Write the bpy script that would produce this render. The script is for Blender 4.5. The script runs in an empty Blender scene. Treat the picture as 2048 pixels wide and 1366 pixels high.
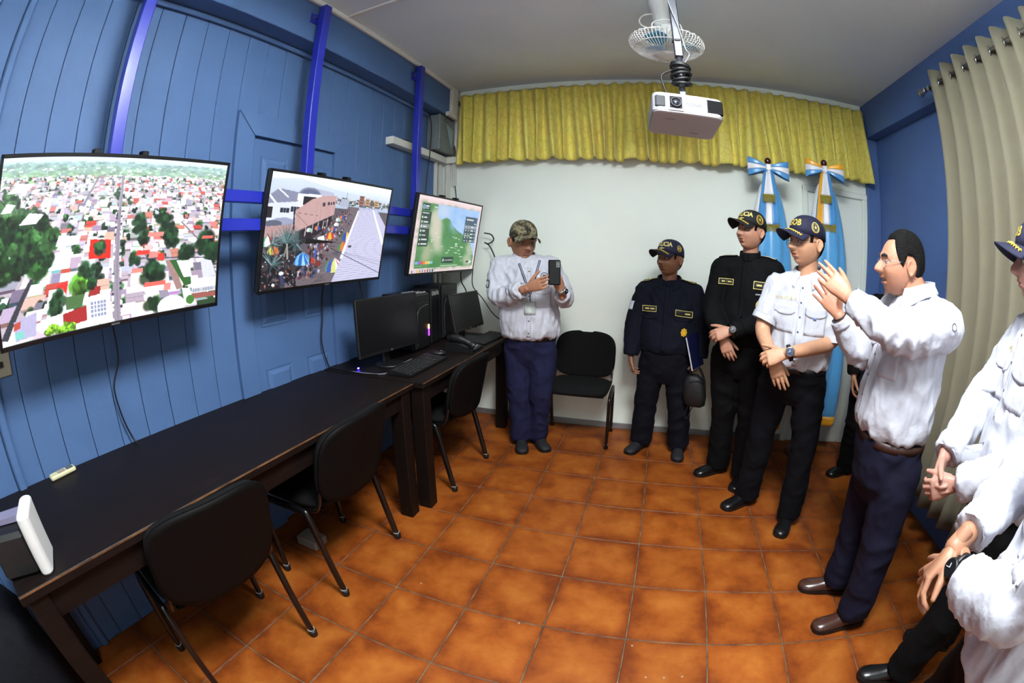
import bpy, bmesh, math, random
import numpy as np
from mathutils import Vector, Matrix, noise as mnoise
from mathutils.bvhtree import BVHTree

# ------------------------------------------------------------------ camera
SC = bpy.context.scene
COL = SC.collection
cam_data = bpy.data.cameras.new('camera')
cam = bpy.data.objects.new('camera', cam_data)
COL.objects.link(cam)
SC.camera = cam
_r = Vector((0.95084943, 0.30953257, 0.00865739))
_u = Vector((-0.06936757, 0.18567510, 0.98015963))
_f = Vector((-0.30178387, 0.93258476, -0.19802059))
cam.matrix_world = Matrix(((_r.x, _u.x, -_f.x, 1.26742), (_r.y, _u.y, -_f.y, -0.86849),
                           (_r.z, _u.z, -_f.z, 1.42180), (0, 0, 0, 1)))
cam_data.type = 'PANO'
cam_data.sensor_width = 36.0
cam_data.sensor_height = 24.0
cam_data.clip_start = 0.02
_p = cam_data if hasattr(cam_data, 'panorama_type') else cam_data.cycles
_p.panorama_type = 'FISHEYE_LENS_POLYNOMIAL'          # a 15 mm full-frame fisheye
_p.fisheye_fov = math.radians(200)
_p.fisheye_polynomial_k0 = 0.0
_p.fisheye_polynomial_k1 = -0.06490447
_p.fisheye_polynomial_k2 = -5.1410e-05
_p.fisheye_polynomial_k3 = -1.59915e-06
_p.fisheye_polynomial_k4 = -2.595418e-07

# ------------------------------------------------------------------ world and exposure
W = bpy.data.worlds.new('world')
SC.world = W
W.use_nodes = True
W.node_tree.nodes['Background'].inputs[0].default_value = (0.05, 0.055, 0.06, 1)
W.node_tree.nodes['Background'].inputs[1].default_value = 0.3
SC.view_settings.view_transform = 'Standard'
SC.view_settings.look = 'None'
SC.view_settings.gamma = 1.0
SC.view_settings.use_curve_mapping = False
SC.view_settings.exposure = 1.16
SC.cycles.max_bounces = 6
SC.cycles.diffuse_bounces = 3
SC.cycles.glossy_bounces = 2
SC.cycles.transparent_max_bounces = 6
LAMPS = [  # x, y, watts: two fluorescent ceiling fittings just above and behind the photographer
    (1.50, -0.22, 50.0),
    (1.50, -1.62, 7.0),
]
UPSHARE = 1.2   # added upward light, imitating a flash bounced off the ceiling
# ------------------------------------------------------------------ materials
MATS = {}
def lin(c):
    if isinstance(c, str):
        c = tuple(int(c[i:i+2], 16) for i in (1, 3, 5))
    return tuple(((v/255)/12.92 if v/255 <= 0.04045 else ((v/255+0.055)/1.055)**2.4) for v in c) + (1,)
def M(name, col=None, rough=0.5, metal=0.0, spec=0.5, var=0.0, vscale=8.0, vstretch=(1, 1, 1), col2=None,
      bump=0.0, bscale=60.0, bstretch=(1, 1, 1), emit=0.0, coat=0.0, sss=0.0, sheen=0.0, rnd=0.0, alpha=1.0, trans=0.0):
    if name in MATS: return MATS[name]
    m = bpy.data.materials.new(name); m.use_nodes = True
    nt = m.node_tree; N = nt.nodes; L = nt.links
    b = N['Principled BSDF']
    b.inputs['Roughness'].default_value = rough
    b.inputs['Metallic'].default_value = metal
    b.inputs['Specular IOR Level'].default_value = spec
    if coat: b.inputs['Coat Weight'].default_value = coat; b.inputs['Coat Roughness'].default_value = 0.15
    if sheen: b.inputs['Sheen Weight'].default_value = sheen; b.inputs['Sheen Roughness'].default_value = 0.5
    if sss:
        b.inputs['Subsurface Weight'].default_value = sss
        b.inputs['Subsurface Radius'].default_value = (0.012, 0.005, 0.003)
        b.inputs['Subsurface Scale'].default_value = 1.0
    if alpha < 1: b.inputs['Alpha'].default_value = alpha
    if trans: b.inputs['Transmission Weight'].default_value = trans
    c = lin(col)
    b.inputs['Base Color'].default_value = c
    tc = N.new('ShaderNodeTexCoord')
    out = None
    if var or col2:
        mp = N.new('ShaderNodeMapping'); mp.inputs['Scale'].default_value = vstretch
        L.new(tc.outputs['Object'], mp.inputs['Vector'])
        nz = N.new('ShaderNodeTexNoise'); nz.inputs['Scale'].default_value = vscale; nz.inputs['Detail'].default_value = 5
        L.new(mp.outputs['Vector'], nz.inputs['Vector'])
        mix = N.new('ShaderNodeMix'); mix.data_type = 'RGBA'
        rmp = N.new('ShaderNodeMapRange'); rmp.inputs[1].default_value = 0.32; rmp.inputs[2].default_value = 0.68
        L.new(nz.outputs['Fac'], rmp.inputs[0]); L.new(rmp.outputs[0], mix.inputs['Factor'])
        if col2:
            mix.inputs['A'].default_value = c; mix.inputs['B'].default_value = lin(col2)
        else:
            mix.inputs['A'].default_value = tuple(v*(1-var) for v in c[:3])+(1,)
            mix.inputs['B'].default_value = tuple(min(1, v*(1+var)) for v in c[:3])+(1,)
        out = mix.outputs['Result']
        L.new(out, b.inputs['Base Color'])
    if rnd:
        oi = N.new('ShaderNodeObjectInfo'); mr = N.new('ShaderNodeMapRange')
        mr.inputs[3].default_value = 1-rnd; mr.inputs[4].default_value = 1+rnd
        L.new(oi.outputs['Random'], mr.inputs[0])
        hs = N.new('ShaderNodeHueSaturation'); L.new(mr.outputs[0], hs.inputs['Value'])
        if out: L.new(out, hs.inputs['Color'])
        else: hs.inputs['Color'].default_value = c
        L.new(hs.outputs['Color'], b.inputs['Base Color'])
    if bump:
        mp = N.new('ShaderNodeMapping'); mp.inputs['Scale'].default_value = bstretch
        L.new(tc.outputs['Object'], mp.inputs['Vector'])
        nz = N.new('ShaderNodeTexNoise'); nz.inputs['Scale'].default_value = bscale; nz.inputs['Detail'].default_value = 4
        L.new(mp.outputs['Vector'], nz.inputs['Vector'])
        bp = N.new('ShaderNodeBump'); bp.inputs['Strength'].default_value = bump; bp.inputs['Distance'].default_value = 0.01
        L.new(nz.outputs['Fac'], bp.inputs['Height']); L.new(bp.outputs['Normal'], b.inputs['Normal'])
    if emit:
        b.inputs['Emission Color'].default_value = c; b.inputs['Emission Strength'].default_value = emit
    MATS[name] = m
    return m

# ------------------------------------------------------------------ meshes
def rot2(x, y, a): return (x*math.cos(a)-y*math.sin(a), x*math.sin(a)+y*math.cos(a))
def frame(d, hint=(0, 0, 1)):
    d = Vector(d).normalized(); h = Vector(hint)
    if abs(d.dot(h.normalized())) > 0.98: h = Vector((0, 1, 0)) if abs(d.y) < 0.9 else Vector((1, 0, 0))
    a = d.cross(h).normalized(); b = a.cross(d).normalized()
    return a, b
class MB:
    def __init__(s): s.v = []; s.f = []; s.mi = []; s.cur = 0
    def add(s, vs, fs):
        o = len(s.v); s.v += [tuple(v) for v in vs]
        s.f += [tuple(i+o for i in f) for f in fs]; s.mi += [s.cur]*len(fs)
        return s
    def box(s, x0, x1, y0, y1, z0, z1, bev=0.0):
        if x0 > x1: x0, x1 = x1, x0
        if y0 > y1: y0, y1 = y1, y0
        if z0 > z1: z0, z1 = z1, z0
        b = min(bev, (x1-x0)/2.01, (y1-y0)/2.01, (z1-z0)/2.01)
        if b <= 0:
            vs = [(x, y, z) for z in (z0, z1) for y in (y0, y1) for x in (x0, x1)]
            return s.add(vs, [(0, 2, 3, 1), (4, 5, 7, 6), (0, 1, 5, 4), (2, 6, 7, 3), (0, 4, 6, 2), (1, 3, 7, 5)])
        vs = []; idx = {}
        for sx in (0, 1):
            for sy in (0, 1):
                for sz in (0, 1):
                    X = (x0, x1)[sx]; Y = (y0, y1)[sy]; Z = (z0, z1)[sz]
                    dx = b*(1-2*sx); dy = b*(1-2*sy); dz = b*(1-2*sz)
                    for ax, p in (('x', (X, Y+dy, Z+dz)), ('y', (X+dx, Y, Z+dz)), ('z', (X+dx, Y+dy, Z))):
                        idx[(sx, sy, sz, ax)] = len(vs); vs.append(p)
        I = lambda *k: idx[k]
        fs = []
        for q in (0, 1):
            a = [I(q, 0, 0, 'x'), I(q, 1, 0, 'x'), I(q, 1, 1, 'x'), I(q, 0, 1, 'x')]; fs.append(a if q else a[::-1])
            a = [I(0, q, 0, 'y'), I(0, q, 1, 'y'), I(1, q, 1, 'y'), I(1, q, 0, 'y')]; fs.append(a if q else a[::-1])
            a = [I(0, 0, q, 'z'), I(1, 0, q, 'z'), I(1, 1, q, 'z'), I(0, 1, q, 'z')]; fs.append(a if q else a[::-1])
        for a_ in (0, 1):
            for b_ in (0, 1):
                e = [I(a_, b_, 0, 'x'), I(a_, b_, 1, 'x'), I(a_, b_, 1, 'y'), I(a_, b_, 0, 'y')]
                fs.append(e if a_ != b_ else e[::-1])
                e = [I(a_, 0, b_, 'x'), I(a_, 1, b_, 'x'), I(a_, 1, b_, 'z'), I(a_, 0, b_, 'z')]
                fs.append(e if a_ == b_ else e[::-1])
                e = [I(0, a_, b_, 'y'), I(1, a_, b_, 'y'), I(1, a_, b_, 'z'), I(0, a_, b_, 'z')]
                fs.append(e if a_ != b_ else e[::-1])
                for c_ in (0, 1):
                    t = [I(a_, b_, c_, 'x'), I(a_, b_, c_, 'y'), I(a_, b_, c_, 'z')]
                    fs.append(t if (a_+b_+c_) % 2 == 1 else t[::-1])
        return s.add(vs, fs)
    def rings(s, rs, cap=True, closed=True):
        n = len(rs[0]); vs = [p for r in rs for p in r]; fs = []
        for i in range(len(rs)-1):
            for j in range(n if closed else n-1):
                k = (j+1) % n
                fs.append((i*n+j, i*n+k, (i+1)*n+k, (i+1)*n+j))
        if cap and closed:
            fs.append(tuple(range(n-1, -1, -1))); o = (len(rs)-1)*n; fs.append(tuple(range(o, o+n)))
        return s.add(vs, fs)
    def tube(s, pts, r, n=8, cap=True, flat=1.0, hint=(0, 0, 1)):
        pts = [Vector(p) for p in pts]; m = len(pts); rr = r if hasattr(r, '__len__') else [r]*m
        rs = []; pa = None
        for i, p in enumerate(pts):
            d = (pts[min(i+1, m-1)]-pts[max(i-1, 0)])
            if d.length < 1e-9: d = Vector((0, 0, 1))
            a, b = frame(d, hint)
            if pa is not None:
                dn = d.normalized(); a2 = pa-dn*pa.dot(dn)
                if a2.length > 1e-4: a = a2.normalized(); b = a.cross(dn).normalized()
            pa = a
            rs.append([p+a*(rr[i]*math.cos(2*math.pi*k/n))+b*(rr[i]*flat*math.sin(2*math.pi*k/n)) for k in range(n)])
        return s.rings(rs, cap)
    def cyl(s, p0, p1, r, n=16, r2=None):
        return s.tube([p0, p1], [r, r if r2 is None else r2], n)
    def lathe(s, c, prof, n=24, axis=(0, 0, 1)):
        ax = Vector(axis).normalized(); a, b = frame(ax, (0, 1, 0) if abs(ax.y) < 0.9 else (1, 0, 0)); c = Vector(c)
        rs = [[c+ax*h+a*(r*math.cos(2*math.pi*k/n))+b*(r*math.sin(2*math.pi*k/n)) for k in range(n)] for r, h in prof]
        return s.rings(rs)
    def ball(s, c, rx, ry=None, rz=None, n=12, m=8):
        ry = rx if ry is None else ry; rz = rx if rz is None else rz
        rs = []
        for i in range(1, m):
            t = math.pi*i/m
            rs.append([(c[0]+rx*math.sin(t)*math.cos(2*math.pi*k/n), c[1]+ry*math.sin(t)*math.sin(2*math.pi*k/n), c[2]-rz*math.cos(t)) for k in range(n)])
        o = len(s.v); s.rings(rs, cap=False)
        s.add([(c[0], c[1], c[2]-rz), (c[0], c[1], c[2]+rz)], [])
        e = o+(m-2)*n
        for k in range(n):
            k2 = (k+1) % n
            s.f.append((o+(m-1)*n, o+k2, o+k)); s.mi.append(s.cur)
            s.f.append((o+(m-1)*n+1, e+k, e+k2)); s.mi.append(s.cur)
        return s
    def prism(s, poly, z0, z1, axis='z'):
        n = len(poly)
        mk = {'z': lambda u, v, w: (u, v, w), 'x': lambda u, v, w: (w, u, v), 'y': lambda u, v, w: (u, w, v)}[axis]
        vs = [mk(u, v, z0) for u, v in poly]+[mk(u, v, z1) for u, v in poly]
        fs = [tuple(range(n-1, -1, -1)), tuple(range(n, 2*n))]+[(i, (i+1) % n, n+(i+1) % n, n+i) for i in range(n)]
        return s.add(vs, fs)
    def grid(s, fn, nu, nv):
        vs = [fn(i/nu, j/nv) for j in range(nv+1) for i in range(nu+1)]
        fs = [(j*(nu+1)+i, j*(nu+1)+i+1, (j+1)*(nu+1)+i+1, (j+1)*(nu+1)+i) for j in range(nv) for i in range(nu)]
        return s.add(vs, fs)
    def sheet(s, fn, nu, nv, th):
        """a thin solid sheet: fn(u,v)->point, given a thickness th along its normal"""
        P = [[Vector(fn(i/nu, j/nv)) for i in range(nu+1)] for j in range(nv+1)]
        top = []; bot = []
        for j in range(nv+1):
            for i in range(nu+1):
                du = P[j][min(i+1, nu)]-P[j][max(i-1, 0)]; dv = P[min(j+1, nv)][i]-P[max(j-1, 0)][i]
                nn = du.cross(dv); nn = nn.normalized() if nn.length > 1e-12 else Vector((0, 0, 1))
                top.append(P[j][i]+nn*th/2); bot.append(P[j][i]-nn*th/2)
        w = nu+1; n0 = len(top); fs = []
        for j in range(nv):
            for i in range(nu):
                a = j*w+i; fs.append((a, a+1, a+w+1, a+w)); fs.append((n0+a, n0+a+w, n0+a+w+1, n0+a+1))
        rim = [i for i in range(w)]+[j*w+nu for j in range(1, nv+1)]+[nv*w+i for i in range(nu-1, -1, -1)]+[j*w for j in range(nv-1, 0, -1)]
        for a, b in zip(rim, rim[1:]+rim[:1]): fs.append((a, n0+a, n0+b, b))
        return s.add(top+bot, fs)
    def xf(s, mat, start=0):
        for i in range(start, len(s.v)): s.v[i] = tuple(mat @ Vector(s.v[i]))
        return s
    def mesh(s, name, mats, smooth=False):
        me = bpy.data.meshes.new(name)
        me.from_pydata(s.v, [], s.f); me.update()
        for m in (mats if isinstance(mats, (list, tuple)) else [mats]): me.materials.append(m)
        if any(s.mi): me.polygons.foreach_set('material_index', s.mi)
        if smooth: me.polygons.foreach_set('use_smooth', [True]*len(me.polygons))
        return me
    def build(s, name, mats, parent=None, smooth=False, auto=None):
        me = s.mesh(name, mats, smooth or auto is not None)
        if auto is not None:
            try: me.set_sharp_from_angle(angle=math.radians(auto))
            except Exception: pass
        return link(bpy.data.objects.new(name, me), parent)
def link(o, parent=None):
    COL.objects.link(o)
    if parent is not None: o.parent = parent
    return o
def tag(o, label=None, cat=None, group=None, kind=None):
    if label: o['label'] = label
    if cat: o['category'] = cat
    if group: o['group'] = group
    if kind: o['kind'] = kind
    return o
def empty(name, loc=(0, 0, 0), rz=0.0, label=None, cat=None, group=None):
    o = bpy.data.objects.new(name, None); o.empty_display_size = 0.1
    o.location = loc; o.rotation_euler = (0, 0, rz)
    link(o); tag(o, label, cat, group)
    return o
def struct(mb, name, mats, parent=None, **k):
    o = mb.build(name, mats, parent, **k)
    if parent is None: o['kind'] = 'structure'
    return o
def copy_tree(o, parent=None):
    c = o.copy(); COL.objects.link(c)
    if parent is not None: c.parent = parent
    for ch in list(o.children): copy_tree(ch, c)
    return c
def smooth_path(pts, n=6):
    P = [Vector(p) for p in pts]; out = []
    for i in range(len(P)-1):
        p0 = P[max(i-1, 0)]; p1 = P[i]; p2 = P[i+1]; p3 = P[min(i+2, len(P)-1)]
        for k in range(n):
            t = k/n
            out.append(0.5*((2*p1)+(p2-p0)*t+(2*p0-5*p1+4*p2-p3)*t*t+(3*p1-p0-3*p2+p3)*t**3))
    return out+[P[-1]]
def text_mesh(body, size=1.0, bold=0.0):
    cu = bpy.data.curves.new('t', 'FONT'); cu.body = body; cu.size = size; cu.align_x = 'CENTER'; cu.align_y = 'CENTER'
    cu.resolution_u = 3; cu.offset = bold
    ob = bpy.data.objects.new('t', cu); COL.objects.link(ob)
    dg = bpy.context.evaluated_depsgraph_get(); ev = ob.evaluated_get(dg)
    me = ev.to_mesh(); v = [tuple(p.co) for p in me.vertices]; f = [tuple(p.vertices) for p in me.polygons]
    ev.to_mesh_clear(); bpy.data.objects.remove(ob); bpy.data.curves.remove(cu)
    return v, f
def smoothstep(a, b, x):
    t = min(1, max(0, (x-a)/(b-a))); return t*t*(3-2*t)
def polyline_eval(pts, t):
    n = len(pts)-1; i = min(int(t*n), n-1); f = t*n-i
    return pts[i]*(1-f)+pts[i+1]*f
# ------------------------------------------------------------------ the room
XL, XR, YB, YF, ZC = -0.52, 3.324, 2.61, -2.30, 2.924
T = 0.34
m_blue = M('blue wall paint', (76, 105, 148), rough=0.6, spec=0.3, var=0.05, vscale=3, bump=0.08, bscale=40)
m_blueR = M('blue plaster paint', (78, 106, 158), rough=0.5, var=0.05, vscale=3, bump=0.05, bscale=30)
m_rack = M('royal blue enamel', (34, 44, 158), rough=0.3, spec=0.5, coat=0.3, var=0.04)
m_cream = M('cream wall paint', (240, 246, 236), rough=0.55, var=0.02, vscale=2, bump=0.03, bscale=50)
m_ceil = M('ceiling paint', (228, 238, 242), rough=0.85, var=0.03, vscale=2, bump=0.25, bscale=9)
m_white = M('white enamel', (224, 224, 218), rough=0.4)
m_duct = M('white plastic duct', (214, 214, 204), rough=0.4, var=0.03)
m_grout = M('tile grout', (122, 100, 74), rough=0.9, var=0.5, vscale=14, col2=(58, 44, 34))
m_alu = M('grey metal skirting', (150, 155, 158), rough=0.35, metal=0.6)

# floor tiles
def tile_mat():
    m = M('terracotta tile', (176, 92, 30), rough=0.3, spec=0.2)
    nt = m.node_tree; N = nt.nodes; L = nt.links; b = N['Principled BSDF']
    tc = N.new('ShaderNodeTexCoord'); oi = N.new('ShaderNodeObjectInfo')
    ad = N.new('ShaderNodeVectorMath'); ad.operation = 'ADD'
    L.new(tc.outputs['Object'], ad.inputs[0]); L.new(oi.outputs['Location'], ad.inputs[1])
    n1 = N.new('ShaderNodeTexNoise'); n1.inputs['Scale'].default_value = 5.5; n1.inputs['Detail'].default_value = 6; n1.inputs['Roughness'].default_value = 0.62
    L.new(ad.outputs[0], n1.inputs['Vector'])
    # kiln flashing: redder towards the tile's edges
    sp = N.new('ShaderNodeSeparateXYZ'); L.new(tc.outputs['Object'], sp.inputs[0])
    def mt(op, a, bb=None):
        n = N.new('ShaderNodeMath'); n.operation = op
        for i, q in enumerate((a, bb)):
            if q is None: continue
            if isinstance(q, (int, float)): n.inputs[i].default_value = q
            else: L.new(q, n.inputs[i])
        return n.outputs[0]
    e = mt('MAXIMUM', mt('ABSOLUTE', sp.outputs['X']), mt('ABSOLUTE', sp.outputs['Y']))
    e = mt('MULTIPLY', mt('POWER', mt('DIVIDE', e, 0.167), 3.0), 0.22)
    fac = mt('SUBTRACT', n1.outputs['Fac'], e)
    cr = N.new('ShaderNodeValToRGB'); L.new(fac, cr.inputs[0])
    el = cr.color_ramp.elements
    el[0].position = 0.22; el[0].color = lin((106, 47, 14))
    el[1].position = 0.66; el[1].color = lin((160, 93, 34))
    k = el.new(0.42); k.color = lin((138, 70, 21))
    hs = N.new('ShaderNodeHueSaturation'); mr = N.new('ShaderNodeMapRange'); mr.inputs[3].default_value = 0.93; mr.inputs[4].default_value = 1.07
    L.new(oi.outputs['Random'], mr.inputs[0]); L.new(mr.outputs[0], hs.inputs['Value'])
    L.new(cr.outputs[0], hs.inputs['Color']); L.new(hs.outputs[0], b.inputs['Base Color'])
    n2 = N.new('ShaderNodeTexNoise'); n2.inputs['Scale'].default_value = 30; L.new(ad.outputs[0], n2.inputs['Vector'])
    bp = N.new('ShaderNodeBump'); bp.inputs['Strength'].default_value = 0.06; bp.inputs['Distance'].default_value = 0.01
    L.new(n2.outputs['Fac'], bp.inputs['Height']); L.new(bp.outputs['Normal'], b.inputs['Normal'])
    rr = N.new('ShaderNodeMapRange'); rr.inputs[3].default_value = 0.40; rr.inputs[4].default_value = 0.58
    L.new(n1.outputs['Fac'], rr.inputs[0]); L.new(rr.outputs[0], b.inputs['Roughness'])
    return m
m_tile = tile_mat()
floor = struct(MB().box(XL-0.1, XR+0.1, YF-0.1, YB+0.1, -0.10, -0.0025), 'floor', m_grout)
_tm = {}
for i in range(math.floor(XL/T), math.ceil(XR/T)):
    for j in range(math.floor(YF/T), math.ceil(YB/T)):
        x0 = max(i*T, XL)+0.0028; x1 = min((i+1)*T, XR)-0.0028
        y0 = max(j*T, YF)+0.0028; y1 = min((j+1)*T, YB)-0.0028
        if x1-x0 < 0.015 or y1-y0 < 0.015: continue
        cx, cy = (i+0.5)*T, (j+0.5)*T
        key = (round(x0-cx, 3), round(x1-cx, 3), round(y0-cy, 3), round(y1-cy, 3))
        if key not in _tm:
            _tm[key] = MB().box(x0-cx, x1-cx, y0-cy, y1-cy, -0.012, 0.0, 0.0022).mesh('floor_tile', m_tile)
        o = link(bpy.data.objects.new('floor_tile', _tm[key]), floor); o.location = (cx, cy, 0)
# drill plugs left in the tiles
for (x, y) in [(1.39, 0.305), (1.36, 0.10), (1.46, 0.145), (1.53, 0.15), (1.60, 0.16), (1.46, 0.10), (1.53, 0.10), (1.60, 0.10), (0.92, 0.33), (0.43, 0.41)]:
    pl = MB().lathe((x, y, 0), [(0.0045, -0.004), (0.0045, 0.0006), (0.0022, 0.0008), (0.002, 0.0)], 10)
    pl.build('drill_plug', M('drill plug', (170, 150, 130), rough=0.8), floor)

# ceiling
ceiling = struct(MB().box(XL-0.1, XR+0.1, YF-0.1, YB+0.1, ZC, ZC+0.1), 'ceiling', m_ceil)
struct(MB().box(-0.38, 1.30, 0.948, 0.975, ZC-0.012, ZC, 0.003), 'trim_1', m_white)

# back wall: flush panelling with a covering strip and grey metal skirting
struct(MB().box(XL-0.1, XR+0.1, YB, YB+0.1, -0.1, ZC+0.1), 'wall_back', m_cream)
struct(MB().box(-0.36, 3.21, YB-0.022, YB, ZC-0.05, ZC, 0.004), 'trim_2', m_cream)
bb = MB().box(XL, 2.54, YB-0.012, YB, 0.0, 0.052, 0.003)
struct(bb, 'baseboard_back', m_alu)
for i in range(9):
    x = 0.12+i*0.29
    MB().lathe((x, YB-0.012, 0.03), [(0.004, 0.0), (0.004, 0.003), (0.001, 0.004)], 8, axis=(0, -1, 0)).build('screw', m_alu, bpy.data.objects['baseboard_back'])

# flush door in the back wall, painted like the wall
d = MB()
dr = struct(MB().box(2.60, 3.13, YB-0.006, YB+0.02, 0.01, 2.07, 0.003), 'door_1', m_cream)
for nm, a in (('door_frame', (2.545, 2.592, YB-0.028, YB, 0, 2.115)), ('door_frame', (3.138, 3.19, YB-0.028, YB, 0, 2.115)), ('door_frame', (2.545, 3.19, YB-0.030, YB, 2.075, 2.125))):
    MB().box(*a, 0.006).build(nm, m_cream, dr)

# right wall with its beam and a window recess behind the curtains
struct(MB().box(XR, XR+0.1, YF-0.1, YB+0.1, -0.1, ZC+0.1), 'wall_right', m_blueR)
struct(MB().box(3.216, XR, YF, YB, 2.62, ZC, 0.004), 'trim_3', m_blueR)
struct(MB().box(3.19, XR, YB-0.05, YB, 0, 2.62, 0.004), 'trim_4', m_blueR)
# rear wall
struct(MB().box(XL-0.1, XR+0.1, YF-0.1, YF, -0.1, ZC+0.1), 'wall_rear', m_cream)

# left wall: vertical boards under a beam
wl = struct(MB().box(XL-0.12, XL-0.02, YF-0.1, YB+0.1, -0.1, ZC+0.1), 'wall_left', M('groove shadow gap', (30, 40, 66), rough=0.9))
BP = 0.1417
k = math.floor((YF-0.09)/BP)
ys = []
while 0.09+k*BP < YB:
    y0 = max(0.09+k*BP, YF)+0.0012; y1 = min(0.09+(k+1)*BP, YB)-0.0012
    if y1-y0 > 0.01: ys.append((y0, y1))
    k += 1
_bm = MB().box(-0.03, 0, -BP/2+0.0012, BP/2-0.0012, 0, 2.66, 0.002).mesh('board', m_blue)
rb = random.Random(4)
for y0, y1 in ys:
    if abs((y1-y0)-(BP-0.0024)) < 1e-4:
        o = link(bpy.data.objects.new('board', _bm), wl); o.location = (XL+rb.uniform(-0.0012, 0.0012), (y0+y1)/2, 0)
    else:
        MB().box(XL-0.03, XL, y0, y1, 0, 2.66, 0.002).build('board', m_blue, wl)
struct(MB().box(XL-0.03, -0.381, YF, YB, 2.642, ZC, 0.004), 'trim_5', m_blue)
struct(MB().box(XL, XL+0.028, YF, YB, 2.612, 2.642, 0.008), 'trim_6', m_blue)
struct(MB().box(XL, XL+0.022, -0.895, -0.857, 0, 2.612, 0.006), 'trim_7', m_blue)
struct(MB().box(-0.381, -0.352, YF, 2.42, ZC-0.034, ZC, 0.006), 'trim_8', m_white)

# six-panel door in the left wall, painted over with the wall
d2 = struct(MB().box(XL, XL+0.010, 0.497, 1.118, 0.01, 2.055, 0.003), 'door_2', m_blue)
def casing(poly, th=0.022): MB().prism(poly, XL, XL+th, 'x').build('door_casing', m_blue, d2)
casing([(0.372, 0), (0.488, 0), (0.488, 2.064), (0.372, 2.18)])
casing([(1.128, 0), (1.244, 0), (1.244, 2.18), (1.128, 2.064)])
casing([(0.374, 2.182), (0.490, 2.066), (1.126, 2.066), (1.242, 2.182)], 0.024)
for (y0, y1) in ((0.55, 0.745), (0.87, 1.065)):
    for (z0, z1) in ((0.22, 0.88), (1.10, 1.66), (1.73, 1.965)):
        mb = MB(); X = XL+0.010; q = 0.035
        A = [(X+0.0035, y0, z0), (X+0.0035, y1, z0), (X+0.0035, y1, z1), (X+0.0035, y0, z1)]
        Bq = [(X-0.009, y0+0.012, z0+0.012), (X-0.009, y1-0.012, z0+0.012), (X-0.009, y1-0.012, z1-0.012), (X-0.009, y0+0.012, z1-0.012)]
        Cq = [(X+0.006, y0+q, z0+q), (X+0.006, y1-q, z0+q), (X+0.006, y1-q, z1-q), (X+0.006, y0+q, z1-q)]
        # a raised rim, a bevel and a raised field
        mb.box(X-0.006, X+0.001, y0+0.012, y1-0.012, z0+0.012, z1-0.012)
        mb.add([tuple(p) for p in ([(X, a[1], a[2]) for a in A]+A+[(X+0.001, b[1], b[2]) for b in Bq]+[(X+0.009, c[1], c[2]) for c in Cq])],
               [(i, (i+1) % 4, 4+(i+1) % 4, 4+i) for i in range(4)]+[(4+i, 4+(i+1) % 4, 8+(i+1) % 4, 8+i) for i in range(4)] +
               [(8+i, 8+(i+1) % 4, 12+(i+1) % 4, 12+i) for i in range(4)]+[(12, 13, 14, 15)])
        mb.build('door_panel', m_blue, d2)
# ------------------------------------------------------------------ pictures shown on the three wall screens (drawn here, stored as colour on a fine grid)
class Canvas:
    def __init__(s, w, h, col=(0, 0, 0)):
        s.w, s.h = w, h; s.a = np.zeros((h, w, 3)); s.a[:] = col
        s.X, s.Y = np.meshgrid((np.arange(w)+0.5)/w, (np.arange(h)+0.5)/h)
    def _blend(s, sl, m, col, al):
        c = np.asarray(col, float); m = m[..., None]*al
        s.a[sl] = s.a[sl]*(1-m)+c*m
    def _win(s, x0, x1, y0, y1):
        i0 = max(0, int(x0*s.w)-1); i1 = min(s.w, int(x1*s.w)+2); j0 = max(0, int(y0*s.h)-1); j1 = min(s.h, int(y1*s.h)+2)
        return (slice(j0, j1), slice(i0, i1)) if i1 > i0 and j1 > j0 else None
    def poly(s, pts, col, al=1.0):
        xs = [p[0] for p in pts]; ys = [p[1] for p in pts]
        sl = s._win(min(xs), max(xs), min(ys), max(ys))
        if sl is None: return
        X = s.X[sl]; Y = s.Y[sl]; m = np.zeros(X.shape, bool); n = len(pts)
        for i in range(n):
            x1, y1 = pts[i]; x2, y2 = pts[(i+1) % n]
            if y1 == y2: continue
            c = ((y1 > Y) != (y2 > Y)) & (X < (x2-x1)*(Y-y1)/(y2-y1)+x1)
            m ^= c
        s._blend(sl, m.astype(float), col, al)
    def rect(s, x0, y0, x1, y1, col, al=1.0): s.poly([(x0, y0), (x1, y0), (x1, y1), (x0, y1)], col, al)
    def ell(s, x, y, rx, ry, col, al=1.0, soft=0.0):
        sl = s._win(x-rx*1.4, x+rx*1.4, y-ry*1.4, y+ry*1.4)
        if sl is None: return
        d = np.sqrt(((s.X[sl]-x)/rx)**2+((s.Y[sl]-y)/ry)**2)
        m = np.clip((1+soft-d)/(2*soft), 0, 1) if soft else (d <= 1).astype(float)
        s._blend(sl, m, col, al)
    def line(s, x0, y0, x1, y1, w, col, al=1.0, w2=None):
        w2 = w if w2 is None else w2
        dx, dy = x1-x0, y1-y0; l = math.hypot(dx, dy) or 1; nx, ny = -dy/l, dx/l
        s.poly([(x0+nx*w, y0+ny*w), (x1+nx*w2, y1+ny*w2), (x1-nx*w2, y1-ny*w2), (x0-nx*w, y0-ny*w)], col, al)
    def grad(s, x0, y0, x1, y1, ca, cb, al=1.0):
        sl = s._win(x0, x1, y0, y1); t = np.clip((s.Y[sl]-y0)/(y1-y0), 0, 1)[..., None]
        c = np.asarray(ca)*(1-t)+np.asarray(cb)*t
        s.a[sl] = s.a[sl]*(1-al)+c*al
    def grain(s, rng, amt): s.a += rng.normal(0, amt, s.a.shape[:2])[..., None]; s.a = np.clip(s.a, 0, 255)

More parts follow.
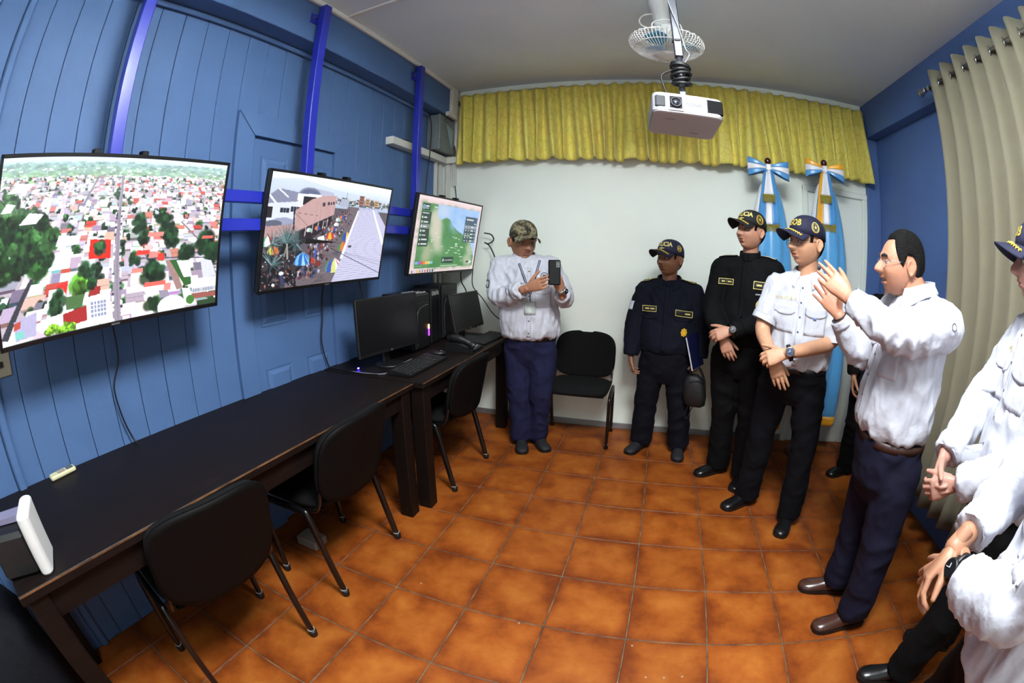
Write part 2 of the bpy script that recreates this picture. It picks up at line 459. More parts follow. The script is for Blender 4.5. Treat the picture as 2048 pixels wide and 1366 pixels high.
def tree(c, R, x, y, r, base=(38, 74, 40)):
    for i in range(20):
        a = R.uniform(0, 6.28); d = R.uniform(0, 1.0)**0.6*r*0.85; g = R.uniform(0.35, 1.45)*(1.0-0.25*math.sin(a))
        q = r*R.uniform(0.20, 0.42)*(1.6 if i < 5 else 1); c.ell(x+math.cos(a)*d, y+math.sin(a)*d*1.5, q, q*1.6, tuple(min(255, v*g) for v in base), 0.85, 0.25)
def picture_city():
    R = random.Random(11); c = Canvas(440, 253, (176, 166, 178))
    c.grad(0, 0, 1, 0.05, (206, 222, 240), (176, 200, 212)); c.grad(0, 0.04, 1, 0.14, (150, 178, 186), (112, 146, 118))
    for _ in range(700):
        y = R.uniform(0.03, 0.15); x = R.random(); g = R.uniform(0.75, 1.25); t = (y-0.03)/0.12
        col = [(130+10*(1-t))*g, (165+10*(1-t))*g, (168*(1-t)+110*t)*g]
        c.ell(x, y, 0.012, 0.006+0.004*t, col, 0.7)
    for _ in range(150): c.rect(*(lambda x, y: (x, y, x+R.uniform(0.004, 0.02), y+0.006))(R.random(), R.uniform(0.05, 0.15)), (222, 228, 232), 0.8)
    roofs = [(246, 244, 250)]*7+[(222, 216, 226), (206, 198, 212), (186, 182, 200), (236, 222, 226), (232, 206, 206), (214, 168, 164), (196, 120, 112), (150, 142, 158), (116, 112, 128), (200, 190, 206), (228, 226, 236), (170, 162, 178), (190, 76, 64)]
    v = 0.115
    while v < 1.02:
        s = 0.008+0.060*max(0, v-0.1)**1.25
        x = -0.02+R.uniform(0, 0.02)
        while x < 1.02:
            w = s*R.uniform(0.7, 2.2); h = s*R.uniform(0.8, 1.7)*1.2; sk = (x-0.51)*0.10*s/0.03*0.3
            col = R.choice(roofs); y = v+R.uniform(-0.3, 0.3)*s
            if R.random() < 0.76:
                c.poly([(x, y+h*0.5), (x+w, y+h*0.5), (x+w, y+h*0.78), (x, y+h*0.78)], tuple(q*R.uniform(0.45, 0.75) for q in col))
                c.poly([(x-sk, y-h*0.5), (x+w-sk, y-h*0.5), (x+w, y+h*0.5), (x, y+h*0.5)], tuple(min(255, q*R.uniform(0.93, 1.08)) for q in col))
                if R.random() < 0.4: c.line(x, y, x+w, y, 0.0016, tuple(q*0.8 for q in col))
            if R.random() < 0.34 and v < 0.92: tree(c, R, x+R.uniform(0, w), y+h*0.5, s*R.uniform(0.35, 0.85), R.choice([(30, 60, 36), (44, 84, 46), (26, 50, 34)]))
            x += w*R.uniform(0.92, 1.3)
        v += s*1.15
    # streets
    c.poly([(0.506, 0.11), (0.514, 0.11), (0.535, 1), (0.488, 1)], (142, 134, 148)); c.line(0.512, 0.15, 0.512, 1, 0.0012, (110, 104, 118))
    for _ in range(60):
        v = R.uniform(0.3, 1); sx = R.choice((-1, 1))*(0.005+0.016*v); c.ell(0.511+sx, v, 0.003+0.003*v, 0.006+0.006*v, R.choice([(240, 240, 246), (60, 60, 72), (220, 216, 226)]))
    c.line(0.407, 0.112, 0.35, 0.286, 0.003, (120, 116, 130), 1, 0.006); c.line(0.289, 0.161, 0.231, 0.504, 0.004, (200, 190, 206), 1, 0.010)
    c.line(0.147, 0.656, 0.012, 0.96, 0.008, (52, 54, 62), 1, 0.016); c.line(0.23, 0.50, 0.12, 0.66, 0.010, (206, 198, 214), 1, 0.012)
    c.line(0.60, 0.62, 0.99, 0.66, 0.005, (96, 90, 104)); c.line(0.80, 0.40, 0.95, 0.60, 0.004, (120, 114, 126))
    # wooded quarter on the left
    for _ in range(150):
        y = R.uniform(0.20, 0.62); x = R.uniform(-0.02, 0.24-0.30*max(0, y-0.45))
        if x > 0.02+0.9*(y-0.16): continue
        tree(c, R, x, y, 0.016+0.03*y, R.choice([(26, 58, 26), (40, 80, 36), (22, 48, 26), (52, 92, 48)]))
    for x, y, w, h in ((0.03, 0.14, 0.11, 0.05), (0.01, 0.24, 0.06, 0.05), (0.09, 0.30, 0.10, 0.06), (0.17, 0.22, 0.05, 0.05)):
        c.poly([(x, y+h), (x+w*0.4, y), (x+w, y+h*0.2), (x+w*0.7, y+h)], (240, 240, 248))
    # landmarks
    c.poly([(0.258, 0.44), (0.35, 0.45), (0.34, 0.50), (0.245, 0.50)], (250, 248, 252)); c.poly([(0.25, 0.53), (0.315, 0.52), (0.305, 0.63), (0.235, 0.63)], (238, 236, 246))
    c.poly([(0.392, 0.476), (0.483, 0.49), (0.482, 0.60), (0.385, 0.591)], (206, 40, 26)); c.poly([(0.412, 0.50), (0.46, 0.508), (0.458, 0.565), (0.408, 0.562)], (70, 74, 66)); tree(c, R, 0.432, 0.535, 0.026)
    tree(c, R, 0.345, 0.735, 0.042, (78, 138, 40)); tree(c, R, 0.352, 0.72, 0.030, (96, 160, 48)); tree(c, R, 0.251, 0.80, 0.036, (30, 62, 34)); tree(c, R, 0.235, 0.85, 0.03, (28, 56, 32))
    c.poly([(0.29, 0.79), (0.37, 0.79), (0.355, 0.865), (0.285, 0.865)], (72, 106, 62))
    c.poly([(0.395, 0.76), (0.44, 0.76), (0.435, 0.81), (0.385, 0.81)], (150, 44, 40)); c.poly([(0.27, 0.885), (0.38, 0.86), (0.375, 0.95), (0.27, 0.965)], (156, 40, 40))
    c.poly([(0.375, 0.815), (0.48, 0.80), (0.485, 0.975), (0.375, 0.965)], (250, 250, 252))
    for i in range(5):
        for j in range(4): c.rect(0.394+i*0.014, 0.845+j*0.025, 0.405+i*0.014, 0.864+j*0.025, (130, 140, 170))
    c.poly([(0.175, 0.895), (0.265, 0.88), (0.255, 0.965), (0.165, 0.965)], (250, 250, 254)); c.poly([(0.06, 0.87), (0.16, 0.84), (0.15, 0.97), (0.06, 0.98)], (168, 164, 196))
    c.rect(0.06, 0.93, 0.10, 0.97, (120, 190, 184)); c.poly([(0.06, 0.88), (0.09, 0.87), (0.085, 0.91), (0.055, 0.92)], (176, 74, 60)); c.poly([(0.245, 0.72), (0.30, 0.70), (0.29, 0.78), (0.275, 0.74)], (206, 48, 44))
    for _ in range(12): tree(c, R, R.uniform(0.20, 0.31), R.uniform(0.955, 1.0), 0.018, (112, 168, 44))
    for x, y, r in ((0.37, 0.66, 0.032), (0.42, 0.66, 0.026), (0.59, 0.63, 0.03), (0.66, 0.71, 0.045), (0.69, 0.73, 0.045), (0.84, 0.60, 0.045), (0.93, 0.57, 0.05), (0.97, 0.62, 0.05), (0.68, 0.93, 0.036), (0.40, 0.74, 0.022), (0.72, 0.38, 0.035), (0.74, 0.46, 0.04), (0.60, 0.41, 0.035), (0.63, 0.49, 0.03), (0.76, 0.52, 0.035)):
        tree(c, R, x, y, r, (26, 54, 30))
    c.poly([(0.735, 0.65), (0.775, 0.655), (0.825, 0.85), (0.795, 0.86)], (150, 120, 116)); c.poly([(0.755, 0.65), (0.85, 0.66), (0.87, 0.83), (0.835, 0.84)], (48, 92, 44))
    c.poly([(0.79, 0.66), (0.85, 0.665), (0.872, 0.78), (0.83, 0.78)], (226, 230, 236)); c.poly([(0.91, 0.66), (0.97, 0.68), (1, 0.79), (0.93, 0.80)], (196, 198, 208))
    c.poly([(0.866, 0.80), (1, 0.80), (1, 0.86), (0.872, 0.86)], (240, 240, 246)); c.poly([(0.872, 0.86), (1, 0.86), (1, 0.90), (0.876, 0.90)], (196, 200, 210))
    for i in range(14): c.rect(0.88+i*0.0088, 0.868, 0.884+i*0.0088, 0.892, (90, 96, 108))
    c.poly([(0.82, 0.85), (0.86, 0.86), (0.90, 0.98), (0.84, 0.98)], (214, 216, 214)); c.ell(0.865, 0.94, 0.022, 0.032, (64, 116, 50)); c.poly([(0.87, 0.90), (1, 0.905), (1, 0.94), (0.89, 0.94)], (142, 84, 74))
    c.ell(0.769, 0.965, 0.07, 0.075, (202, 206, 216)); c.ell(0.775, 0.955, 0.05, 0.045, (222, 226, 234), 0.7, 0.3); c.rect(0.90, 0.955, 1, 1, (40, 66, 40))
    for x, y, w, h in ((0.60, 0.57, 0.06, 0.03), (0.66, 0.585, 0.05, 0.04), (0.70, 0.60, 0.03, 0.05), (0.58, 0.68, 0.05, 0.03), (0.64, 0.78, 0.10, 0.03), (0.915, 0.50, 0.055, 0.022), (0.65, 0.46, 0.07, 0.03), (0.735, 0.80, 0.03, 0.05)):
        c.poly([(x, y), (x+w, y+0.004), (x+w*0.98, y+h), (x-0.006, y+h)], R.choice([(206, 60, 50), (222, 130, 122), (206, 96, 86)]))
    c.grad(0, 0, 1, 0.30, (196, 212, 226), (214, 208, 222), 0.16)
    c.grain(np.random.default_rng(2), 5); return c
def picture_street():
    R = random.Random(5); c = Canvas(340, 196, (92, 84, 92))
    c.grad(0, 0, 1, 0.26, (236, 240, 250), (168, 186, 208)); c.poly([(0, 0.06), (0.2, 0.03), (0.5, 0.10), (1, 0.14), (1, 0.22), (0, 0.2)], (190, 204, 220), 0.6)
    for _ in range(240): c.ell(R.uniform(0.48, 1), R.uniform(0.165, 0.23), R.uniform(0.004, 0.014), 0.008, R.choice([(80, 88, 96), (60, 74, 66), (200, 200, 206), (130, 120, 124)]))
    # street
    c.poly([(0.60, 0.24), (0.70, 0.24), (0.70, 0.5), (0.60, 1), (0.10, 1), (0.30, 0.75), (0.52, 0.45)], (108, 98, 104))
    for _ in range(60): c.ell(R.uniform(0.3, 0.6), R.uniform(0.45, 1), R.uniform(0.01, 0.05), R.uniform(0.004, 0.012), R.choice([(88, 78, 84), (126, 116, 124), (76, 68, 74)]), 0.6)
    for x0, y0, x1, y1 in ((0.30, 0.95, 0.46, 0.82), (0.36, 1.0, 0.52, 0.86), (0.22, 0.88, 0.40, 0.78)): c.line(x0, y0, x1, y1, 0.002, (50, 44, 50), 0.8)
    # hall with arched roofs, long pink wall
    c.poly([(0, 0.20), (0.06, 0.135), (0.20, 0.155), (0.20, 0.30), (0, 0.40)], (132, 136, 160)); c.line(0.055, 0.135, 0.13, 0.205, 0.006, (222, 226, 240)); c.line(0.0, 0.19, 0.06, 0.27, 0.007, (224, 228, 240))
    c.poly([(0, 0.265), (0.20, 0.235), (0.22, 0.44), (0, 0.47)], (212, 218, 236)); c.poly([(0.20, 0.16), (0.365, 0.16), (0.38, 0.27), (0.20, 0.33)], (226, 230, 246))
    c.ell(0.28, 0.165, 0.082, 0.065, (126, 132, 158)); c.ell(0.28, 0.168, 0.070, 0.052, (94, 102, 132)); c.poly([(0.19, 0.165), (0.37, 0.155), (0.37, 0.215), (0.19, 0.225)], (226, 230, 246))
    c.poly([(0.33, 0.105), (0.46, 0.125), (0.47, 0.165), (0.37, 0.17)], (176, 180, 202)); c.poly([(0.235, 0.185), (0.33, 0.185), (0.33, 0.235), (0.235, 0.262)], (26, 24, 30))
    for x, y in ((0.086, 0.295), (0.155, 0.283)):
        c.rect(x, y, x+0.06, y+0.042, (40, 44, 56))
        for i in (1, 2): c.line(x+0.02*i, y, x+0.02*i, y+0.042, 0.0014, (150, 156, 176))
    c.rect(0.0, 0.29, 0.035, 0.385, (34, 30, 36)); c.poly([(0.0, 0.42), (0.07, 0.385), (0.13, 0.375), (0.20, 0.40), (0.20, 0.46), (0, 0.47)], (150, 156, 182)); c.ell(0.05, 0.43, 0.06, 0.028, (92, 98, 118))
    c.poly([(0, 0.455), (0.20, 0.435), (0.21, 0.52), (0, 0.56)], (176, 142, 142)); c.poly([(0.19, 0.315), (0.30, 0.205), (0.38, 0.165), (0.489, 0.15), (0.489, 0.33), (0.21, 0.50), (0.20, 0.46)], (188, 154, 152))
    for _ in range(14):
        x = R.uniform(0.21, 0.48); c.line(x, 0.22, x+0.004, 0.42, 0.0012, (160, 126, 126), 0.5)
    for x, y, w, h in ((0.385, 0.225, 0.022, 0.034), (0.425, 0.215, 0.016, 0.03), (0.446, 0.212, 0.014, 0.028), (0.464, 0.208, 0.014, 0.026)): c.rect(x, y, x+w, y+h, (58, 54, 66))
    c.poly([(0.23, 0.50), (0.47, 0.34), (0.48, 0.42), (0.34, 0.56), (0.25, 0.62)], (38, 32, 38))
    for x in (0.28, 0.33, 0.37, 0.41, 0.44): c.line(x, 0.55-0.55*(x-0.26), x+0.003, 0.46-0.45*(x-0.26), 0.0035, (178, 160, 160))
    c.line(0.183, 0.315, 0.196, 0.49, 0.005, (46, 42, 48)); c.line(0.187, 0.33, 0.31, 0.46, 0.0014, (60, 56, 64)); c.line(0.187, 0.33, 0.36, 0.35, 0.0014, (60, 56, 64))
    # far blocks
    for x0, y0, x1, y1, q in ((0.692, 0.115, 0.735, 0.215, (150, 100, 88)), (0.75, 0.14, 0.79, 0.215, (176, 144, 112)), (0.80, 0.15, 0.83, 0.215, (122, 100, 92)), (0.84, 0.15, 0.885, 0.215, (188, 156, 116))):
        c.rect(x0, y0, x1, y1, q)
        for i in range(3): c.rect(x0+0.008, y0+0.012+i*0.028, x1-0.008, y0+0.022+i*0.028, tuple(v*0.5 for v in q))
    c.rect(0.53, 0.17, 0.60, 0.25, (166, 172, 190)); c.line(0.575, 0.10, 0.575, 0.17, 0.0012, (90, 90, 96))
    # crowd and stalls
    for _ in range(420):
        v = R.random(); y = 0.27+0.65*v; x = 0.60-0.34*v+R.gauss(0, 0.035+0.05*v)
        c.ell(x, y, 0.004+0.006*v, 0.007+0.012*v, R.choice([(30, 28, 34), (46, 42, 48), (70, 60, 66), (190, 190, 200), (120, 50, 50), (60, 70, 120), (32, 34, 40), (150, 120, 110)]), 0.9)
    for _ in range(160): c.ell(R.uniform(0, 0.26), R.uniform(0.62, 1), R.uniform(0.006, 0.03), R.uniform(0.01, 0.04), R.choice([(24, 24, 28), (34, 34, 40), (18, 18, 22), (60, 54, 58)]), 0.9)
    for _ in range(50): c.ell(R.uniform(0.0, 0.24), R.uniform(0.70, 1), 0.004, 0.006, R.choice([(200, 200, 210), (120, 124, 134), (180, 90, 60)]))
    def brolly(x, y, rx, ry, cols):
        n = len(cols)
        for i in range(n):
            a0 = math.pi+math.pi*i/n; a1 = math.pi+math.pi*(i+1)/n
            c.poly([(x, y-ry)]+[(x+rx*math.cos(a0+(a1-a0)*k/4), y+ry*0.35*math.sin((a0+(a1-a0)*k/4)-math.pi)-(0 if False else 0)) for k in range(5)]+[(x, y-ry)], cols[i])
            xm0 = x+rx*math.cos(a0); xm1 = x+rx*math.cos(a1)
            c.poly([(x, y-ry), (x+(xm0-x)*0.75, y-ry*0.62), (xm0, y), (xm1, y), (x+(xm1-x)*0.75, y-ry*0.62)], cols[i])
    brolly(0.282, 0.775, 0.058, 0.095, [(64, 120, 196), (120, 184, 226), (44, 98, 180), (150, 206, 236), (52, 106, 186), (110, 176, 220)])
    brolly(0.545, 0.86, 0.075, 0.11, [(60, 150, 110), (70, 80, 180), (206, 214, 120), (226, 226, 236), (206, 120, 130)])
    brolly(0.482, 0.55, 0.034, 0.055, [(206, 60, 50), (220, 180, 60), (200, 50, 60)]); brolly(0.62, 0.56, 0.045, 0.07, [(60, 120, 70), (60, 70, 170), (220, 206, 90), (226, 120, 70)])
    brolly(0.60, 0.66, 0.04, 0.07, [(70, 140, 70), (206, 120, 60), (220, 90, 60)]); brolly(0.03, 0.60, 0.045, 0.07, [(60, 150, 120), (226, 226, 230), (200, 70, 70)]); brolly(0.07, 0.67, 0.04, 0.07, [(206, 190, 80), (206, 110, 60)])
    for x, y in ((0.53, 0.385), (0.52, 0.43), (0.50, 0.475), (0.56, 0.36), (0.37, 0.47), (0.31, 0.49)): brolly(x, y, 0.022, 0.03, R.choice([[(230, 230, 236), (206, 210, 216)], [(210, 120, 80), (60, 80, 160)], [(226, 230, 226), (150, 190, 180)]]))
    c.poly([(0.38, 0.55), (0.43, 0.53), (0.44, 0.58), (0.39, 0.60)], (226, 228, 226)); c.rect(0.35, 0.74, 0.372, 0.79, (190, 60, 40)); c.rect(0.39, 0.77, 0.43, 0.82, (120, 50, 44)); c.rect(0.37, 0.66, 0.385, 0.74, (60, 90, 170))
    # palm
    for cx, cy, L, n in ((0.16, 0.60, 0.15, 26), (0.06, 0.60, 0.10, 16), (0.07, 0.78, 0.13, 20), (0.22, 0.60, 0.10, 14)):
        for i in range(n):
            a = math.pi*(1.02+0.96*i/(n-1)) if L > 0.12 and cy < 0.7 else R.uniform(0, 6.28)
            c.line(cx, cy, cx+L*0.75*math.cos(a), cy+L*1.15*math.sin(a), 0.006, R.choice([(86, 112, 112), (66, 92, 96), (122, 148, 150), (50, 74, 78)]), 0.95, 0.001)
    c.line(0.16, 0.60, 0.175, 0.74, 0.006, (150, 150, 140)); c.line(0.16, 0.62, 0.15, 0.72, 0.004, (130, 132, 124))
    c.line(0.14, 0.86, 0.16, 0.97, 0.014, (60, 60, 96)); c.ell(0.14, 0.86, 0.016, 0.016, (226, 230, 236)); c.ell(0.09, 0.955, 0.010, 0.014, (226, 230, 230))
    # corrugated roof
    c.poly([(0.708, 0.246), (0.876, 0.242), (1, 0.42), (1, 1), (0.535, 1), (0.62, 0.70)], (196, 196, 222))
    for i in range(46):
        t = i/45; y = 0.25+0.75*t**1.5; x0 = 0.708-0.172*((y-0.246)/0.754); x1 = min(1, 0.876+0.124*(y-0.242)/0.178); c.line(x0, y, x1, y-0.02, 0.0016+0.0026*t, (150, 148, 180), 0.55)
    c.line(0.84, 0.25, 1.0, 0.62, 0.006, (240, 242, 252), 1, 0.014); c.line(0.70, 0.27, 0.60, 0.76, 0.006, (232, 234, 246), 1, 0.012); c.ell(0.665, 0.64, 0.018, 0.012, (70, 66, 78))
    c.line(0.50, 0.655, 1.0, 0.945, 0.0028, (28, 26, 32)); c.line(0.62, 0.70, 1.0, 0.82, 0.0014, (90, 88, 104)); c.line(0.63, 0.71, 1, 0.86, 0.0012, (90, 88, 104))
    c.grain(np.random.default_rng(3), 4); return c
def picture_map():
    R = random.Random(8); c = Canvas(300, 173, (228, 206, 208))
    c.grad(0, 0, 1, 0.09, (236, 218, 220), (226, 196, 198)); x0, y0, x1, y1 = 0.058, 0.088, 0.972, 0.932
    c.rect(x0, y0, x1, y1, (74, 132, 78))
    for _ in range(900):
        x = R.uniform(x0, x1); y = R.uniform(y0, y1); c.ell(x, y, R.uniform(0.01, 0.06), R.uniform(0.01, 0.05), R.choice([(62, 124, 66), (84, 142, 84), (96, 150, 92), (56, 112, 62), (110, 158, 106)]), 0.18, 0.5)
    for _ in range(70):   # pale cloud band
        t = R.random(); c.ell(0.25+0.10*t+R.gauss(0, 0.03), 0.2+0.5*t, 0.05, 0.07, (200, 196, 178), 0.22, 0.6)
    for _ in range(40): c.ell(0.88+R.gauss(0, 0.03), 0.7+R.uniform(-0.1, 0.22), 0.04, 0.06, (176, 186, 160), 0.2, 0.6)
    for _ in range(26): c.ell(0.20+R.gauss(0, 0.03), 0.75+R.uniform(-0.1, 0.1), 0.04, 0.06, (176, 180, 150), 0.2, 0.6)
    sea = [(0.27, y0), (0.985, y0), (0.975, 0.80), (0.93, 0.68), (0.86, 0.55), (0.731, 0.471), (0.60, 0.40), (0.52, 0.33), (0.47, 0.265), (0.411, 0.246), (0.345, 0.285), (0.31, 0.275), (0.28, 0.22)]
    c.poly(sea, (160, 192, 232))
    for _ in range(60):
        x = R.uniform(0.5, 0.95); c.ell(x, R.uniform(0.1, 0.42), 0.04, 0.04, R.choice([(140, 184, 234), (182, 206, 238), (128, 172, 226)]), 0.25, 0.6)
    c.ell(0.36, 0.17, 0.08, 0.08, (200, 208, 226), 0.6, 0.5)
    c.rect(x1, y0, 0.985, y1, (228, 206, 208)); c.rect(0.985, 0, 1, 1, (228, 206, 208))
    dk = (44, 66, 58)
    c.rect(0.062, 0.10, 0.165, 0.185, dk); c.ell(0.082, 0.143, 0.015, 0.03, (150, 190, 240)); c.ell(0.082, 0.143, 0.006, 0.016, dk); c.rect(0.105, 0.122, 0.15, 0.138, (220, 226, 226)); c.rect(0.105, 0.15, 0.142, 0.162, (200, 206, 206))
    c.rect(0.062, 0.195, 0.195, 0.645, dk); c.rect(0.068, 0.36, 0.192, 0.415, (120, 130, 126))
    c.rect(0.075, 0.215, 0.16, 0.226, (206, 212, 208))
    for i in range(7):
        y = 0.275+i*0.057; c.rect(0.075, y-0.012, 0.086, y+0.014, (226, 230, 228)); c.rect(0.10, y-0.008, 0.135+R.uniform(0, 0.045), y+0.008, (216, 222, 218))
    c.rect(0.73, 0.19, 0.955, 0.58, (64, 84, 104)); c.rect(0.735, 0.32, 0.95, 0.375, (126, 136, 146)); c.rect(0.755, 0.225, 0.88, 0.24, (224, 228, 230))
    c.rect(0.73, 0.40, 0.955, 0.58, (56, 82, 76), 0.6)
    for i in range(5):
        y = 0.345+i*0.052
        for x, w in ((0.755, 0.014), (0.805, 0.012), (0.85, 0.05), (0.925, 0.012)): c.rect(x, y-0.008, x+w, y+0.008, (222, 226, 226))
    c.rect(0.90, 0.282, 0.945, 0.294, (220, 224, 226))
    c.rect(0.432, 0.79, 0.618, 0.878, dk); c.rect(0.45, 0.815, 0.462, 0.855, (226, 230, 226))
    for i in range(5): c.rect(0.48+i*0.026, 0.83, 0.498+i*0.026, 0.845, (216, 222, 218))
    for i, q in enumerate([(120, 176, 220), (130, 120, 190), (206, 80, 110), (226, 120, 70), (230, 190, 80), (214, 206, 110), (120, 190, 220)]): c.rect(0.062+i*0.034, 0.845, 0.098+i*0.034, 0.88, q)
    for _ in range(38):
        x = R.uniform(0.23, 0.92); y = R.uniform(0.45, 0.92)
        if 0.43 < x+0.02 < 0.64 and 0.77 < y < 0.9: continue
        c.rect(x, y, x+R.uniform(0.02, 0.055), y+0.010, (210, 224, 206), 0.9)
    c.rect(0.22, 0.12, 0.27, 0.135, (214, 226, 210)); c.rect(0.42, 0.905, 0.70, 0.918, (210, 220, 206), 0.8); c.rect(0.062, 0.90, 0.16, 0.91, (150, 186, 150))
    c.rect(0.85, 0.855, 0.90, 0.885, (60, 70, 66)); c.rect(0.90, 0.855, 0.945, 0.885, (226, 228, 226))
    for i, q in enumerate([(130, 130, 140), (196, 190, 200), (226, 176, 60), (150, 130, 110), (120, 130, 170), (206, 70, 50), (90, 100, 96), (80, 84, 120), (40, 60, 110)]): c.rect(0.028+i*0.035, 0.955, 0.046+i*0.035, 0.988, q)
    for i in range(14): c.rect(0.952, 0.19+i*0.035, 0.962, 0.205+i*0.035, (236, 238, 240), 0.9)
    c.rect(0.40, 0.035, 0.62, 0.046, (214, 196, 200))
    c.grain(np.random.default_rng(4), 3); return c
def screen_mat(name, strength):
    m = bpy.data.materials.new(name); m.use_nodes = True; N = m.node_tree.nodes; L = m.node_tree.links
    b = N['Principled BSDF']; b.inputs['Base Color'].default_value = (0.01, 0.01, 0.012, 1); b.inputs['Roughness'].default_value = 0.35
    a = N.new('ShaderNodeAttribute'); a.attribute_name = 'picture'
    L.new(a.outputs['Color'], b.inputs['Emission Color']); b.inputs['Emission Strength'].default_value = strength
    return m
def picture_obj(c, w, h, mat, parent):
    """grid in local y (to the right) and z (up), facing +x; the canvas becomes its colour"""
    yy = np.linspace(-w/2, w/2, c.w); zz = np.linspace(h/2, -h/2, c.h)
    Y, Z = np.meshgrid(yy, zz); n = c.w*c.h
    co = np.zeros((n, 3)); co[:, 1] = Y.ravel(); co[:, 2] = Z.ravel()
    i = np.arange(n).reshape(c.h, c.w)
    q = np.stack([i[:-1, :-1], i[1:, :-1], i[1:, 1:], i[:-1, 1:]], -1).reshape(-1, 4)
    me = bpy.data.meshes.new('picture'); me.vertices.add(n); me.vertices.foreach_set('co', co.ravel())
    me.loops.add(q.size); me.loops.foreach_set('vertex_index', q.ravel().astype(np.int32))
    me.polygons.add(len(q)); me.polygons.foreach_set('loop_start', (np.arange(len(q))*4).astype(np.int32)); me.polygons.foreach_set('loop_total', np.full(len(q), 4, np.int32))
    me.update(calc_edges=True)
    s = np.clip(c.a, 0, 255).reshape(-1, 3)/255.0
    l = np.where(s <= 0.04045, s/12.92, ((s+0.055)/1.055)**2.4)
    at = me.color_attributes.new('picture', 'FLOAT_COLOR', 'POINT')
    at.data.foreach_set('color', np.concatenate([l, np.ones((n, 1))], 1).ravel().astype(np.float32))
    me.materials.append(mat)
    return link(bpy.data.objects.new('picture', me), parent)
m_bezel = M('black screen bezel', (16, 16, 18), rough=0.35)
m_blackp = M('black plastic', (14, 14, 16), rough=0.45, bump=0.03, bscale=200)
TVS = [((-0.228, -0.351, 1.544), 0.002, 0.178, picture_city, 'flat wall screen showing an aerial view of a white-roofed town', 0.72),
       ((-0.261, 0.861, 1.556), -0.017, 0.191, picture_street, 'flat wall screen showing a market street with umbrellas', 0.58),
       ((-0.186, 2.083, 1.559), -0.067, 0.165, picture_map, 'flat wall screen showing a green weather map', 0.5)]
for c0, yaw, tilt, pic, lab, st in TVS:
    W_, H_ = 0.955, 0.56
    tv = empty('wall_screen', c0, 0, lab, 'screen', 'wall screens on the blue rack')
    tv.rotation_euler = (0, tilt, yaw)
    MB().box(-0.034, -0.006, -W_/2, W_/2, -H_/2, H_/2, 0.006).build('casing', m_blackp, tv)
    MB().box(-0.072, -0.034, -W_*0.36, W_*0.36, -H_*0.42, H_*0.20, 0.014).build('back_cover', m_blackp, tv)
    fr = MB(); b = 0.012
    for a in ((-W_/2, W_/2, H_/2-b, H_/2), (-W_/2, W_/2, -H_/2, -H_/2+b*1.3), (-W_/2, -W_/2+b, -H_/2, H_/2), (W_/2-b, W_/2, -H_/2, H_/2)):
        fr.box(-0.008, 0.003, *a, 0.0015)
    fr.build('bezel', m_bezel, tv)
    MB().box(0.002, 0.0036, -0.018, 0.018, -H_/2+0.004, -H_/2+0.010).build('maker_badge', M('badge grey', (120, 120, 124), rough=0.3, metal=0.5), tv)
    picture_obj(pic(), W_-0.024, H_-0.024, screen_mat('screen '+lab[-12:], st), tv)
    for y in (-0.10, 0.10):   # hooks of the wall bracket showing over the top edge
        MB().box(-0.075, -0.036, y-0.013, y+0.013, H_/2-0.30, H_/2+0.018, 0.002).box(-0.075, -0.03, y-0.013, y+0.013, H_/2+0.002, H_/2+0.016, 0.001).build('bracket_hook', m_blackp, tv)
    MB().box(-0.085, -0.072, -0.2, 0.2, -0.12, 0.12, 0.003).build('bracket_plate', m_blackp, tv)
# ------------------------------------------------------------------ blue steel rack that carries the screens
rk = empty('screen_rack', (-0.35, 0.8, 0), 0, 'royal blue steel rack of posts and rails behind the wall screens', 'rack')
rk.location = (0, 0, 0)
for y0, ztop in ((-0.366, 2.86), (0.708, 2.885), (1.815, 2.885)):
    p = MB().box(-0.366, -0.318, y0, y0+0.055, 1.42, ztop, 0.003).build('post', m_rack, rk)
    if y0 > 0:
        MB().box(-0.3815, -0.3775, y0-0.045, y0+0.01, ztop-0.125, ztop-0.06, 0.001).box(-0.380, -0.345, y0-0.004, y0, ztop-0.125, ztop-0.06, 0.001).build('lug', m_rack, p)
        MB().lathe((-0.377, y0-0.025, ztop-0.092), [(0.009, 0), (0.009, 0.006), (0.005, 0.007), (0.005, 0.022), (0.002, 0.024)], 6, axis=(1, 0, 0)).build('bolt', M('zinc bolt', (150, 150, 150), rough=0.3, metal=0.9), p)
for z0, z1 in ((1.685, 1.738), (1.563, 1.616)):
    r_ = MB().box(-0.318, -0.285, -0.75, 2.25, z0, z1, 0.003).build('rail', m_rack, rk)
MB().lathe((-0.285, 0.16, 1.731), [(0.008, 0), (0.008, 0.004), (0.003, 0.005)], 8, axis=(1, 0, 0)).build('bolt', MATS['zinc bolt'], rk)
for yc in (-0.351, 0.861, 2.07):     # arms from rails to screens
    MB().box(-0.31, -0.27, yc-0.20, yc+0.20, 1.50, 1.76, 0.004).build('mount_plate', m_blackp, rk)
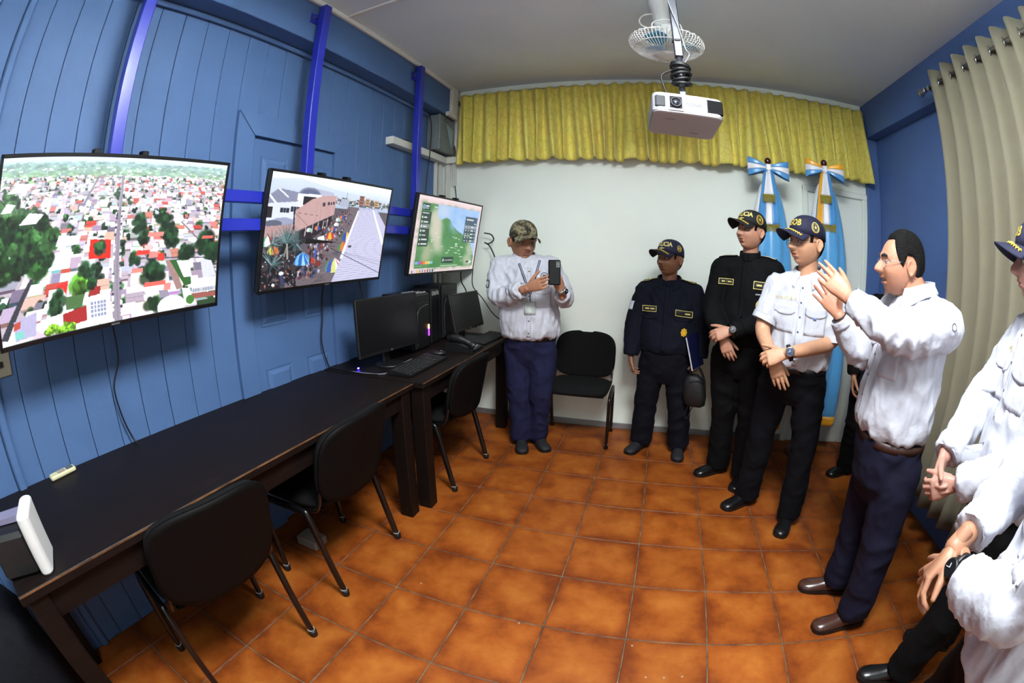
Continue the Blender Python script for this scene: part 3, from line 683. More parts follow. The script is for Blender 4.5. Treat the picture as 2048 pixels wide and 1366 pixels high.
# ------------------------------------------------------------------ cable ducts, fuse box and wires in the far left corner
m_wire = M('black cable', (14, 14, 15), rough=0.5)
m_gbox = M('grey enamel box', (112, 120, 122), rough=0.4, var=0.04)
def duct(name, boxes, label, mat=None):
    mb = MB()
    for b in boxes: mb.box(*b, 0.003)
    o = mb.build(name, mat or m_duct); tag(o, label, 'cable duct', 'white cable ducts'); return o
duct('cable_duct', [(-0.519, -0.455, 1.70, 2.47, 2.235, 2.238), (-0.458, -0.455, 1.70, 2.47, 2.235, 2.292), (-0.519, -0.516, 1.70, 2.47, 2.235, 2.292), (-0.519, -0.455, 1.697, 1.70, 2.235, 2.292), (-0.519, -0.455, 2.467, 2.609, 2.235, 2.292), (-0.455, -0.345, 2.555, 2.609, 2.235, 2.292)], 'long white open cable duct under the grey fuse box')
duct('cable_duct', [(-0.381, -0.348, 2.425, 2.535, 2.66, 2.922), (-0.381, -0.348, 2.36, 2.535, 2.625, 2.665)], 'bent white cable duct at the end of the blue beam')
duct('cable_duct', [(-0.519, -0.497, 2.435, 2.475, 1.15, 2.234)], 'leftmost narrow white duct dropping behind the weather map screen')
duct('cable_duct', [(-0.519, -0.497, 2.52, 2.57, 1.15, 2.234)], 'middle white duct dropping behind the weather map screen')
duct('cable_duct', [(-0.48, -0.435, 2.585, 2.609, 1.05, 2.234)], 'white duct dropping in the corner on the cream wall')
duct('cable_duct', [(-0.415, -0.375, 2.587, 2.609, 2.03, 2.70)], 'short white duct beside the yellow valance')
fb = empty('fuse_box', (-0.50, 2.44, 2.31), 0, 'grey metal fuse box mounted under the blue beam', 'fuse box'); fb.location = (0, 0, 0)
MB().box(-0.519, -0.425, 2.30, 2.595, 2.312, 2.628, 0.004).build('body', m_gbox, fb)
dv = MB().box(-0.425, -0.398, 2.296, 2.598, 2.308, 2.632, 0.006).build('cover', m_gbox, fb)
MB().box(-0.398, -0.396, 2.385, 2.435, 2.585, 2.61).build('rating_label', M('black label', (22, 22, 24)), dv)
MB().box(-0.3965, -0.3955, 2.392, 2.428, 2.590, 2.605).build('label_print', M('pale print', (150, 150, 150)), dv)
MB().prism([(2.42, 2.57), (2.55, 2.53), (2.53, 2.36), (2.50, 2.40)], -0.398, -0.3965, 'x').build('pale_patch', M('pale enamel', (150, 172, 172), rough=0.4), dv)  # paler four-sided patch on the cover front
for y, z in ((2.33, 2.42), (2.33, 2.56), (2.52, 2.41)):
    MB().lathe((-0.397, y, z), [(0.006, 0), (0.006, 0.003), (0.002, 0.004)], 10, axis=(1, 0, 0)).build('screw', M('bright screw', (190, 190, 190), rough=0.3, metal=0.8), dv)
def cable(name, pts, r, label, n=6, mat=None, group='loose black cables'):
    o = MB().tube(smooth_path(pts, 6), r, n).build(name, mat or m_wire, smooth=True)
    return tag(o, label, 'cable', group)
cable('power_cable', [(-0.47, 2.24, 2.62), (-0.45, 2.25, 2.50), (-0.448, 2.24, 2.30), (-0.445, 2.20, 2.10), (-0.46, 2.19, 1.85), (-0.47, 2.19, 1.60)], 0.005, 'black cable hanging past the grey fuse box')
cable('power_cable', [(-0.50, 1.82, 2.285), (-0.49, 1.86, 2.305), (-0.47, 1.92, 2.30), (-0.49, 1.98, 2.298), (-0.48, 2.10, 2.29), (-0.49, 2.16, 2.27)], 0.006, 'black cables coiled in the open white duct')
cable('power_cable', [(-0.40, 2.58, 2.40), (-0.385, 2.575, 2.345), (-0.395, 2.585, 2.30), (-0.41, 2.58, 2.262)], 0.009, 'brown cable knot beside the grey fuse box', mat=M('brown cable', (70, 54, 40), rough=0.6))
cable('power_cable', [(-0.385, 2.59, 2.03), (-0.375, 2.595, 1.94), (-0.37, 2.597, 1.80)], 0.004, 'thin black cable below the short white duct')
cable('power_cable', [(-0.08, 2.52, 1.60), (-0.02, 2.53, 1.585), (0.0, 2.53, 1.54), (-0.04, 2.52, 1.51), (-0.075, 2.52, 1.52), (-0.03, 2.52, 1.49), (0.015, 2.52, 1.40), (0.02, 2.52, 1.36)], 0.006, 'looped black cable beside the weather map screen')
o = MB().box(0.012, 0.030, 2.512, 2.528, 1.315, 1.362, 0.004).build('cable_plug', m_wire); tag(o, 'black plug hanging at the end of the looped cable', 'plug')
# screen leads
cable('screen_lead', [(-0.44, -0.33, 1.36), (-0.47, -0.30, 1.25), (-0.485, -0.29, 1.12), (-0.49, -0.33, 1.02), (-0.495, -0.32, 0.90), (-0.49, -0.295, 0.80), (-0.47, -0.285, 0.7785)], 0.004, 'black lead hanging from the aerial town screen to the desk')
cable('screen_lead', [(-0.44, 1.0, 1.36), (-0.48, 1.0, 1.20), (-0.485, 1.0, 1.08), (-0.485, 0.98, 0.95), (-0.48, 1.0, 0.84), (-0.47, 1.02, 0.7785)], 0.004, 'black lead hanging from the market street screen to the desk')
cable('screen_lead', [(-0.35, 1.20, 1.36), (-0.36, 1.21, 1.28), (-0.35, 1.24, 1.15), (-0.34, 1.25, 1.06), (-0.33, 1.25, 0.80)], 0.004, 'black lead dropping behind the large desk monitor')
cable('screen_lead', [(-0.22, 2.37, 1.32), (-0.25, 2.44, 1.20), (-0.22, 2.48, 1.10), (-0.20, 2.50, 0.90), (-0.15, 2.52, 0.80)], 0.005, 'black lead dropping in the corner behind the small monitor')
cable('screen_lead', [(-0.12, 2.38, 1.30), (-0.15, 2.45, 1.16), (-0.08, 2.50, 1.05), (0.0, 2.52, 0.93), (0.10, 2.53, 0.85), (0.16, 2.50, 0.80)], 0.004, 'black lead sagging along the cream wall')
cable('screen_lead', [(0.18, 2.56, 0.70), (0.20, 2.58, 0.40), (0.26, 2.57, 0.12), (0.20, 2.56, 0.05), (0.10, 2.55, 0.012)], 0.004, 'black lead under the far desk end')
o = empty('wall_switch', (XL+0.001, -0.82, 1.20), 0, 'beige metal switch plate at the left edge below the aerial town screen', 'switch')
MB().box(0, 0.006, -0.035, 0.036, -0.034, 0.06, 0.003).build('plate', M('beige switch plate', (150, 144, 124), rough=0.4), o)
MB().box(0.006, 0.013, -0.025, 0.0, 0.0, 0.02, 0.002).build('toggle', m_blackp, o)

# ------------------------------------------------------------------ yellow valance
def valance_mat():
    m = M('yellow brocade', (196, 178, 66), rough=0.55, spec=0.3, sheen=0.2)
    N = m.node_tree.nodes; L = m.node_tree.links; b = N['Principled BSDF']
    tc = N.new('ShaderNodeTexCoord'); mp = N.new('ShaderNodeMapping'); mp.inputs['Scale'].default_value = (20, 20, 11)
    L.new(tc.outputs['Object'], mp.inputs[0]); v = N.new('ShaderNodeTexVoronoi'); v.feature = 'DISTANCE_TO_EDGE'; v.inputs['Scale'].default_value = 1.0
    L.new(mp.outputs[0], v.inputs['Vector'])
    r = N.new('ShaderNodeValToRGB'); r.color_ramp.elements[0].position = 0.02; r.color_ramp.elements[0].color = lin((216, 200, 92)); r.color_ramp.elements[1].position = 0.09; r.color_ramp.elements[1].color = lin((232, 217, 106))
    L.new(v.outputs['Distance'], r.inputs[0])
    nz = N.new('ShaderNodeTexNoise'); nz.inputs['Scale'].default_value = 7; L.new(tc.outputs['Object'], nz.inputs['Vector'])
    mx = N.new('ShaderNodeMix'); mx.data_type = 'RGBA'; mx.blend_type = 'MULTIPLY'; mx.inputs['Factor'].default_value = 0.18
    L.new(r.outputs[0], mx.inputs['A']); L.new(nz.outputs['Color'], mx.inputs['B']); L.new(mx.outputs['Result'], b.inputs['Base Color'])
    bp = N.new('ShaderNodeBump'); bp.inputs['Strength'].default_value = 0.12; bp.inputs['Distance'].default_value = 0.003; L.new(v.outputs['Distance'], bp.inputs['Height']); L.new(bp.outputs[0], b.inputs['Normal'])
    return m
va = empty('valance_curtain', (1.4, 2.5, 2.2), 0, 'pleated mustard yellow valance curtain across the top of the back wall', 'curtain'); va.location = (0, 0, 0)
NP = 33
rp = random.Random(7)
ph = [rp.uniform(-0.35, 0.35) for _ in range(NP+2)]; wd = [rp.uniform(0.7, 1.3) for _ in range(NP+2)]
def valance(u, v):
    x = -0.33+3.53*u+0.0; k = u*NP; i = int(k); f = k-i
    z_top, z_bot = 2.853-0.01*math.sin(u*9), 2.195+0.012*math.sin(u*7+1)+0.008*math.sin(u*61)
    z = z_top+(z_bot-z_top)*v
    a = (ph[i]*(1-f)+ph[min(i+1, NP)]*f)*v*1.6
    pinch = math.exp(-((v-0.13)/0.05)**2)
    amp = (0.020+0.036*v)*(wd[i]*(1-f)+wd[min(i+1, NP)]*f)
    w = math.cos(2*math.pi*(k+a))
    sh = math.copysign(abs(w)**0.7, w)
    y = 2.525-0.01+amp*sh-0.022*v+0.008*pinch*math.cos(4*math.pi*k)
    y -= 0.014*math.exp(-((((k+a) % 1)-0.5)/0.07)**2)*math.exp(-((v-0.10)/0.07)**2)
    return (x+0.012*math.sin(2*math.pi*(k+a)*1.0)*v, y, z)
MB().sheet(valance, NP*12, 26, 0.003).build('pleated_cloth', valance_mat(), va, smooth=True)
MB().cyl((-0.36, 2.578, 2.80), (3.19, 2.578, 2.80), 0.008, 10).build('rod', M('dull steel rod', (150, 150, 146), rough=0.35, metal=0.8), va, smooth=True)
for x in (-0.355, 3.185):
    MB().box(x-0.012, x+0.012, 2.53, 2.609, 2.785, 2.815, 0.003).lathe((x, 2.578, 2.80), [(0.013, -0.012), (0.016, 0.0), (0.013, 0.012)], 12, axis=(1, 0, 0)).build('rod_bracket', MATS['dull steel rod'], va)

# ------------------------------------------------------------------ beige eyelet curtains on the right wall
m_curt = M('beige curtain cloth', (128, 122, 102), spec=0.2, rough=0.8, sheen=0.2, bump=0.05, bscale=150)
m_chrome = M('brushed chrome', (180, 180, 184), rough=0.18, metal=1.0)
ec = empty('eyelet_curtain', (3.1, 0.2, 0), 0, 'beige floor-length eyelet curtain hanging from a chrome rod on the right wall', 'curtain'); ec.location = (0, 0, 0)
NE = 38
def eyelet(u, v):
    k = u*NE; y = 1.33-2.75*u*(1.0-0.0*v)
    a = 0.044+0.012*v+0.010*math.sin(k*0.7)*v
    w = math.cos(math.pi*k*1.0); sh = math.copysign(abs(w)**0.75, w)
    return (3.125+a*sh-0.010*v+0.004*math.sin(9*v+0.4*k), y+0.018*math.sin(0.8*k+2*v)*v-0.10*v*(1-u)*(1-u)*0.6, 2.742-2.50*v)
MB().sheet(eyelet, NE*8, 20, 0.0035).build('curtain_cloth', m_curt, ec, smooth=True)
rd = MB().cyl((3.125, 1.40, 2.66), (3.125, -1.55, 2.66), 0.0125, 14).build('rod', m_chrome, ec, smooth=True)
MB().lathe((3.125, 1.40, 2.66), [(0.016, -0.01), (0.018, 0.01), (0.010, 0.02), (0.024, 0.032), (0.031, 0.05), (0.026, 0.068), (0.010, 0.080)], 16, axis=(0, 1, 0)).build('finial', m_chrome, rd, smooth=True)
MB().box(3.11, 3.216, 1.335, 1.36, 2.645, 2.675, 0.003).build('rod_bracket', m_chrome, rd)
for i in range(NE+1):
    y = 1.33-2.75*(i*1.0+0.5)/NE
    if y < -1.45: break
    MB().tube([(3.125+0.024*math.cos(t)*0.35, y+0.010*math.cos(t), 2.66+0.026*math.sin(t)) for t in [2*math.pi*q/20 for q in range(21)]], 0.0055, 6).build('eyelet_ring', m_chrome, ec, smooth=True)

# ------------------------------------------------------------------ ceiling orbit fan
m_fanw = M('white fan enamel', (236, 236, 232), rough=0.35)
fan = empty('ceiling_fan', (1.383, 1.36, ZC), 0, 'white caged orbit fan hanging from the ceiling', 'fan')
MB().lathe((0, 0, 0), [(0.062, -0.002), (0.066, -0.012), (0.060, -0.05), (0.048, -0.14), (0.044, -0.20), (0.03, -0.205)], 24, axis=(0, 0, 1)).build('canopy', m_fanw, fan, smooth=True)
FB = Matrix.Translation((0.012, -0.03, -0.315)) @ Matrix.Rotation(math.radians(3), 4, 'X') @ Matrix.Rotation(math.radians(4), 4, 'Y')
mot = MB().lathe((0, 0, 0), [(0.02, 0.115), (0.050, 0.11), (0.058, 0.085), (0.056, 0.05), (0.05, 0.03), (0.02, 0.02)], 20).xf(FB).build('motor', m_fanw, fan, smooth=True)
MB().box(-0.055, 0.055, -0.02, 0.02, 0.10, 0.135, 0.01).xf(FB).build('swivel_bracket', m_fanw, mot)
cg = MB(); RC = 0.205
prof_t = [(0.055, 0.035), (0.10, 0.040), (0.16, 0.030), (0.198, 0.012), (RC, 0.0)]
prof_b = [(RC, 0.0), (0.200, -0.020), (0.175, -0.045), (0.13, -0.066), (0.055, -0.080)]
for k_ in range(64):
    a = 2*math.pi*k_/64; ca, sa = math.cos(a), math.sin(a)
    cg.tube([(r*ca, r*sa, h) for r, h in prof_b], 0.0019, 4)
    if k_ % 2 == 0: cg.tube([(r*ca, r*sa, h) for r, h in prof_t], 0.0019, 4)
for r, h in ((RC, 0.0), (0.175, -0.045), (0.16, 0.030)):
    cg.tube([(r*math.cos(2*math.pi*t/48), r*math.sin(2*math.pi*t/48), h) for t in range(49)], 0.0028 if r == RC else 0.002, 5)
o = cg.xf(FB).build('wire_cage', m_fanw, fan); o['kind'] = 'stuff'
MB().lathe((0, 0, -0.078), [(0.058, 0.006), (0.060, 0.0), (0.05, -0.008), (0.02, -0.011), (0.001, -0.011)], 24).xf(FB).build('badge_disc', m_fanw, fan, smooth=True)
for q in range(3):
    bl = MB(); a0 = 2*math.pi*q/3
    def blade(u, v, a0=a0):
        r = 0.035+0.140*v; w = (0.35+0.85*math.sin(math.pi*min(1, v*0.9+0.1))*0.6); a = a0+(u-0.5)*w*1.3
        return (r*math.cos(a), r*math.sin(a), -0.015+0.020*(u-0.5))
    bl.sheet(blade, 8, 6, 0.002).xf(FB).build('blade', M('clear blue fan blade', (96, 176, 214), rough=0.25, alpha=0.85), fan, smooth=True)
gd = MB()
for a0 in (0.5, 2.6, 4.7):
    pts = [(0.16*math.cos(a0-0.5), 0.16*math.sin(a0-0.5), 0.030), (0.15*math.cos(a0-0.45), 0.15*math.sin(a0-0.45), 0.065), (0.15*math.cos(a0), 0.15*math.sin(a0), 0.078), (0.15*math.cos(a0+0.45), 0.15*math.sin(a0+0.45), 0.065), (0.16*math.cos(a0+0.5), 0.16*math.sin(a0+0.5), 0.030)]
    MB().tube(smooth_path(pts, 4), 0.003, 6).xf(FB).build('guard_loop', m_fanw, fan, smooth=True)
MB().tube(smooth_path([(-0.045, -0.01, -0.10), (-0.10, -0.015, -0.115), (-0.125, -0.02, -0.16), (-0.10, -0.03, -0.205), (-0.04, -0.03, -0.215)], 5), 0.0055, 7).build('supply_cord', m_fanw, fan, smooth=True)

# ------------------------------------------------------------------ projector on its drop pole
pj = empty('projector', (1.422, 0.96, 2.045), 0, 'white video projector hanging on a dark drop pole', 'projector')
PJ = Matrix.Rotation(math.radians(6), 4, 'Z') @ Matrix.Rotation(math.radians(2.5), 4, 'Y') @ Matrix.Rotation(math.radians(-9), 4, 'X')
# local: lens faces -y; hung upside down
def rbox(x0, x1, y0, y1, z0, z1, r, n=4):
    P = []
    for cx, cy, a in ((x1-r, y1-r, 0), (x0+r, y1-r, 90), (x0+r, y0+r, 180), (x1-r, y0+r, 270)):
        for k in range(n+1):
            t = math.radians(a+90*k/n); P.append((cx+r*math.cos(t), cy+r*math.sin(t)))
    mb = MB(); b = 0.006
    def ring(z, s): 
        mx, my = (x0+x1)/2, (y0+y1)/2
        return [(mx+(p[0]-mx)*(1-s/((x1-x0)/2)), my+(p[1]-my)*(1-s/((y1-y0)/2)), z) for p in P]
    mb.rings([ring(z0, b), ring(z0+b*0.4, b*0.3), ring(z0+b, 0), ring(z1-b, 0), ring(z1-b*0.4, b*0.3), ring(z1, b)])
    return mb
m_pw = M('white projector plastic', (150, 150, 153), rough=0.5, spec=0.2)
m_pg = M('pale grey projector plastic', (178, 176, 178), rough=0.45)
body = rbox(-0.148, 0.148, -0.115, 0.115, -0.045, 0.045, 0.03).xf(PJ).build('body', m_pw, pj, smooth=False)
rbox(-0.145, 0.145, -0.112, 0.112, -0.049, -0.040, 0.03).xf(PJ).build('top_cover', m_pg, pj)
lh = MB().box(-0.080, -0.026, -0.1175, -0.10, -0.030, 0.030, 0.004).xf(PJ).build('lens_bay', M('dark lens bay', (36, 34, 44), rough=0.6, spec=0.1), pj)
MB().lathe((-0.053, -0.114, -0.002), [(0.024, 0.0), (0.024, 0.010), (0.019, 0.012), (0.017, 0.004)], 24, axis=(0, -1, 0)).xf(PJ).build('lens_ring', m_blackp, lh, smooth=True)
MB().lathe((-0.053, -0.116, -0.002), [(0.017, 0.0), (0.012, 0.005), (0.001, 0.007)], 20, axis=(0, -1, 0)).xf(PJ).build('lens', M('lens glass', (20, 22, 40), rough=0.05, coat=1.0), lh, smooth=True)
MB().box(-0.138, -0.094, -0.1185, -0.10, -0.030, 0.028, 0.006).xf(PJ).build('sensor_panel', M('grey sensor window', (60, 62, 64), rough=0.6, spec=0.1), pj)
gr = MB().box(0.072, 0.146, -0.1158, -0.09, -0.036, 0.036, 0.008).xf(PJ).build('air_grille', M('grille black', (10, 10, 11), rough=0.7, spec=0.1), pj)
for i in range(9): MB().box(0.076, 0.143, -0.1172, -0.1155, -0.030+i*0.0072, -0.0270+i*0.0072).xf(PJ).build('louvre', M('louvre black', (24, 24, 26), rough=0.7, spec=0.1), gr)
v_, f_ = text_mesh('EPSON', 0.021)   # the maker's name, upside down because the projector hangs inverted
mb = MB(); mb.add([(-p[0]+0.022, -0.1165, -p[1]-0.002) for p in v_], f_); mb.xf(PJ).build('maker_lettering', M('grey lettering', (52, 52, 60)), pj)
MB().box(-0.085, -0.022, -0.118, -0.112, -0.040, -0.034, 0.001).xf(PJ).build('focus_slot', m_pg, pj)
for x, y in ((-0.07, -0.05), (0.05, 0.06)): MB().box(x-0.02, x+0.02, y-0.0015, y+0.0015, -0.0502, -0.0488).xf(PJ).build('cover_slot', M('slot grey', (110, 110, 112)), pj)
m_pole = M('dark grey pole', (44, 44, 54), rough=0.4)
MB().lathe((0, 0, 0), [(0.055, 0.046), (0.06, 0.05), (0.055, 0.058), (0.02, 0.06)], 20).xf(PJ).build('mount_plate', m_blackp, pj)
MB().box(-0.016, 0.016, -0.016, 0.016, 0.055, 0.115, 0.004).build('tilt_bracket', m_pole, pj)
for s in (-1, 1): MB().lathe((s*0.016, 0, 0.085), [(0.007, 0), (0.007, 0.005), (0.002, 0.006)], 8, axis=(s, 0, 0)).build('bolt', MATS['zinc bolt'], pj)
MB().cyl((0, 0, 0.10), (0, 0, 0.30), 0.014, 12).build('pole_lower', m_pole, pj, smooth=True)
MB().box(-0.019, 0.019, -0.019, 0.019, 0.29, 0.9035, 0.004).build('pole_upper', m_pole, pj)
MB().lathe((0, 0, 0.37), [(0.022, 0), (0.024, 0.003), (0.024, 0.009), (0.022, 0.012)], 16).build('collar', m_blackp, pj)
for q, (zz, rr) in enumerate(((0.155, 0.040), (0.175, 0.036), (0.195, 0.043), (0.212, 0.037), (0.235, 0.041), (0.25, 0.036))):
    pts = [(rr*math.cos(2*math.pi*t/20), rr*0.9*math.sin(2*math.pi*t/20), zz+0.008*math.sin(2*math.pi*t/20+q)) for t in range(21)]
    MB().tube(pts, 0.008, 6).build('cable_coil', m_wire, pj, smooth=True)
MB().tube(smooth_path([(-0.035, -0.01, 0.22), (-0.085, -0.015, 0.19), (-0.082, -0.015, 0.14), (-0.055, -0.01, 0.05)], 6), 0.0045, 6).build('power_lead', m_wire, pj, smooth=True)
MB().tube(smooth_path([(-0.024, -0.02, 0.88), (-0.03, -0.03, 0.70), (-0.012, -0.03, 0.55), (0.01, -0.026, 0.45), (0.03, -0.025, 0.33), (0.045, -0.02, 0.30), (0.02, -0.03, 0.25)], 6), 0.0035, 6).build('signal_lead', M('grey cable', (120, 120, 130), rough=0.4), pj, smooth=True)
# ------------------------------------------------------------------ desks
m_wood = M('dark stained wood', (18, 11, 9), rough=0.5, spec=0.2, var=0.35, vscale=6, vstretch=(12, 1, 12), bump=0.03, bscale=30, bstretch=(14, 1, 14))
m_edge = M('worn wood edge', (96, 62, 36), rough=0.6, var=0.6, vscale=20)
def desk(x0, x1, y0, y1, zt, label):
    d = empty('desk', ((x0+x1)/2, (y0+y1)/2, 0), 0, label, 'desk', 'dark desks along the left wall'); d.location = (0, 0, 0)
    top = MB().box(x0, x1, y0, y1, zt-0.032, zt, 0.003).build('desk_top', m_wood, d)
    MB().box(x1-0.0015, x1+0.0008, y0+0.003, y1-0.003, zt-0.0065, zt-0.0015).build('worn_edge', m_edge, top)
    for a in ((x1-0.05, x1-0.028, y0+0.08, y1-0.08), (x0+0.03, x0+0.05, y0+0.08, y1-0.08), (x0+0.05, x1-0.05, y0+0.045, y0+0.065), (x0+0.05, x1-0.05, y1-0.065, y1-0.045)):
        MB().box(*a, zt-0.125, zt-0.032, 0.002).build('apron', m_wood, d)
    for lx in (x0+0.01, x1-0.092):
        for ly in (y0+0.018, y1-0.098): MB().box(lx, lx+0.08, ly, ly+0.08, 0, zt-0.032, 0.004).build('leg', m_wood, d)
    return d
DZ = 0.775
desk(-0.515, 0.140, -1.05, 0.980, DZ, 'long dark wooden desk below the two larger-looking wall screens')
desk(-0.515, 0.190, 0.995, 2.42, DZ, 'dark wooden desk in the far corner carrying the computers')

# ------------------------------------------------------------------ chairs
m_fab = M('black chair cloth', (9, 9, 10), rough=0.9, spec=0.2, bump=0.12, bscale=260)
m_shell = M('black chair shell', (8, 7, 7), rough=0.6, spec=0.12, bump=0.05, bscale=300)
m_tube = M('black tube enamel', (12, 12, 13), rough=0.28, coat=0.3)
def chair(loc, rz, label, grp='black stackable chairs'):
    c = empty('stacking_chair', loc, rz, label, 'chair', grp)
    def seat(u, v):
        a = 2*math.pi*u; r = v
        sx = math.copysign(abs(math.cos(a))**0.45, math.cos(a)); sy = math.copysign(abs(math.sin(a))**0.45, math.sin(a))
        return (0.235*sx*r, 0.01+0.205*sy*r, 0.445+0.028*(1-r**6)-0.02*max(0, sy*r-0.6))
    MB().sheet(lambda u, v: seat(u, 0.02+0.98*v), 40, 8, 0.03).build('seat', m_fab, c, smooth=True)
    MB().box(-0.21, 0.21, -0.17, 0.19, 0.418, 0.436, 0.008).build('seat_pan', m_shell, c)
    def back(u, v, off=0.0, grow=0.0):
        x = (u-0.5)*2; z = (v-0.5)*2
        hw = 0.238+grow; hh = 0.180+grow
        # rounded rectangle mapping
        e = 3.6; q = (abs(x)**e+abs(z)**e)**(1/e) or 1e-6; m = max(abs(x), abs(z)) or 1e-6
        X = x*m/q*hw; Z = z*m/q*hh
        return (X, -0.275-0.20*Z+0.050*(X/0.232)**2+off, 0.635+Z*0.98)
    MB().sheet(lambda u, v: back(u, v, 0.012), 24, 18, 0.026).build('backrest', m_fab, c, smooth=True)
    MB().sheet(lambda u, v: back(u, v, -0.010, 0.006), 24, 18, 0.012).build('back_shell', m_shell, c, smooth=True)
    for s in (-1, 1):
        X = s*0.252
        fl = MB().tube(smooth_path([(X, 0.125, 0.0), (X, 0.15, 0.20), (X, 0.17, 0.37), (X, 0.15, 0.415), (X, 0.08, 0.425)], 5), 0.0185, 10, flat=0.7, hint=(1, 0, 0)).build('leg', m_tube, c, smooth=True)
        rl = MB().tube(smooth_path([(X, -0.235, 0.0), (X, -0.17, 0.25), (X, -0.125, 0.40), (X, -0.09, 0.425), (X, 0.08, 0.425)], 5), 0.0185, 10, flat=0.7, hint=(1, 0, 0)).build('leg', m_tube, c, smooth=True)
        for ly, p in ((0.125, fl), (-0.235, rl)):
            MB().lathe((X, ly, 0), [(0.017, 0), (0.018, 0.004), (0.018, 0.03), (0.016, 0.032)], 12).build('foot_cap', m_blackp, p, smooth=True)
            MB().lathe((X, ly+(0.006 if ly < 0 else 0.002), 0.033), [(0.0165, 0), (0.0168, 0.002), (0.0165, 0.004)], 12).build('foot_ring', M('grey ring', (150, 150, 150), rough=0.4), p)
        MB().tube(smooth_path([(s*0.20, 0.02, 0.420), (s*0.225, -0.13, 0.425), (s*0.23, -0.185, 0.47), (s*0.222, -0.205, 0.58), (s*0.218, -0.235, 0.70)], 5), 0.012, 8, flat=0.7, hint=(1, 0, 0)).build('back_upright', m_tube, c, smooth=True)
        MB().lathe((s*0.222, -0.20, 0.565), [(0.011, 0), (0.011, 0.005), (0.004, 0.007)], 10, axis=(s, 0, 0)).build('back_bolt', MATS['zinc bolt'], c)
    return c
R90 = math.pi/2
chair((-0.062, -0.335, 0), R90-0.10, 'black stackable chair at the long desk nearest the camera')
chair((-0.078, 0.42, 0), R90+0.04, 'black stackable chair at the long desk next to the desk legs')
chair((-0.010, 1.515, 0), R90-0.03, 'black stackable chair at the computer desk')
chair((0.785, 2.297, 0), math.pi, 'black stackable chair standing against the cream wall')

# ------------------------------------------------------------------ computers
m_scr = M('dark monitor glass', (20, 20, 21), rough=0.25)
def monitor(c0, yaw, tilt, W_, H_, zb, label):
    t = empty('monitor', (c0[0], c0[1], DZ), yaw, label, 'monitor', 'desk monitors')
    zc = c0[2]-DZ; Rm = Matrix.Translation((0, 0, zc)) @ Matrix.Rotation(tilt, 4, 'Y')
    MB().box(-0.022, 0, -W_/2, W_/2, -H_/2, H_/2, 0.004).xf(Rm).build('casing', m_blackp, t)
    MB().box(-0.0005, 0.0012, -W_/2+0.012, W_/2-0.012, -H_/2+0.022, H_/2-0.012).xf(Rm).build('screen', m_scr, t)
    MB().lathe((0.0004, 0, -H_/2+0.011), [(0.007, 0), (0.007, 0.0008), (0.001, 0.001)], 14, axis=(1, 0, 0)).xf(Rm).build('maker_badge', M('silver badge', (150, 150, 150), rough=0.3, metal=0.7), t)
    MB().box(-0.05, -0.022, -0.05, 0.05, -0.06, 0.08, 0.008).xf(Rm).build('rear_hump', m_blackp, t)
    MB().box(-0.062, -0.035, -0.03, 0.03, 0.012, zc, 0.006).build('stand_neck', m_blackp, t)
    MB().lathe((-0.02, 0, 0), [(0.001, 0), (0.093, 0), (0.096, 0.005), (0.08, 0.010), (0.02, 0.016)], 28).build('stand_base', m_blackp, t, smooth=True)
monitor((-0.182, 1.265, 1.023), -0.147, -0.056, 0.54, 0.33, 0, 'large black monitor on the corner desk nearest the camera, switched off')
monitor((-0.085, 2.190, 0.990), -0.082, -0.213, 0.455, 0.285, 0, 'smaller black monitor in front of the far computer tower')
m_case = M('black computer case', (20, 20, 22), rough=0.35)
def tower(x0, x1, y0, y1, h, label, led):
    t = empty('computer_tower', ((x0+x1)/2, (y0+y1)/2, DZ), 0, label, 'computer', 'computer towers'); t.location = (0, 0, 0)
    MB().box(x0, x1-0.025, y0, y1, DZ+0.008, DZ+h, 0.004).build('case', m_case, t)
    fr = MB().box(x1-0.025, x1, y0, y1, DZ+0.008, DZ+h, 0.010).build('front_panel', m_blackp, t)
    MB().box(x1-0.001, x1+0.002, y0+0.015, y1-0.015, DZ+h-0.10, DZ+h-0.06, 0.001).build('drive_bay', m_case, fr)
    MB().tube(smooth_path([(x1+0.002, y0+0.02, DZ+0.03), (x1+0.004, y0+0.02, DZ+h*0.55), (x1+0.004, y0+0.035, DZ+h*0.72), (x1+0.004, y0+0.10, DZ+h*0.78), (x1+0.002, y1-0.02, DZ+h*0.79)], 5), 0.003, 6).build('trim_line', M('satin trim', (70, 70, 74), rough=0.25), fr, smooth=True)
    for a in (x0+0.02, x1-0.05):
        for b in (y0+0.015, y1-0.04): MB().box(a, a+0.03, b, b+0.025, DZ, DZ+0.009).build('foot', m_blackp, t)
    for z0, z1, q, e in led: MB().box(x1+0.001, x1+0.004, y1-0.030, y1-0.018, DZ+z0, DZ+z1, 0.001).build('light_strip', M('case light %s' % str(q), q, emit=e), fr)
    return t
tower(-0.47, -0.20, 1.60, 1.80, 0.385, 'black computer tower behind the large monitor with a glowing violet strip', [(0.135, 0.165, (255, 190, 120), 6), (0.085, 0.135, (150, 40, 210), 4)])
t2 = tower(-0.47, -0.22, 2.04, 2.30, 0.415, 'taller black computer tower in the far corner', [(0.10, 0.16, (230, 20, 90), 3)])
nb = empty('router_box', (-0.33, 1.95, DZ), 0, 'small black box with handwritten characters between the two computer towers', 'box')
MB().box(-0.09, 0.09, -0.06, 0.07, 0, 0.395, 0.006).build('body', m_blackp, nb)
v_, f_ = text_mesh('E06FB', 0.042)
MB().add([(0.0915, p[0]+0.005, p[1]+0.365) for p in v_], f_).build('lettering', M('white marker', (210, 210, 214)), nb)
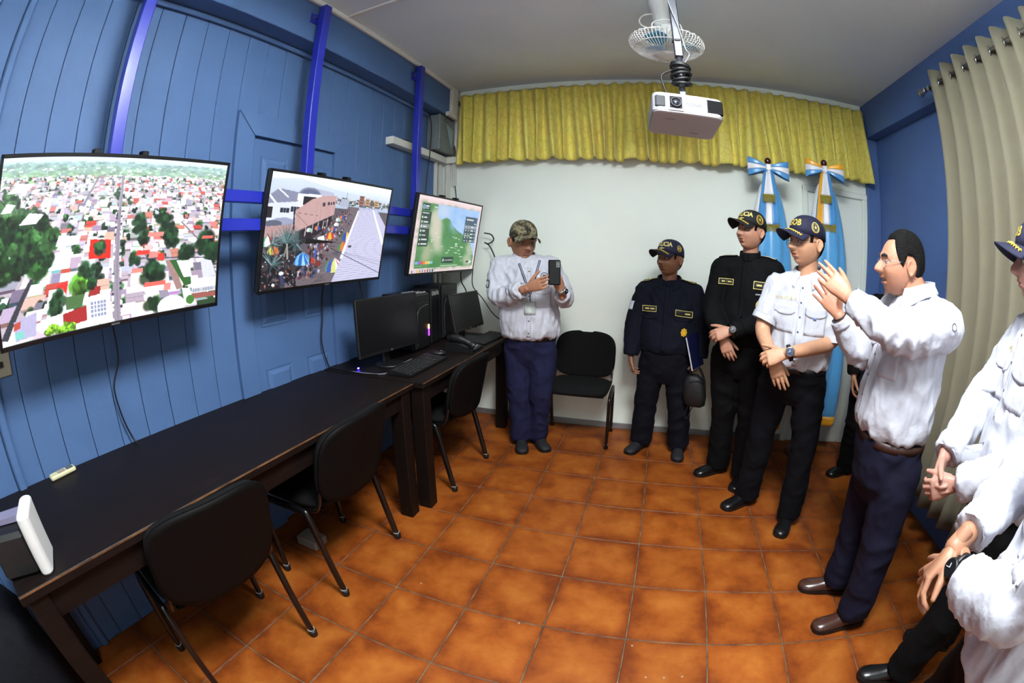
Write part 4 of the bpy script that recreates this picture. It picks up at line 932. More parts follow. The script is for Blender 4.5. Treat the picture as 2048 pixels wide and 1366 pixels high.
ps = tag(MB().sheet(lambda u, v: (-0.34+0.13*u+0.004*math.sin(20*v), 1.64+0.13*v, DZ+0.392+0.006*math.sin(17*u+9*v)*math.sin(11*v)), 12, 12, 0.001).build('plastic_bag', M('clear wrinkled film', (190, 190, 196), rough=0.15, alpha=0.55), smooth=True), 'crumpled clear plastic film on top of the nearer computer tower', 'plastic film')
def keyboard(cx, cy, rz, label, w=0.46, d=0.155):
    k = empty('keyboard', (cx, cy, DZ), rz, label, 'keyboard', 'black keyboards')
    MB().prism([(-d/2, 0.004), (d/2, 0.004), (d/2, 0.014), (-d/2, 0.026)], -w/2, w/2, 'y').build('base', m_blackp, k)
    me = MB().box(-0.0075, 0.0075, -0.0075, 0.0075, 0, 0.006, 0.002).mesh('key', M('black key caps', (30, 30, 32), rough=0.5))
    for r_ in range(6):
        for c_ in range(22):
            if c_ in (15, 18) or (r_ == 0 and c_ % 5 == 1): continue
            o = link(bpy.data.objects.new('key', me), k); o.location = (d/2-0.018-r_*0.0225, -w/2+0.022+c_*0.0198, 0.013+r_*0.0018)
    for y in (-w/2+0.03, w/2-0.03): MB().box(-d/2+0.01, -d/2+0.03, y-0.015, y+0.015, 0, 0.006).build('foot', m_blackp, k)
    MB().box(d/2-0.02, d/2-0.005, -w/2+0.03, w/2-0.03, 0, 0.005).build('foot', m_blackp, k)
keyboard(0.0, 1.285, 0.02, 'black keyboard in front of the large monitor')
keyboard(0.085, 2.165, -0.03, 'black keyboard in front of the smaller monitor', 0.40, 0.13)
ms = empty('computer_mouse', (-0.02, 1.57, DZ), 0.3, 'black computer mouse at the end of the nearer keyboard', 'mouse')
MB().ball((0, 0, 0.018), 0.052, 0.030, 0.0175, 16, 10).build('shell', m_case, ms, smooth=True)
MB().lathe((0.02, 0, 0.031), [(0.005, -0.003), (0.006, 0), (0.005, 0.003)], 10, axis=(0, 1, 0)).build('wheel', MATS['grey ring'], ms)
for i, pts in enumerate(([(-0.10, 1.12, DZ+0.004), (0.0-0.05, 1.15, DZ+0.004), (-0.06, 1.25, DZ+0.012), (-0.12, 1.30, DZ+0.004), (-0.13, 1.42, DZ+0.004)], [(-0.30, 1.02, DZ+0.004), (-0.15, 1.03, DZ+0.004), (-0.09, 1.07, DZ+0.004), (-0.11, 1.2, DZ+0.004), (-0.10, 1.36, DZ+0.004)], [(-0.48, 1.03, DZ+0.004), (-0.35, 1.02, DZ+0.004), (-0.22, 1.01, DZ+0.004), (-0.12, 1.03, DZ+0.004)])):
    cable('desk_cable', pts, 0.0032, ['pale grey cable looped on the desk before the large monitor', 'grey cable lying under the large monitor on the desk', 'black cable running along the joint of the two desks'][i], mat=(MATS['grey cable'] if i < 2 else None), group='cables lying on the desk')
# desk telephone
ph_ = empty('desk_phone', (0.06, 1.80, DZ), 0.0, 'black desk telephone with a white label beside the keyboard', 'telephone')
MB().prism([(-0.10, 0.0), (0.10, 0.0), (0.10, 0.018), (-0.02, 0.05), (-0.10, 0.055)], -0.085, 0.085, 'y').build('base', m_blackp, ph_)
hs = MB(); hs.tube(smooth_path([(-0.09, -0.055, 0.075), (-0.06, -0.058, 0.085), (0.02, -0.058, 0.075), (0.08, -0.055, 0.045), (0.095, -0.055, 0.035)], 5), [0.016]*5+[0.018]*5+[0.014]*5+[0.018]*6, 8, flat=1.6).build('handset', m_blackp, ph_, smooth=True)
MB().add([(-0.085, 0.0, 0.0565), (-0.045, 0.0, 0.0545), (-0.045, 0.07, 0.0545), (-0.085, 0.07, 0.0565)], [(0, 1, 2, 3)]).build('paper_label', M('white paper', (226, 226, 220)), ph_)
kb = MB().box(-0.006, 0.006, -0.006, 0.006, 0, 0.005, 0.0015).mesh('key', MATS['grey ring'])
for r_ in range(5):
    for c_ in range(4):
        o = link(bpy.data.objects.new('key', kb), ph_); o.location = (-0.015+r_*0.022, 0.0+c_*0.02, 0.046-r_*0.0062); o.rotation_euler = (0, 0.27, 0)
# air conditioner remote
rm = empty('remote_control', (-0.475, -0.675, DZ), 0.12, 'cream remote control lying at the back of the long desk', 'remote')
MB().box(-0.022, 0.022, -0.065, 0.065, 0, 0.019, 0.006).build('body', M('cream plastic', (206, 202, 160), rough=0.45), rm)
MB().box(-0.017, 0.017, 0.02, 0.055, 0.019, 0.0196).build('display', M('grey display', (86, 92, 92), rough=0.2), rm)
MB().box(-0.016, 0.016, -0.025, 0.015, 0.019, 0.0195).build('button_field', M('dark button field', (66, 64, 58)), rm)
kb = MB().box(-0.003, 0.003, -0.004, 0.004, 0, 0.0018, 0.0005).mesh('button', M('pale buttons', (190, 170, 150)))
for a in range(3):
    for b in range(4): o = link(bpy.data.objects.new('button', kb), rm); o.location = (-0.010+a*0.010, -0.02+b*0.0105, 0.0192)
# white ended device at the near end of the desk
wd_ = empty('desk_device', (0.04, -0.95, DZ), -0.30, 'black device with a rounded white end block at the near desk corner', 'device')
rbox(-0.075, 0.065, 0.030, 0.075, 0.0, 0.165, 0.02, 5).build('white_end_block', M('white moulded plastic', (206, 206, 204), rough=0.5), wd_)
MB().box(-0.07, 0.05, -0.105, 0.030, 0.0, 0.125, 0.012).build('black_body', m_blackp, wd_)
MB().prism([(-0.105, 0.128), (0.03, 0.128), (0.03, 0.145), (-0.105, 0.140)], -0.06, -0.01, 'x').build('top_panel', M('lilac grey panel', (120, 116, 140), rough=0.3), wd_)
# blue-violet indicator under the monitor edge, seen as a glow on the desk
o = MB().box(-0.30, -0.292, 1.075, 1.083, DZ+0.006, DZ+0.012).build('usb_light', M('blue violet led', (60, 40, 255), emit=30)); tag(o, 'tiny blue violet indicator light on the desk under the large monitor', 'indicator light')
cr = tag(rbox(0.0, 0.14, 0, 0.10, 0, 0.05, 0.01).build('cardboard_box', M('grey carton', (120, 112, 104), rough=0.8)), 'small grey carton on the floor under the long desk', 'carton')
cr.location = (-0.30, 0.36, 0)

# added bag, filling in for the dark corner past the desk's near end
db = empty('added_dark_bag', (-0.22, -1.30, 0), 0.2, 'added dark bag standing in for the unreadable dark mass past the near desk end', 'bag')
m_dark_fill = M('dark corner fill', (9, 11, 18), rough=0.85, spec=0.2, bump=0.4, bscale=20)
rs = []
for z, a, b in ((0.0, 0.20, 0.15), (0.03, 0.25, 0.20), (0.25, 0.27, 0.22), (0.48, 0.26, 0.20), (0.60, 0.22, 0.14), (0.65, 0.12, 0.06)):
    rs.append([(a*math.copysign(abs(math.cos(t))**0.6, math.cos(t))+0.012*math.sin(5*t+9*z), b*math.copysign(abs(math.sin(t))**0.6, math.sin(t))+0.012*math.cos(7*t+11*z), z) for t in [2*math.pi*q/40 for q in range(40)]])
MB().rings(rs).build('pouch', m_dark_fill, db, smooth=True)
MB().tube(smooth_path([(-0.12, 0.05, 0.63), (-0.08, 0.06, 0.72), (0.05, 0.06, 0.74), (0.12, 0.05, 0.63)], 6), 0.011, 8).build('handle', m_dark_fill, db, smooth=True)
MB().tube([(0.10, 0.215, 0.50), (0.13, 0.222, 0.30)], 0.006, 6).build('red_glint_mark', M('red glint paint', (150, 40, 20), rough=0.5), db)  # red stroke painted for a reddish glint in that dark corner
# ------------------------------------------------------------------ people: helpers
def remesh(mb, voxel, smooth_it=4, name='skin'):
    me = bpy.data.meshes.new('tmp'); me.from_pydata(mb.v, [], mb.f); me.update()
    ob = bpy.data.objects.new('tmp', me); COL.objects.link(ob)
    md = ob.modifiers.new('r', 'REMESH'); md.mode = 'VOXEL'; md.voxel_size = voxel; md.adaptivity = 0.0
    if smooth_it:
        sm = ob.modifiers.new('s', 'SMOOTH'); sm.factor = 0.5; sm.iterations = smooth_it
    ev = ob.evaluated_get(bpy.context.evaluated_depsgraph_get())
    out = bpy.data.meshes.new_from_object(ev); out.name = name
    bpy.data.objects.remove(ob); bpy.data.meshes.remove(me)
    out.materials.clear()
    return out
def mesh_arrays(me):
    co = np.empty(len(me.vertices)*3); me.vertices.foreach_get('co', co); no = np.empty(len(me.vertices)*3); me.vertices.foreach_get('normal', no)
    return co.reshape(-1, 3), no.reshape(-1, 3)
def folds(me, amp, scale, seed=0.0, mask=None):
    """cloth creases: ridged noise pushed along the normals"""
    co, no = mesh_arrays(me); sx, sy, sz = scale; d = np.empty(len(co)); N = mnoise.noise
    for i, (x, y, z) in enumerate(co):
        q = 0.35*N((x*4+seed, y*4, z*4))
        a = N((x*sx+seed+q*2, y*sy+seed, z*sz+q*3)); b = N((x*sx*2.1-seed, y*sy*2.1+q*4, z*sz*1.7+seed))
        d[i] = (0.5-abs(a)*1.8)+0.45*(0.4-abs(b)*1.5)
    w = np.ones(len(co)) if mask is None else mask(co)
    co += no*(d*w*amp)[:, None]
    me.vertices.foreach_set('co', co.ravel()); me.update()
def finish(me, name, mats, parent):
    for m in (mats if isinstance(mats, (list, tuple)) else [mats]): me.materials.append(m)
    me.polygons.foreach_set('use_smooth', [True]*len(me.polygons)); me.name = name
    return link(bpy.data.objects.new(name, me), parent)
def V(p): return Vector(p)
class Fr:
    """a person's frame: facing angle in degrees, F forward, R the person's right, U up"""
    def __init__(s, deg, pitch=0.0, roll=0.0):
        a = math.radians(deg); s.F = Vector((math.cos(a), math.sin(a), 0)); s.R = Vector((math.sin(a), -math.cos(a), 0)); s.U = Vector((0, 0, 1))
        if pitch:
            p = math.radians(pitch); F = s.F*math.cos(p)+s.U*math.sin(p); s.U = s.U*math.cos(p)-s.F*math.sin(p); s.F = F
        if roll:
            p = math.radians(roll); R = s.R*math.cos(p)+s.U*math.sin(p); s.U = s.U*math.cos(p)-s.R*math.sin(p); s.R = R
    def w(s, c, x, y, z): return c+s.R*x+s.F*y+s.U*z
def oval(c, fr, hw, df, db, n=28, e=2.3):
    out = []
    for k in range(n):
        t = 2*math.pi*k/n; cx, cy = math.cos(t), math.sin(t)
        q = (abs(cx)**e+abs(cy)**e)**(-1/e)
        out.append(c+fr.R*(hw*cx*q)+fr.F*((df if cy > 0 else db)*cy*q))
    return out
def chain(mb, pts, rad, n=14, end=True):
    """tapered limb with rounded ends"""
    P = [V(p) for p in pts]; L = []; r = []
    for i in range(len(P)-1):
        m = 5
        for k in range(m): L.append(P[i].lerp(P[i+1], k/m)); r.append(rad[i]+(rad[i+1]-rad[i])*k/m)
    L.append(P[-1]); r.append(rad[-1])
    # soften the bends
    for _ in range(2):
        L = [L[0]]+[(L[i-1]+L[i]*2+L[i+1])/4 for i in range(1, len(L)-1)]+[L[-1]]
    mb.tube(L, r, n)
    mb.ball(L[0], r[0], n=12, m=8)
    if end: mb.ball(L[-1], r[-1], n=12, m=8)
# ---- head -------------------------------------------------------------------
def g2(x, z, cx, cz, sx, sz): return math.exp(-((x-cx)/sx)**2-((z-cz)/sz)**2)
def head_pt(az, el, s=1.0, opt={}):
    """a point of the bare head in its own axes (right, forward, up); eye level is z = 0"""
    cx, cy, cz = math.cos(el)*math.sin(az), math.cos(el)*math.cos(az), math.sin(el)
    e = 2.25; q = (abs(cx)**e+abs(cy)**e+abs(cz)**e)**(-1/e); cx *= q; cy *= q; cz *= q
    fat = opt.get('fat', 0.0)
    z = cz*(0.122 if cz > 0 else 0.118)
    x = cx*0.077; y = cy*(0.093 if cy > 0 else 0.104)
    t = max(0, -z/0.118)
    x *= 1-(0.30-fat)*t*t; 
    if y < 0: y *= 1-0.42*t
    else: y *= 1-0.05*t
    if z > 0: y -= 0.012*(z/0.122)**2
    y += 0.008
    if cy > 0.05:
        w = smoothstep(0.05, 0.45, cy)
        ax = abs(x)
        d = 0
        nz = smoothstep(0.022, -0.030, z)*smoothstep(-0.050, -0.034, z)
        d += 0.030*nz*math.exp(-(x/(0.0105+0.006*nz))**2)*opt.get('nose', 1.0)
        d += 0.010*g2(ax, z, 0.016, -0.033, 0.009, 0.009)
        d += 0.006*math.exp(-((z-0.026)/0.011)**2)*smoothstep(0.062, 0.03, ax)
        d -= 0.013*g2(ax, z, 0.032, 0.004, 0.018, 0.012)
        d += 0.006*g2(ax, z, 0.046, -0.030, 0.026, 0.022)*(1+4*fat)
        lw = smoothstep(0.030, 0.018, ax)
        op = opt.get('open', 0.0)
        d += lw*(0.0075*math.exp(-((z+0.057)/0.006)**2)+0.0085*math.exp(-((z+0.071+op)/0.007)**2)-0.005*math.exp(-((z+0.064+op*0.5)/(0.0025+op*0.6))**2)*(1+op*160))
        d += 0.004*g2(x, z, 0, -0.048, 0.022, 0.008)
        d += 0.011*g2(x, z, 0, -0.102, 0.026, 0.016)
        d -= 0.004*g2(x, z, 0, -0.084, 0.024, 0.007)
        y += d*w
    return Vector((x*s, y*s, z*s))
def build_head(mb, c, fr, s, opt):
    NA, NE_ = 88, 64; rows = []
    for j in range(1, NE_):
        el = -math.pi/2+math.pi*j/NE_
        row = []
        for i in range(NA):
            u = -1+2*i/NA; az = math.pi*(0.62*u+0.38*u*abs(u)**1.6)   # denser at the face
            p = head_pt(az, el, s, opt); row.append(fr.w(c, *p))
        rows.append(row)
    mb.rings(rows)
    for sd in (-1, 1):     # ears
        E = []
        for k in range(14):
            t = 2*math.pi*k/14; E.append((0.021*math.cos(t)*(1 if math.sin(t) > -0.2 else 0.72), 0.033*math.sin(t)))
        def ring(o, k, dz=0): return [fr.w(c, sd*s*(0.074+o+0.006*max(0, -q[0])/0.02*0.5+0.30*max(0, -(q[0]))*1.0), s*(-0.012+q[0]*k), s*(-0.006+q[1]*k+dz)) for q in E]
        R_ = [ring(-0.010, 0.6), ring(0.0, 0.85), ring(0.008, 1.0), ring(0.015, 0.96), ring(0.015, 0.78), ring(0.0105, 0.55), ring(0.0098, 0.3)]
        mb.rings(R_ if sd > 0 else [r[::-1] for r in R_])
def head_patch(az0, az1, el0f, el1f, c, fr, s, opt, off, nu=16, nv=6, th=0.002, taper=True):
    def fn(u, v):
        az = az0+(az1-az0)*u; e0 = el0f(az); e1 = el1f(az); el = e0+(e1-e0)*v
        p = head_pt(az, el, s, opt); n = Vector((p.x, p.y, p.z*0.8)).normalized()
        k = off*(min(1, 6*min(v, 1-v)+0.15) if taper else 1)
        return fr.w(c, *(p+n*k))
    return MB().sheet(fn, nu, nv, th)
def face_bits(par, c, fr, s, opt, brow_col, iris=(38, 24, 16)):
    mw = M('eye white', (206, 200, 194), rough=0.2); mi = M('dark iris', iris, rough=0.15); mbw = M('brow %s' % str(brow_col), brow_col, rough=0.9)
    lid = M(opt['skin']+' lid', opt['lid'], rough=0.6)
    for sd in (-1, 1):
        ex, ez = sd*0.032*s, 0.003*s
        ey = (0.093*math.sqrt(max(0.0, 1-(0.032/0.077)**2))-0.004)*s
        e = MB().ball((0, 0, 0), 0.0125*s, 0.0105*s, 0.0085*s, 14, 10); e.v = [tuple(fr.w(c, ex+p[0], ey+p[1], ez+p[2])) for p in e.v]
        eo = e.build('eye', mw, par, smooth=True)
        g = opt.get('gaze', 0.0)
        e = MB().ball((0, 0, 0), 0.0062*s, 0.003*s, 0.0062*s, 12, 8); e.v = [tuple(fr.w(c, ex+g+p[0], ey+0.0088*s+p[1], ez+p[2]-0.0005)) for p in e.v]
        e.build('iris', mi, eo, smooth=True)
        def lidf(u, v):
            a = (u-0.5)*2.2; b = 0.25+1.05*v
            return fr.w(c, ex+0.0142*s*math.sin(a), ey+0.0125*s*math.cos(a)*math.cos(b), ez+0.0098*s*math.sin(b)*(0.6+0.4*math.cos(a)))
        MB().sheet(lidf, 8, 5, 0.0015).build('eyelid', lid, eo, smooth=True)
        a0, a1 = sd*0.20, sd*0.62
        head_patch(min(a0, a1), max(a0, a1), lambda az: 0.185-0.10*abs(abs(az)-0.40), lambda az: 0.275-0.24*abs(abs(az)-0.38), c, fr, s, opt, 0.003*s, 10, 4, 0.002).build('eyebrow', mbw, par, smooth=True)
    lip = M(opt['skin']+' lip', opt['lip'], rough=0.45)
    def lipm(z0, z1, nm):
        def fn(u, v):
            x = (u-0.5)*0.050; z = z0+(z1-z0)*v-0.003*(abs(u-0.5)*2)**2*(1 if nm == 'upper_lip' else -1)
            az = math.asin(max(-1, min(1, x/0.085))); el = math.asin(max(-1, min(1, z/0.118)))*0.93
            # search elevation giving the wanted height
            for _ in range(5):
                p = head_pt(az, el, 1, opt); el += (z-p.z)/0.11
            p = head_pt(az, el, s, opt); return fr.w(c, p.x, p.y+0.0012*s, p.z)
        MB().sheet(fn, 12, 4, 0.0012).build(nm, lip, par, smooth=True)
    op = opt.get('open', 0.0)
    lipm(-0.0525, -0.0625, 'upper_lip'); lipm(-0.066-op, -0.077-op, 'lower_lip')
def hair_cover(par, c, fr, s, opt, col, thick=0.010, full=True, top=True):
    m = M('hair %s' % str(col), col, rough=0.7, spec=0.2, bump=0.9, bscale=90, bstretch=(1, 1, 4))
    def low(az):
        a = abs(az)
        if a < 0.75: return 0.80 if top else 0.6
        if a < 1.15: return 0.80-(a-0.75)/0.40*0.62
        if a < 1.42: return 0.16-(a-1.15)*0.9
        if a < 2.02: return -0.083+0.40*smoothstep(1.42, 1.55, a)-0.12*smoothstep(1.85, 2.02, a)
        return 0.197-0.86*smoothstep(2.02, 2.30, a)
    def fn(u, v):
        az = -math.pi+2*math.pi*u; l = low(az); hi = math.pi/2-0.02
        el = l+(hi-l)*v; p = head_pt(az, el, s, opt)
        n = Vector((p.x, p.y, max(p.z, 0))).normalized()
        k = thick*min(1.0, 0.1+v*(9 if abs(az) > 0.9 else 5))+0.010*top*smoothstep(0.2, 0.9, v)
        return fr.w(c, *(p+n*k*s))
    MB().sheet(fn, 72, 20, 0.004).build('hair', m, par, smooth=True)
def short_hair(par, c, fr, s, opt, col):
    """clipped hair showing below a cap"""
    m = M('hair %s' % str(col), col, rough=0.7, spec=0.2, bump=0.9, bscale=90, bstretch=(1, 1, 4))
    def low(az):
        a = abs(az); return 0.02 if a < 1.42 else (0.30 if a < 2.02 else 0.30-0.90*smoothstep(2.02, 2.30, a))
    def fn(u, v):
        az = 1.18+(2*math.pi-2.36)*u; az = az if az <= math.pi else az-2*math.pi
        el = low(az)+(0.55-low(az))*v; p = head_pt(az, el, s, opt); n = Vector((p.x, p.y, 0)).normalized()
        return fr.w(c, *(p+n*(0.0005+0.005*min(1, v*5))*s))
    MB().sheet(fn, 48, 10, 0.003).build('hair', m, par, smooth=True)
def build_cap(par, c, fr, s, mat, letters=None, lmat=None, leaves=None, emblem=None, brim_mat=None, name='cap'):
    a, yf, yb, zt = 0.087*s, 0.106*s, 0.116*s, 0.112*s; zc = 0.030*s; yo = 0.006*s
    def edge(az): return (0.034+0.012*math.cos(az))*s
    def pt(az, z, off=0.0):
        t = min(1, max(0, (z-zc)/zt)); r = max(0.0, 1-t**2.5)**(1/2.3)
        ca, sa = math.cos(az), math.sin(az)
        y = (yf if ca > 0 else yb)*ca
        n = Vector((sa/a, ca/(yf if ca > 0 else yb), 1.0*t**1.5/zt*0.9)).normalized()
        return Vector((a*sa*r, yo+y*r, z))+n*off
    top = zc+zt
    def dome(u, v):
        az = -math.pi+2*math.pi*u; z0 = edge(az); t = v**0.55 if v < 1 else 1
        return fr.w(c, *pt(az, z0+(top-0.0006*s-z0)*math.sin(t*math.pi/2)))
    cap = MB().sheet(dome, 60, 18, 0.004).build(name, mat, par, smooth=True)
    b = MB().ball((0, 0, 0), 0.006*s, 0.006*s, 0.004*s, 10, 6); b.v = [tuple(fr.w(c, p[0], yo+p[1], top+p[2])) for p in b.v]; b.build('cap_button', mat, cap, smooth=True)
    def brim(u, v):
        az = math.radians(-66+132*u); p = pt(az, edge(az)+0.004*s)
        k = math.cos(az*1.05)**0.55 if abs(az*1.05) < math.pi/2 else 0
        L = 0.092*s*k
        return fr.w(c, p.x*(1+0.02*v), p.y+L*v, p.z-0.006*s*v-0.55*(p.x*p.x)/(0.087*s)*(0.35+0.65*v)+0.004*s)
    br = MB().sheet(brim, 30, 8, 0.004).build('brim', brim_mat or mat, cap, smooth=True)
    for az in (-1.0, -2.1, 1.0, 2.1, 0.0, math.pi):    # stitched seams
        MB().tube([fr.w(c, *pt(az, edge(az)+(top-0.004*s-edge(az))*k/9, 0.0025)) for k in range(10)], 0.0012, 5).build('seam', mat, cap, smooth=True)
    def stamp(body, size, az0, z0, m, nm, bold=0.0, squeeze=1.0):
        v_, f_ = text_mesh(body, size*s, bold)
        MB().add([fr.w(c, *pt(az0-0+p[0]*squeeze/(0.098*s)*(-1), z0*s+p[1], 0.0045)) for p in v_], f_).build(nm, m, cap)
    if letters:
        for body, size, az0, z0 in letters: stamp(body, size, az0, z0, lmat, 'lettering', 0.0012)
    if leaves:
        for sd in (-1, 1):
            lv = MB()
            for i in range(7):
                u = 0.5+sd*(0.06+0.052*i); q = V(brim(u, 0.26+0.03*i)); q2 = V(brim(u+sd*0.05, 0.24+0.045*i)); d = (q2-q)
                up = fr.U*0.0045
                for k, wv in ((0.35, 0.10), (0.35, -0.02)):
                    w_ = V(brim(u+sd*0.03, 0.20+0.03*i+wv*2+0.06))
                    lv.tube([q+up, (q+w_)/2+up*1.2, w_+up], [0.0015, 0.0075*s, 0.0015], 6, flat=0.4)
                lv.tube([q+up, q2+up], 0.0035*s, 6, flat=0.6)
            lv.build('oak_leaves', leaves, cap, smooth=True)
    if emblem:
        for az0, r, m in emblem:
            for rr, w_ in ((r, 0.0022*s), (r*0.72, 0.0012*s)):
                MB().tube([fr.w(c, *pt(az0+rr*s*math.cos(t)/(0.1*s), 0.078*s+rr*s*1.15*math.sin(t), 0.0035)) for t in [2*math.pi*k/28 for k in range(29)]], w_, 6).build('emblem_ring', m, cap, smooth=True)
            mb = MB()
            for k in range(5):
                t = 2*math.pi*k/5+0.3; q0 = V(fr.w(c, *pt(az0, 0.078*s, 0.0035))); q1 = V(fr.w(c, *pt(az0+r*0.5*math.cos(t)/0.1, (0.078+r*0.5*math.sin(t))*s, 0.0035))); mb.tube([q0, q1], [0.003*s, 0.0012*s], 6)
            mb.build('emblem', m, cap)
    return cap
# ---- hands ------------------------------------------------------------------
def build_hand(mb, wrist, d, n, side, curl=(0.35, 0.35, 0.25), spread=0.10, thumb=(0.55, 0.75, 0.30), s=1.0, per=None, tcurl=0.25):
    """wrist, direction of the fingers d, direction the palm faces n, side 'R' or 'L'"""
    d = V(d).normalized(); n = V(n); n = (n-d*n.dot(d)).normalized(); t = d.cross(n)*(1 if side == 'R' else -1); w = V(wrist)
    def rg(c, rx, ry, k=14):
        return [c+t*(rx*math.copysign(abs(math.cos(a))**0.75, math.cos(a)))+n*(ry*math.copysign(abs(math.sin(a))**0.9, math.sin(a))) for a in [2*math.pi*q/k for q in range(k)]]
    mb.rings([rg(w-d*0.05*s, 0.026*s, 0.021*s), rg(w, 0.027*s, 0.019*s), rg(w+d*0.028*s+t*0.003*s, 0.035*s, 0.018*s), rg(w+d*0.06*s, 0.040*s, 0.015*s), rg(w+d*0.088*s-t*0.001, 0.040*s, 0.012*s), rg(w+d*0.096*s-t*0.001, 0.036*s, 0.008*s)])
    spec = [(0.030, 0.088, 0.072), (0.010, 0.093, 0.080), (-0.011, 0.089, 0.074), (-0.031, 0.080, 0.058)]
    for i, (o, kd, L) in enumerate(spec):
        c = (per[i] if per else curl); sp = spread*(1.2-i*0.8)
        p = w+d*kd*s+t*o*s+n*0.001; a = 0.0; pts = [p-d*0.02*s]; pts.append(p)
        base = (d+t*sp).normalized()
        for seg, cc in zip((0.45, 0.30, 0.25), c):
            a += cc; p = p+(base*math.cos(a)+n*math.sin(a))*L*seg*s; pts.append(p)
        rr = [0.0095*s, 0.0096*s, 0.0088*s, 0.0080*s, 0.0066*s]
        if i == 3: rr = [r*0.88 for r in rr]
        mb.tube(pts, rr, 8); mb.ball(pts[-1], rr[-1], n=8, m=6); mb.ball(pts[2], rr[2]*1.03, n=8, m=6); mb.ball(pts[1], rr[1]*1.02, n=8, m=6)
    p = w+d*0.022*s+t*0.022*s+n*0.006*s; dr = (d*thumb[0]+t*thumb[1]+n*thumb[2]).normalized(); pts = [p]
    q = p
    for L, k in ((0.042, 0), (0.032, 1), (0.026, 1)):
        if k: dr = (dr+d*tcurl+n*tcurl*0.6).normalized()
        q = q+dr*L*s; pts.append(q)
    rr = [0.016*s, 0.0125*s, 0.0108*s, 0.0078*s]; mb.tube(pts, rr, 8)
    for a, b in zip(pts, rr): mb.ball(a, b, n=8, m=6)
# ---- clothes bits ------------------------------------------------------------
def bvh_of(ob):
    me = ob.data; return BVHTree.FromPolygons([v.co.copy() for v in me.vertices], [tuple(p.vertices) for p in me.polygons])
def on_cloth(bvh, c, fr, x, z, off=0.003, dirv=None, far=0.27):
    dv = dirv or fr.F; o = c+fr.R*x+Vector((0, 0, 1))*(z-c.z)+dv*far
    h = bvh.ray_cast(o, -dv)
    if h[0] is None: return c+fr.R*x+Vector((0, 0, 1))*(z-c.z)+dv*0.1
    return h[0]+dv*off
def patch_on(bvh, c, fr, x0, x1, z0, z1, name, mat, par, off=0.003, th=0.002, nu=8, nv=6, dirv=None, skew=0.0, round_=0.0):
    def fn(u, v):
        x = x0+(x1-x0)*u; z = z0+(z1-z0)*v+skew*(u-0.5)
        if round_: z += round_*(abs(u-0.5)*2)**3*(1-v)
        return on_cloth(bvh, c, fr, x, z, off, dirv)
    return MB().sheet(fn, nu, nv, th).build(name, mat, par, smooth=True)
def text_on(bvh, c, fr, x, z, body, size, name, mat, par, off=0.005, dirv=None, bold=0.0):
    v_, f_ = text_mesh(body, size, bold)
    return MB().add([on_cloth(bvh, c, fr, x-p[0], z+p[1], off, dirv) for p in v_], f_).build(name, mat, par)
def ring_on(bvh, c, fr, x, z, r, w_, name, mat, par, dirv=None, ell=1.2):
    return MB().tube([on_cloth(bvh, c, fr, x+r*math.cos(t), z+r*ell*math.sin(t), 0.003, dirv) for t in [2*math.pi*k/24 for k in range(25)]], w_, 5).build(name, mat, par, smooth=True)
def build_shoe(par, ankle, ang, mat, sole, L=0.275, name='shoe'):
    f = Fr(ang); a = V((ankle[0], ankle[1], 0)); sh = empty_child(name, par)
    prof = [(-0.075, 0.030, 0.085), (-0.068, 0.036, 0.100), (-0.03, 0.038, 0.105), (0.02, 0.038, 0.098), (0.06, 0.041, 0.075), (0.11, 0.046, 0.058), (0.15, 0.046, 0.050), (0.175, 0.040, 0.042), (0.192, 0.026, 0.034), (0.199, 0.010, 0.026)]
    k = L/0.275; rs = []
    for y, w_, h in prof:
        r = []
        for q in range(14):
            t = math.pi*q/13; r.append(f.w(a, w_*math.cos(t)*1.0, y*k, 0.016+(h-0.016)*max(0.0, math.sin(t))**0.75))
        rs.append(r)
    mb = MB(); mb.rings(rs); mb.build('upper', mat, sh, smooth=True)
    so = MB(); P = [(y*k, w_+0.004) for y, w_, h in prof]
    out = [(w_, y) for y, w_ in P]+[(-w_, y) for y, w_ in reversed(P)]
    so.rings([[f.w(a, x, y, z) for x, y in out] for z in (0.0005, 0.010, 0.022)]); so.build('sole', sole, sh)
    return sh
def empty_child(name, par):
    o = bpy.data.objects.new(name, None); o.empty_display_size = 0.05; return link(o, par)
def collar(par, c, fr, rn, mat, open_=0.5, h=0.038, drop=0.05):
    """turned-down shirt collar round the neck point c"""
    def band(u, v):
        a = open_*0.5+(2*math.pi-open_)*u; x, y = math.sin(a), math.cos(a)
        r = rn*(1+0.10*(1-v)); return fr.w(c, r*x, r*1.05*y+0.006*y-0.016*max(0, y), -0.028*max(0, y)+h*(v-0.35)+0.014*max(0, -y))
    st = MB().sheet(band, 40, 5, 0.003).build('collar', mat, par, smooth=True)
    for sd in (-1, 1):
        def leaf(u, v, sd=sd):
            a = sd*(open_*0.5+(math.pi-open_*0.5)*u); x, y = math.sin(a), math.cos(a)
            pt_ = (1-u)**3
            r = rn*(1.02+0.34*v+0.10*v*max(0, y)); return fr.w(c, r*x*(1+0.25*pt_*v), r*1.05*y+0.004-0.016*max(0, y), -0.028*max(0, y)+h*0.65-(h*0.95+drop*pt_)*v+0.014*max(0, -y))
        MB().sheet(leaf, 22, 5, 0.003).build('collar_leaf', mat, st, smooth=True)
    return st
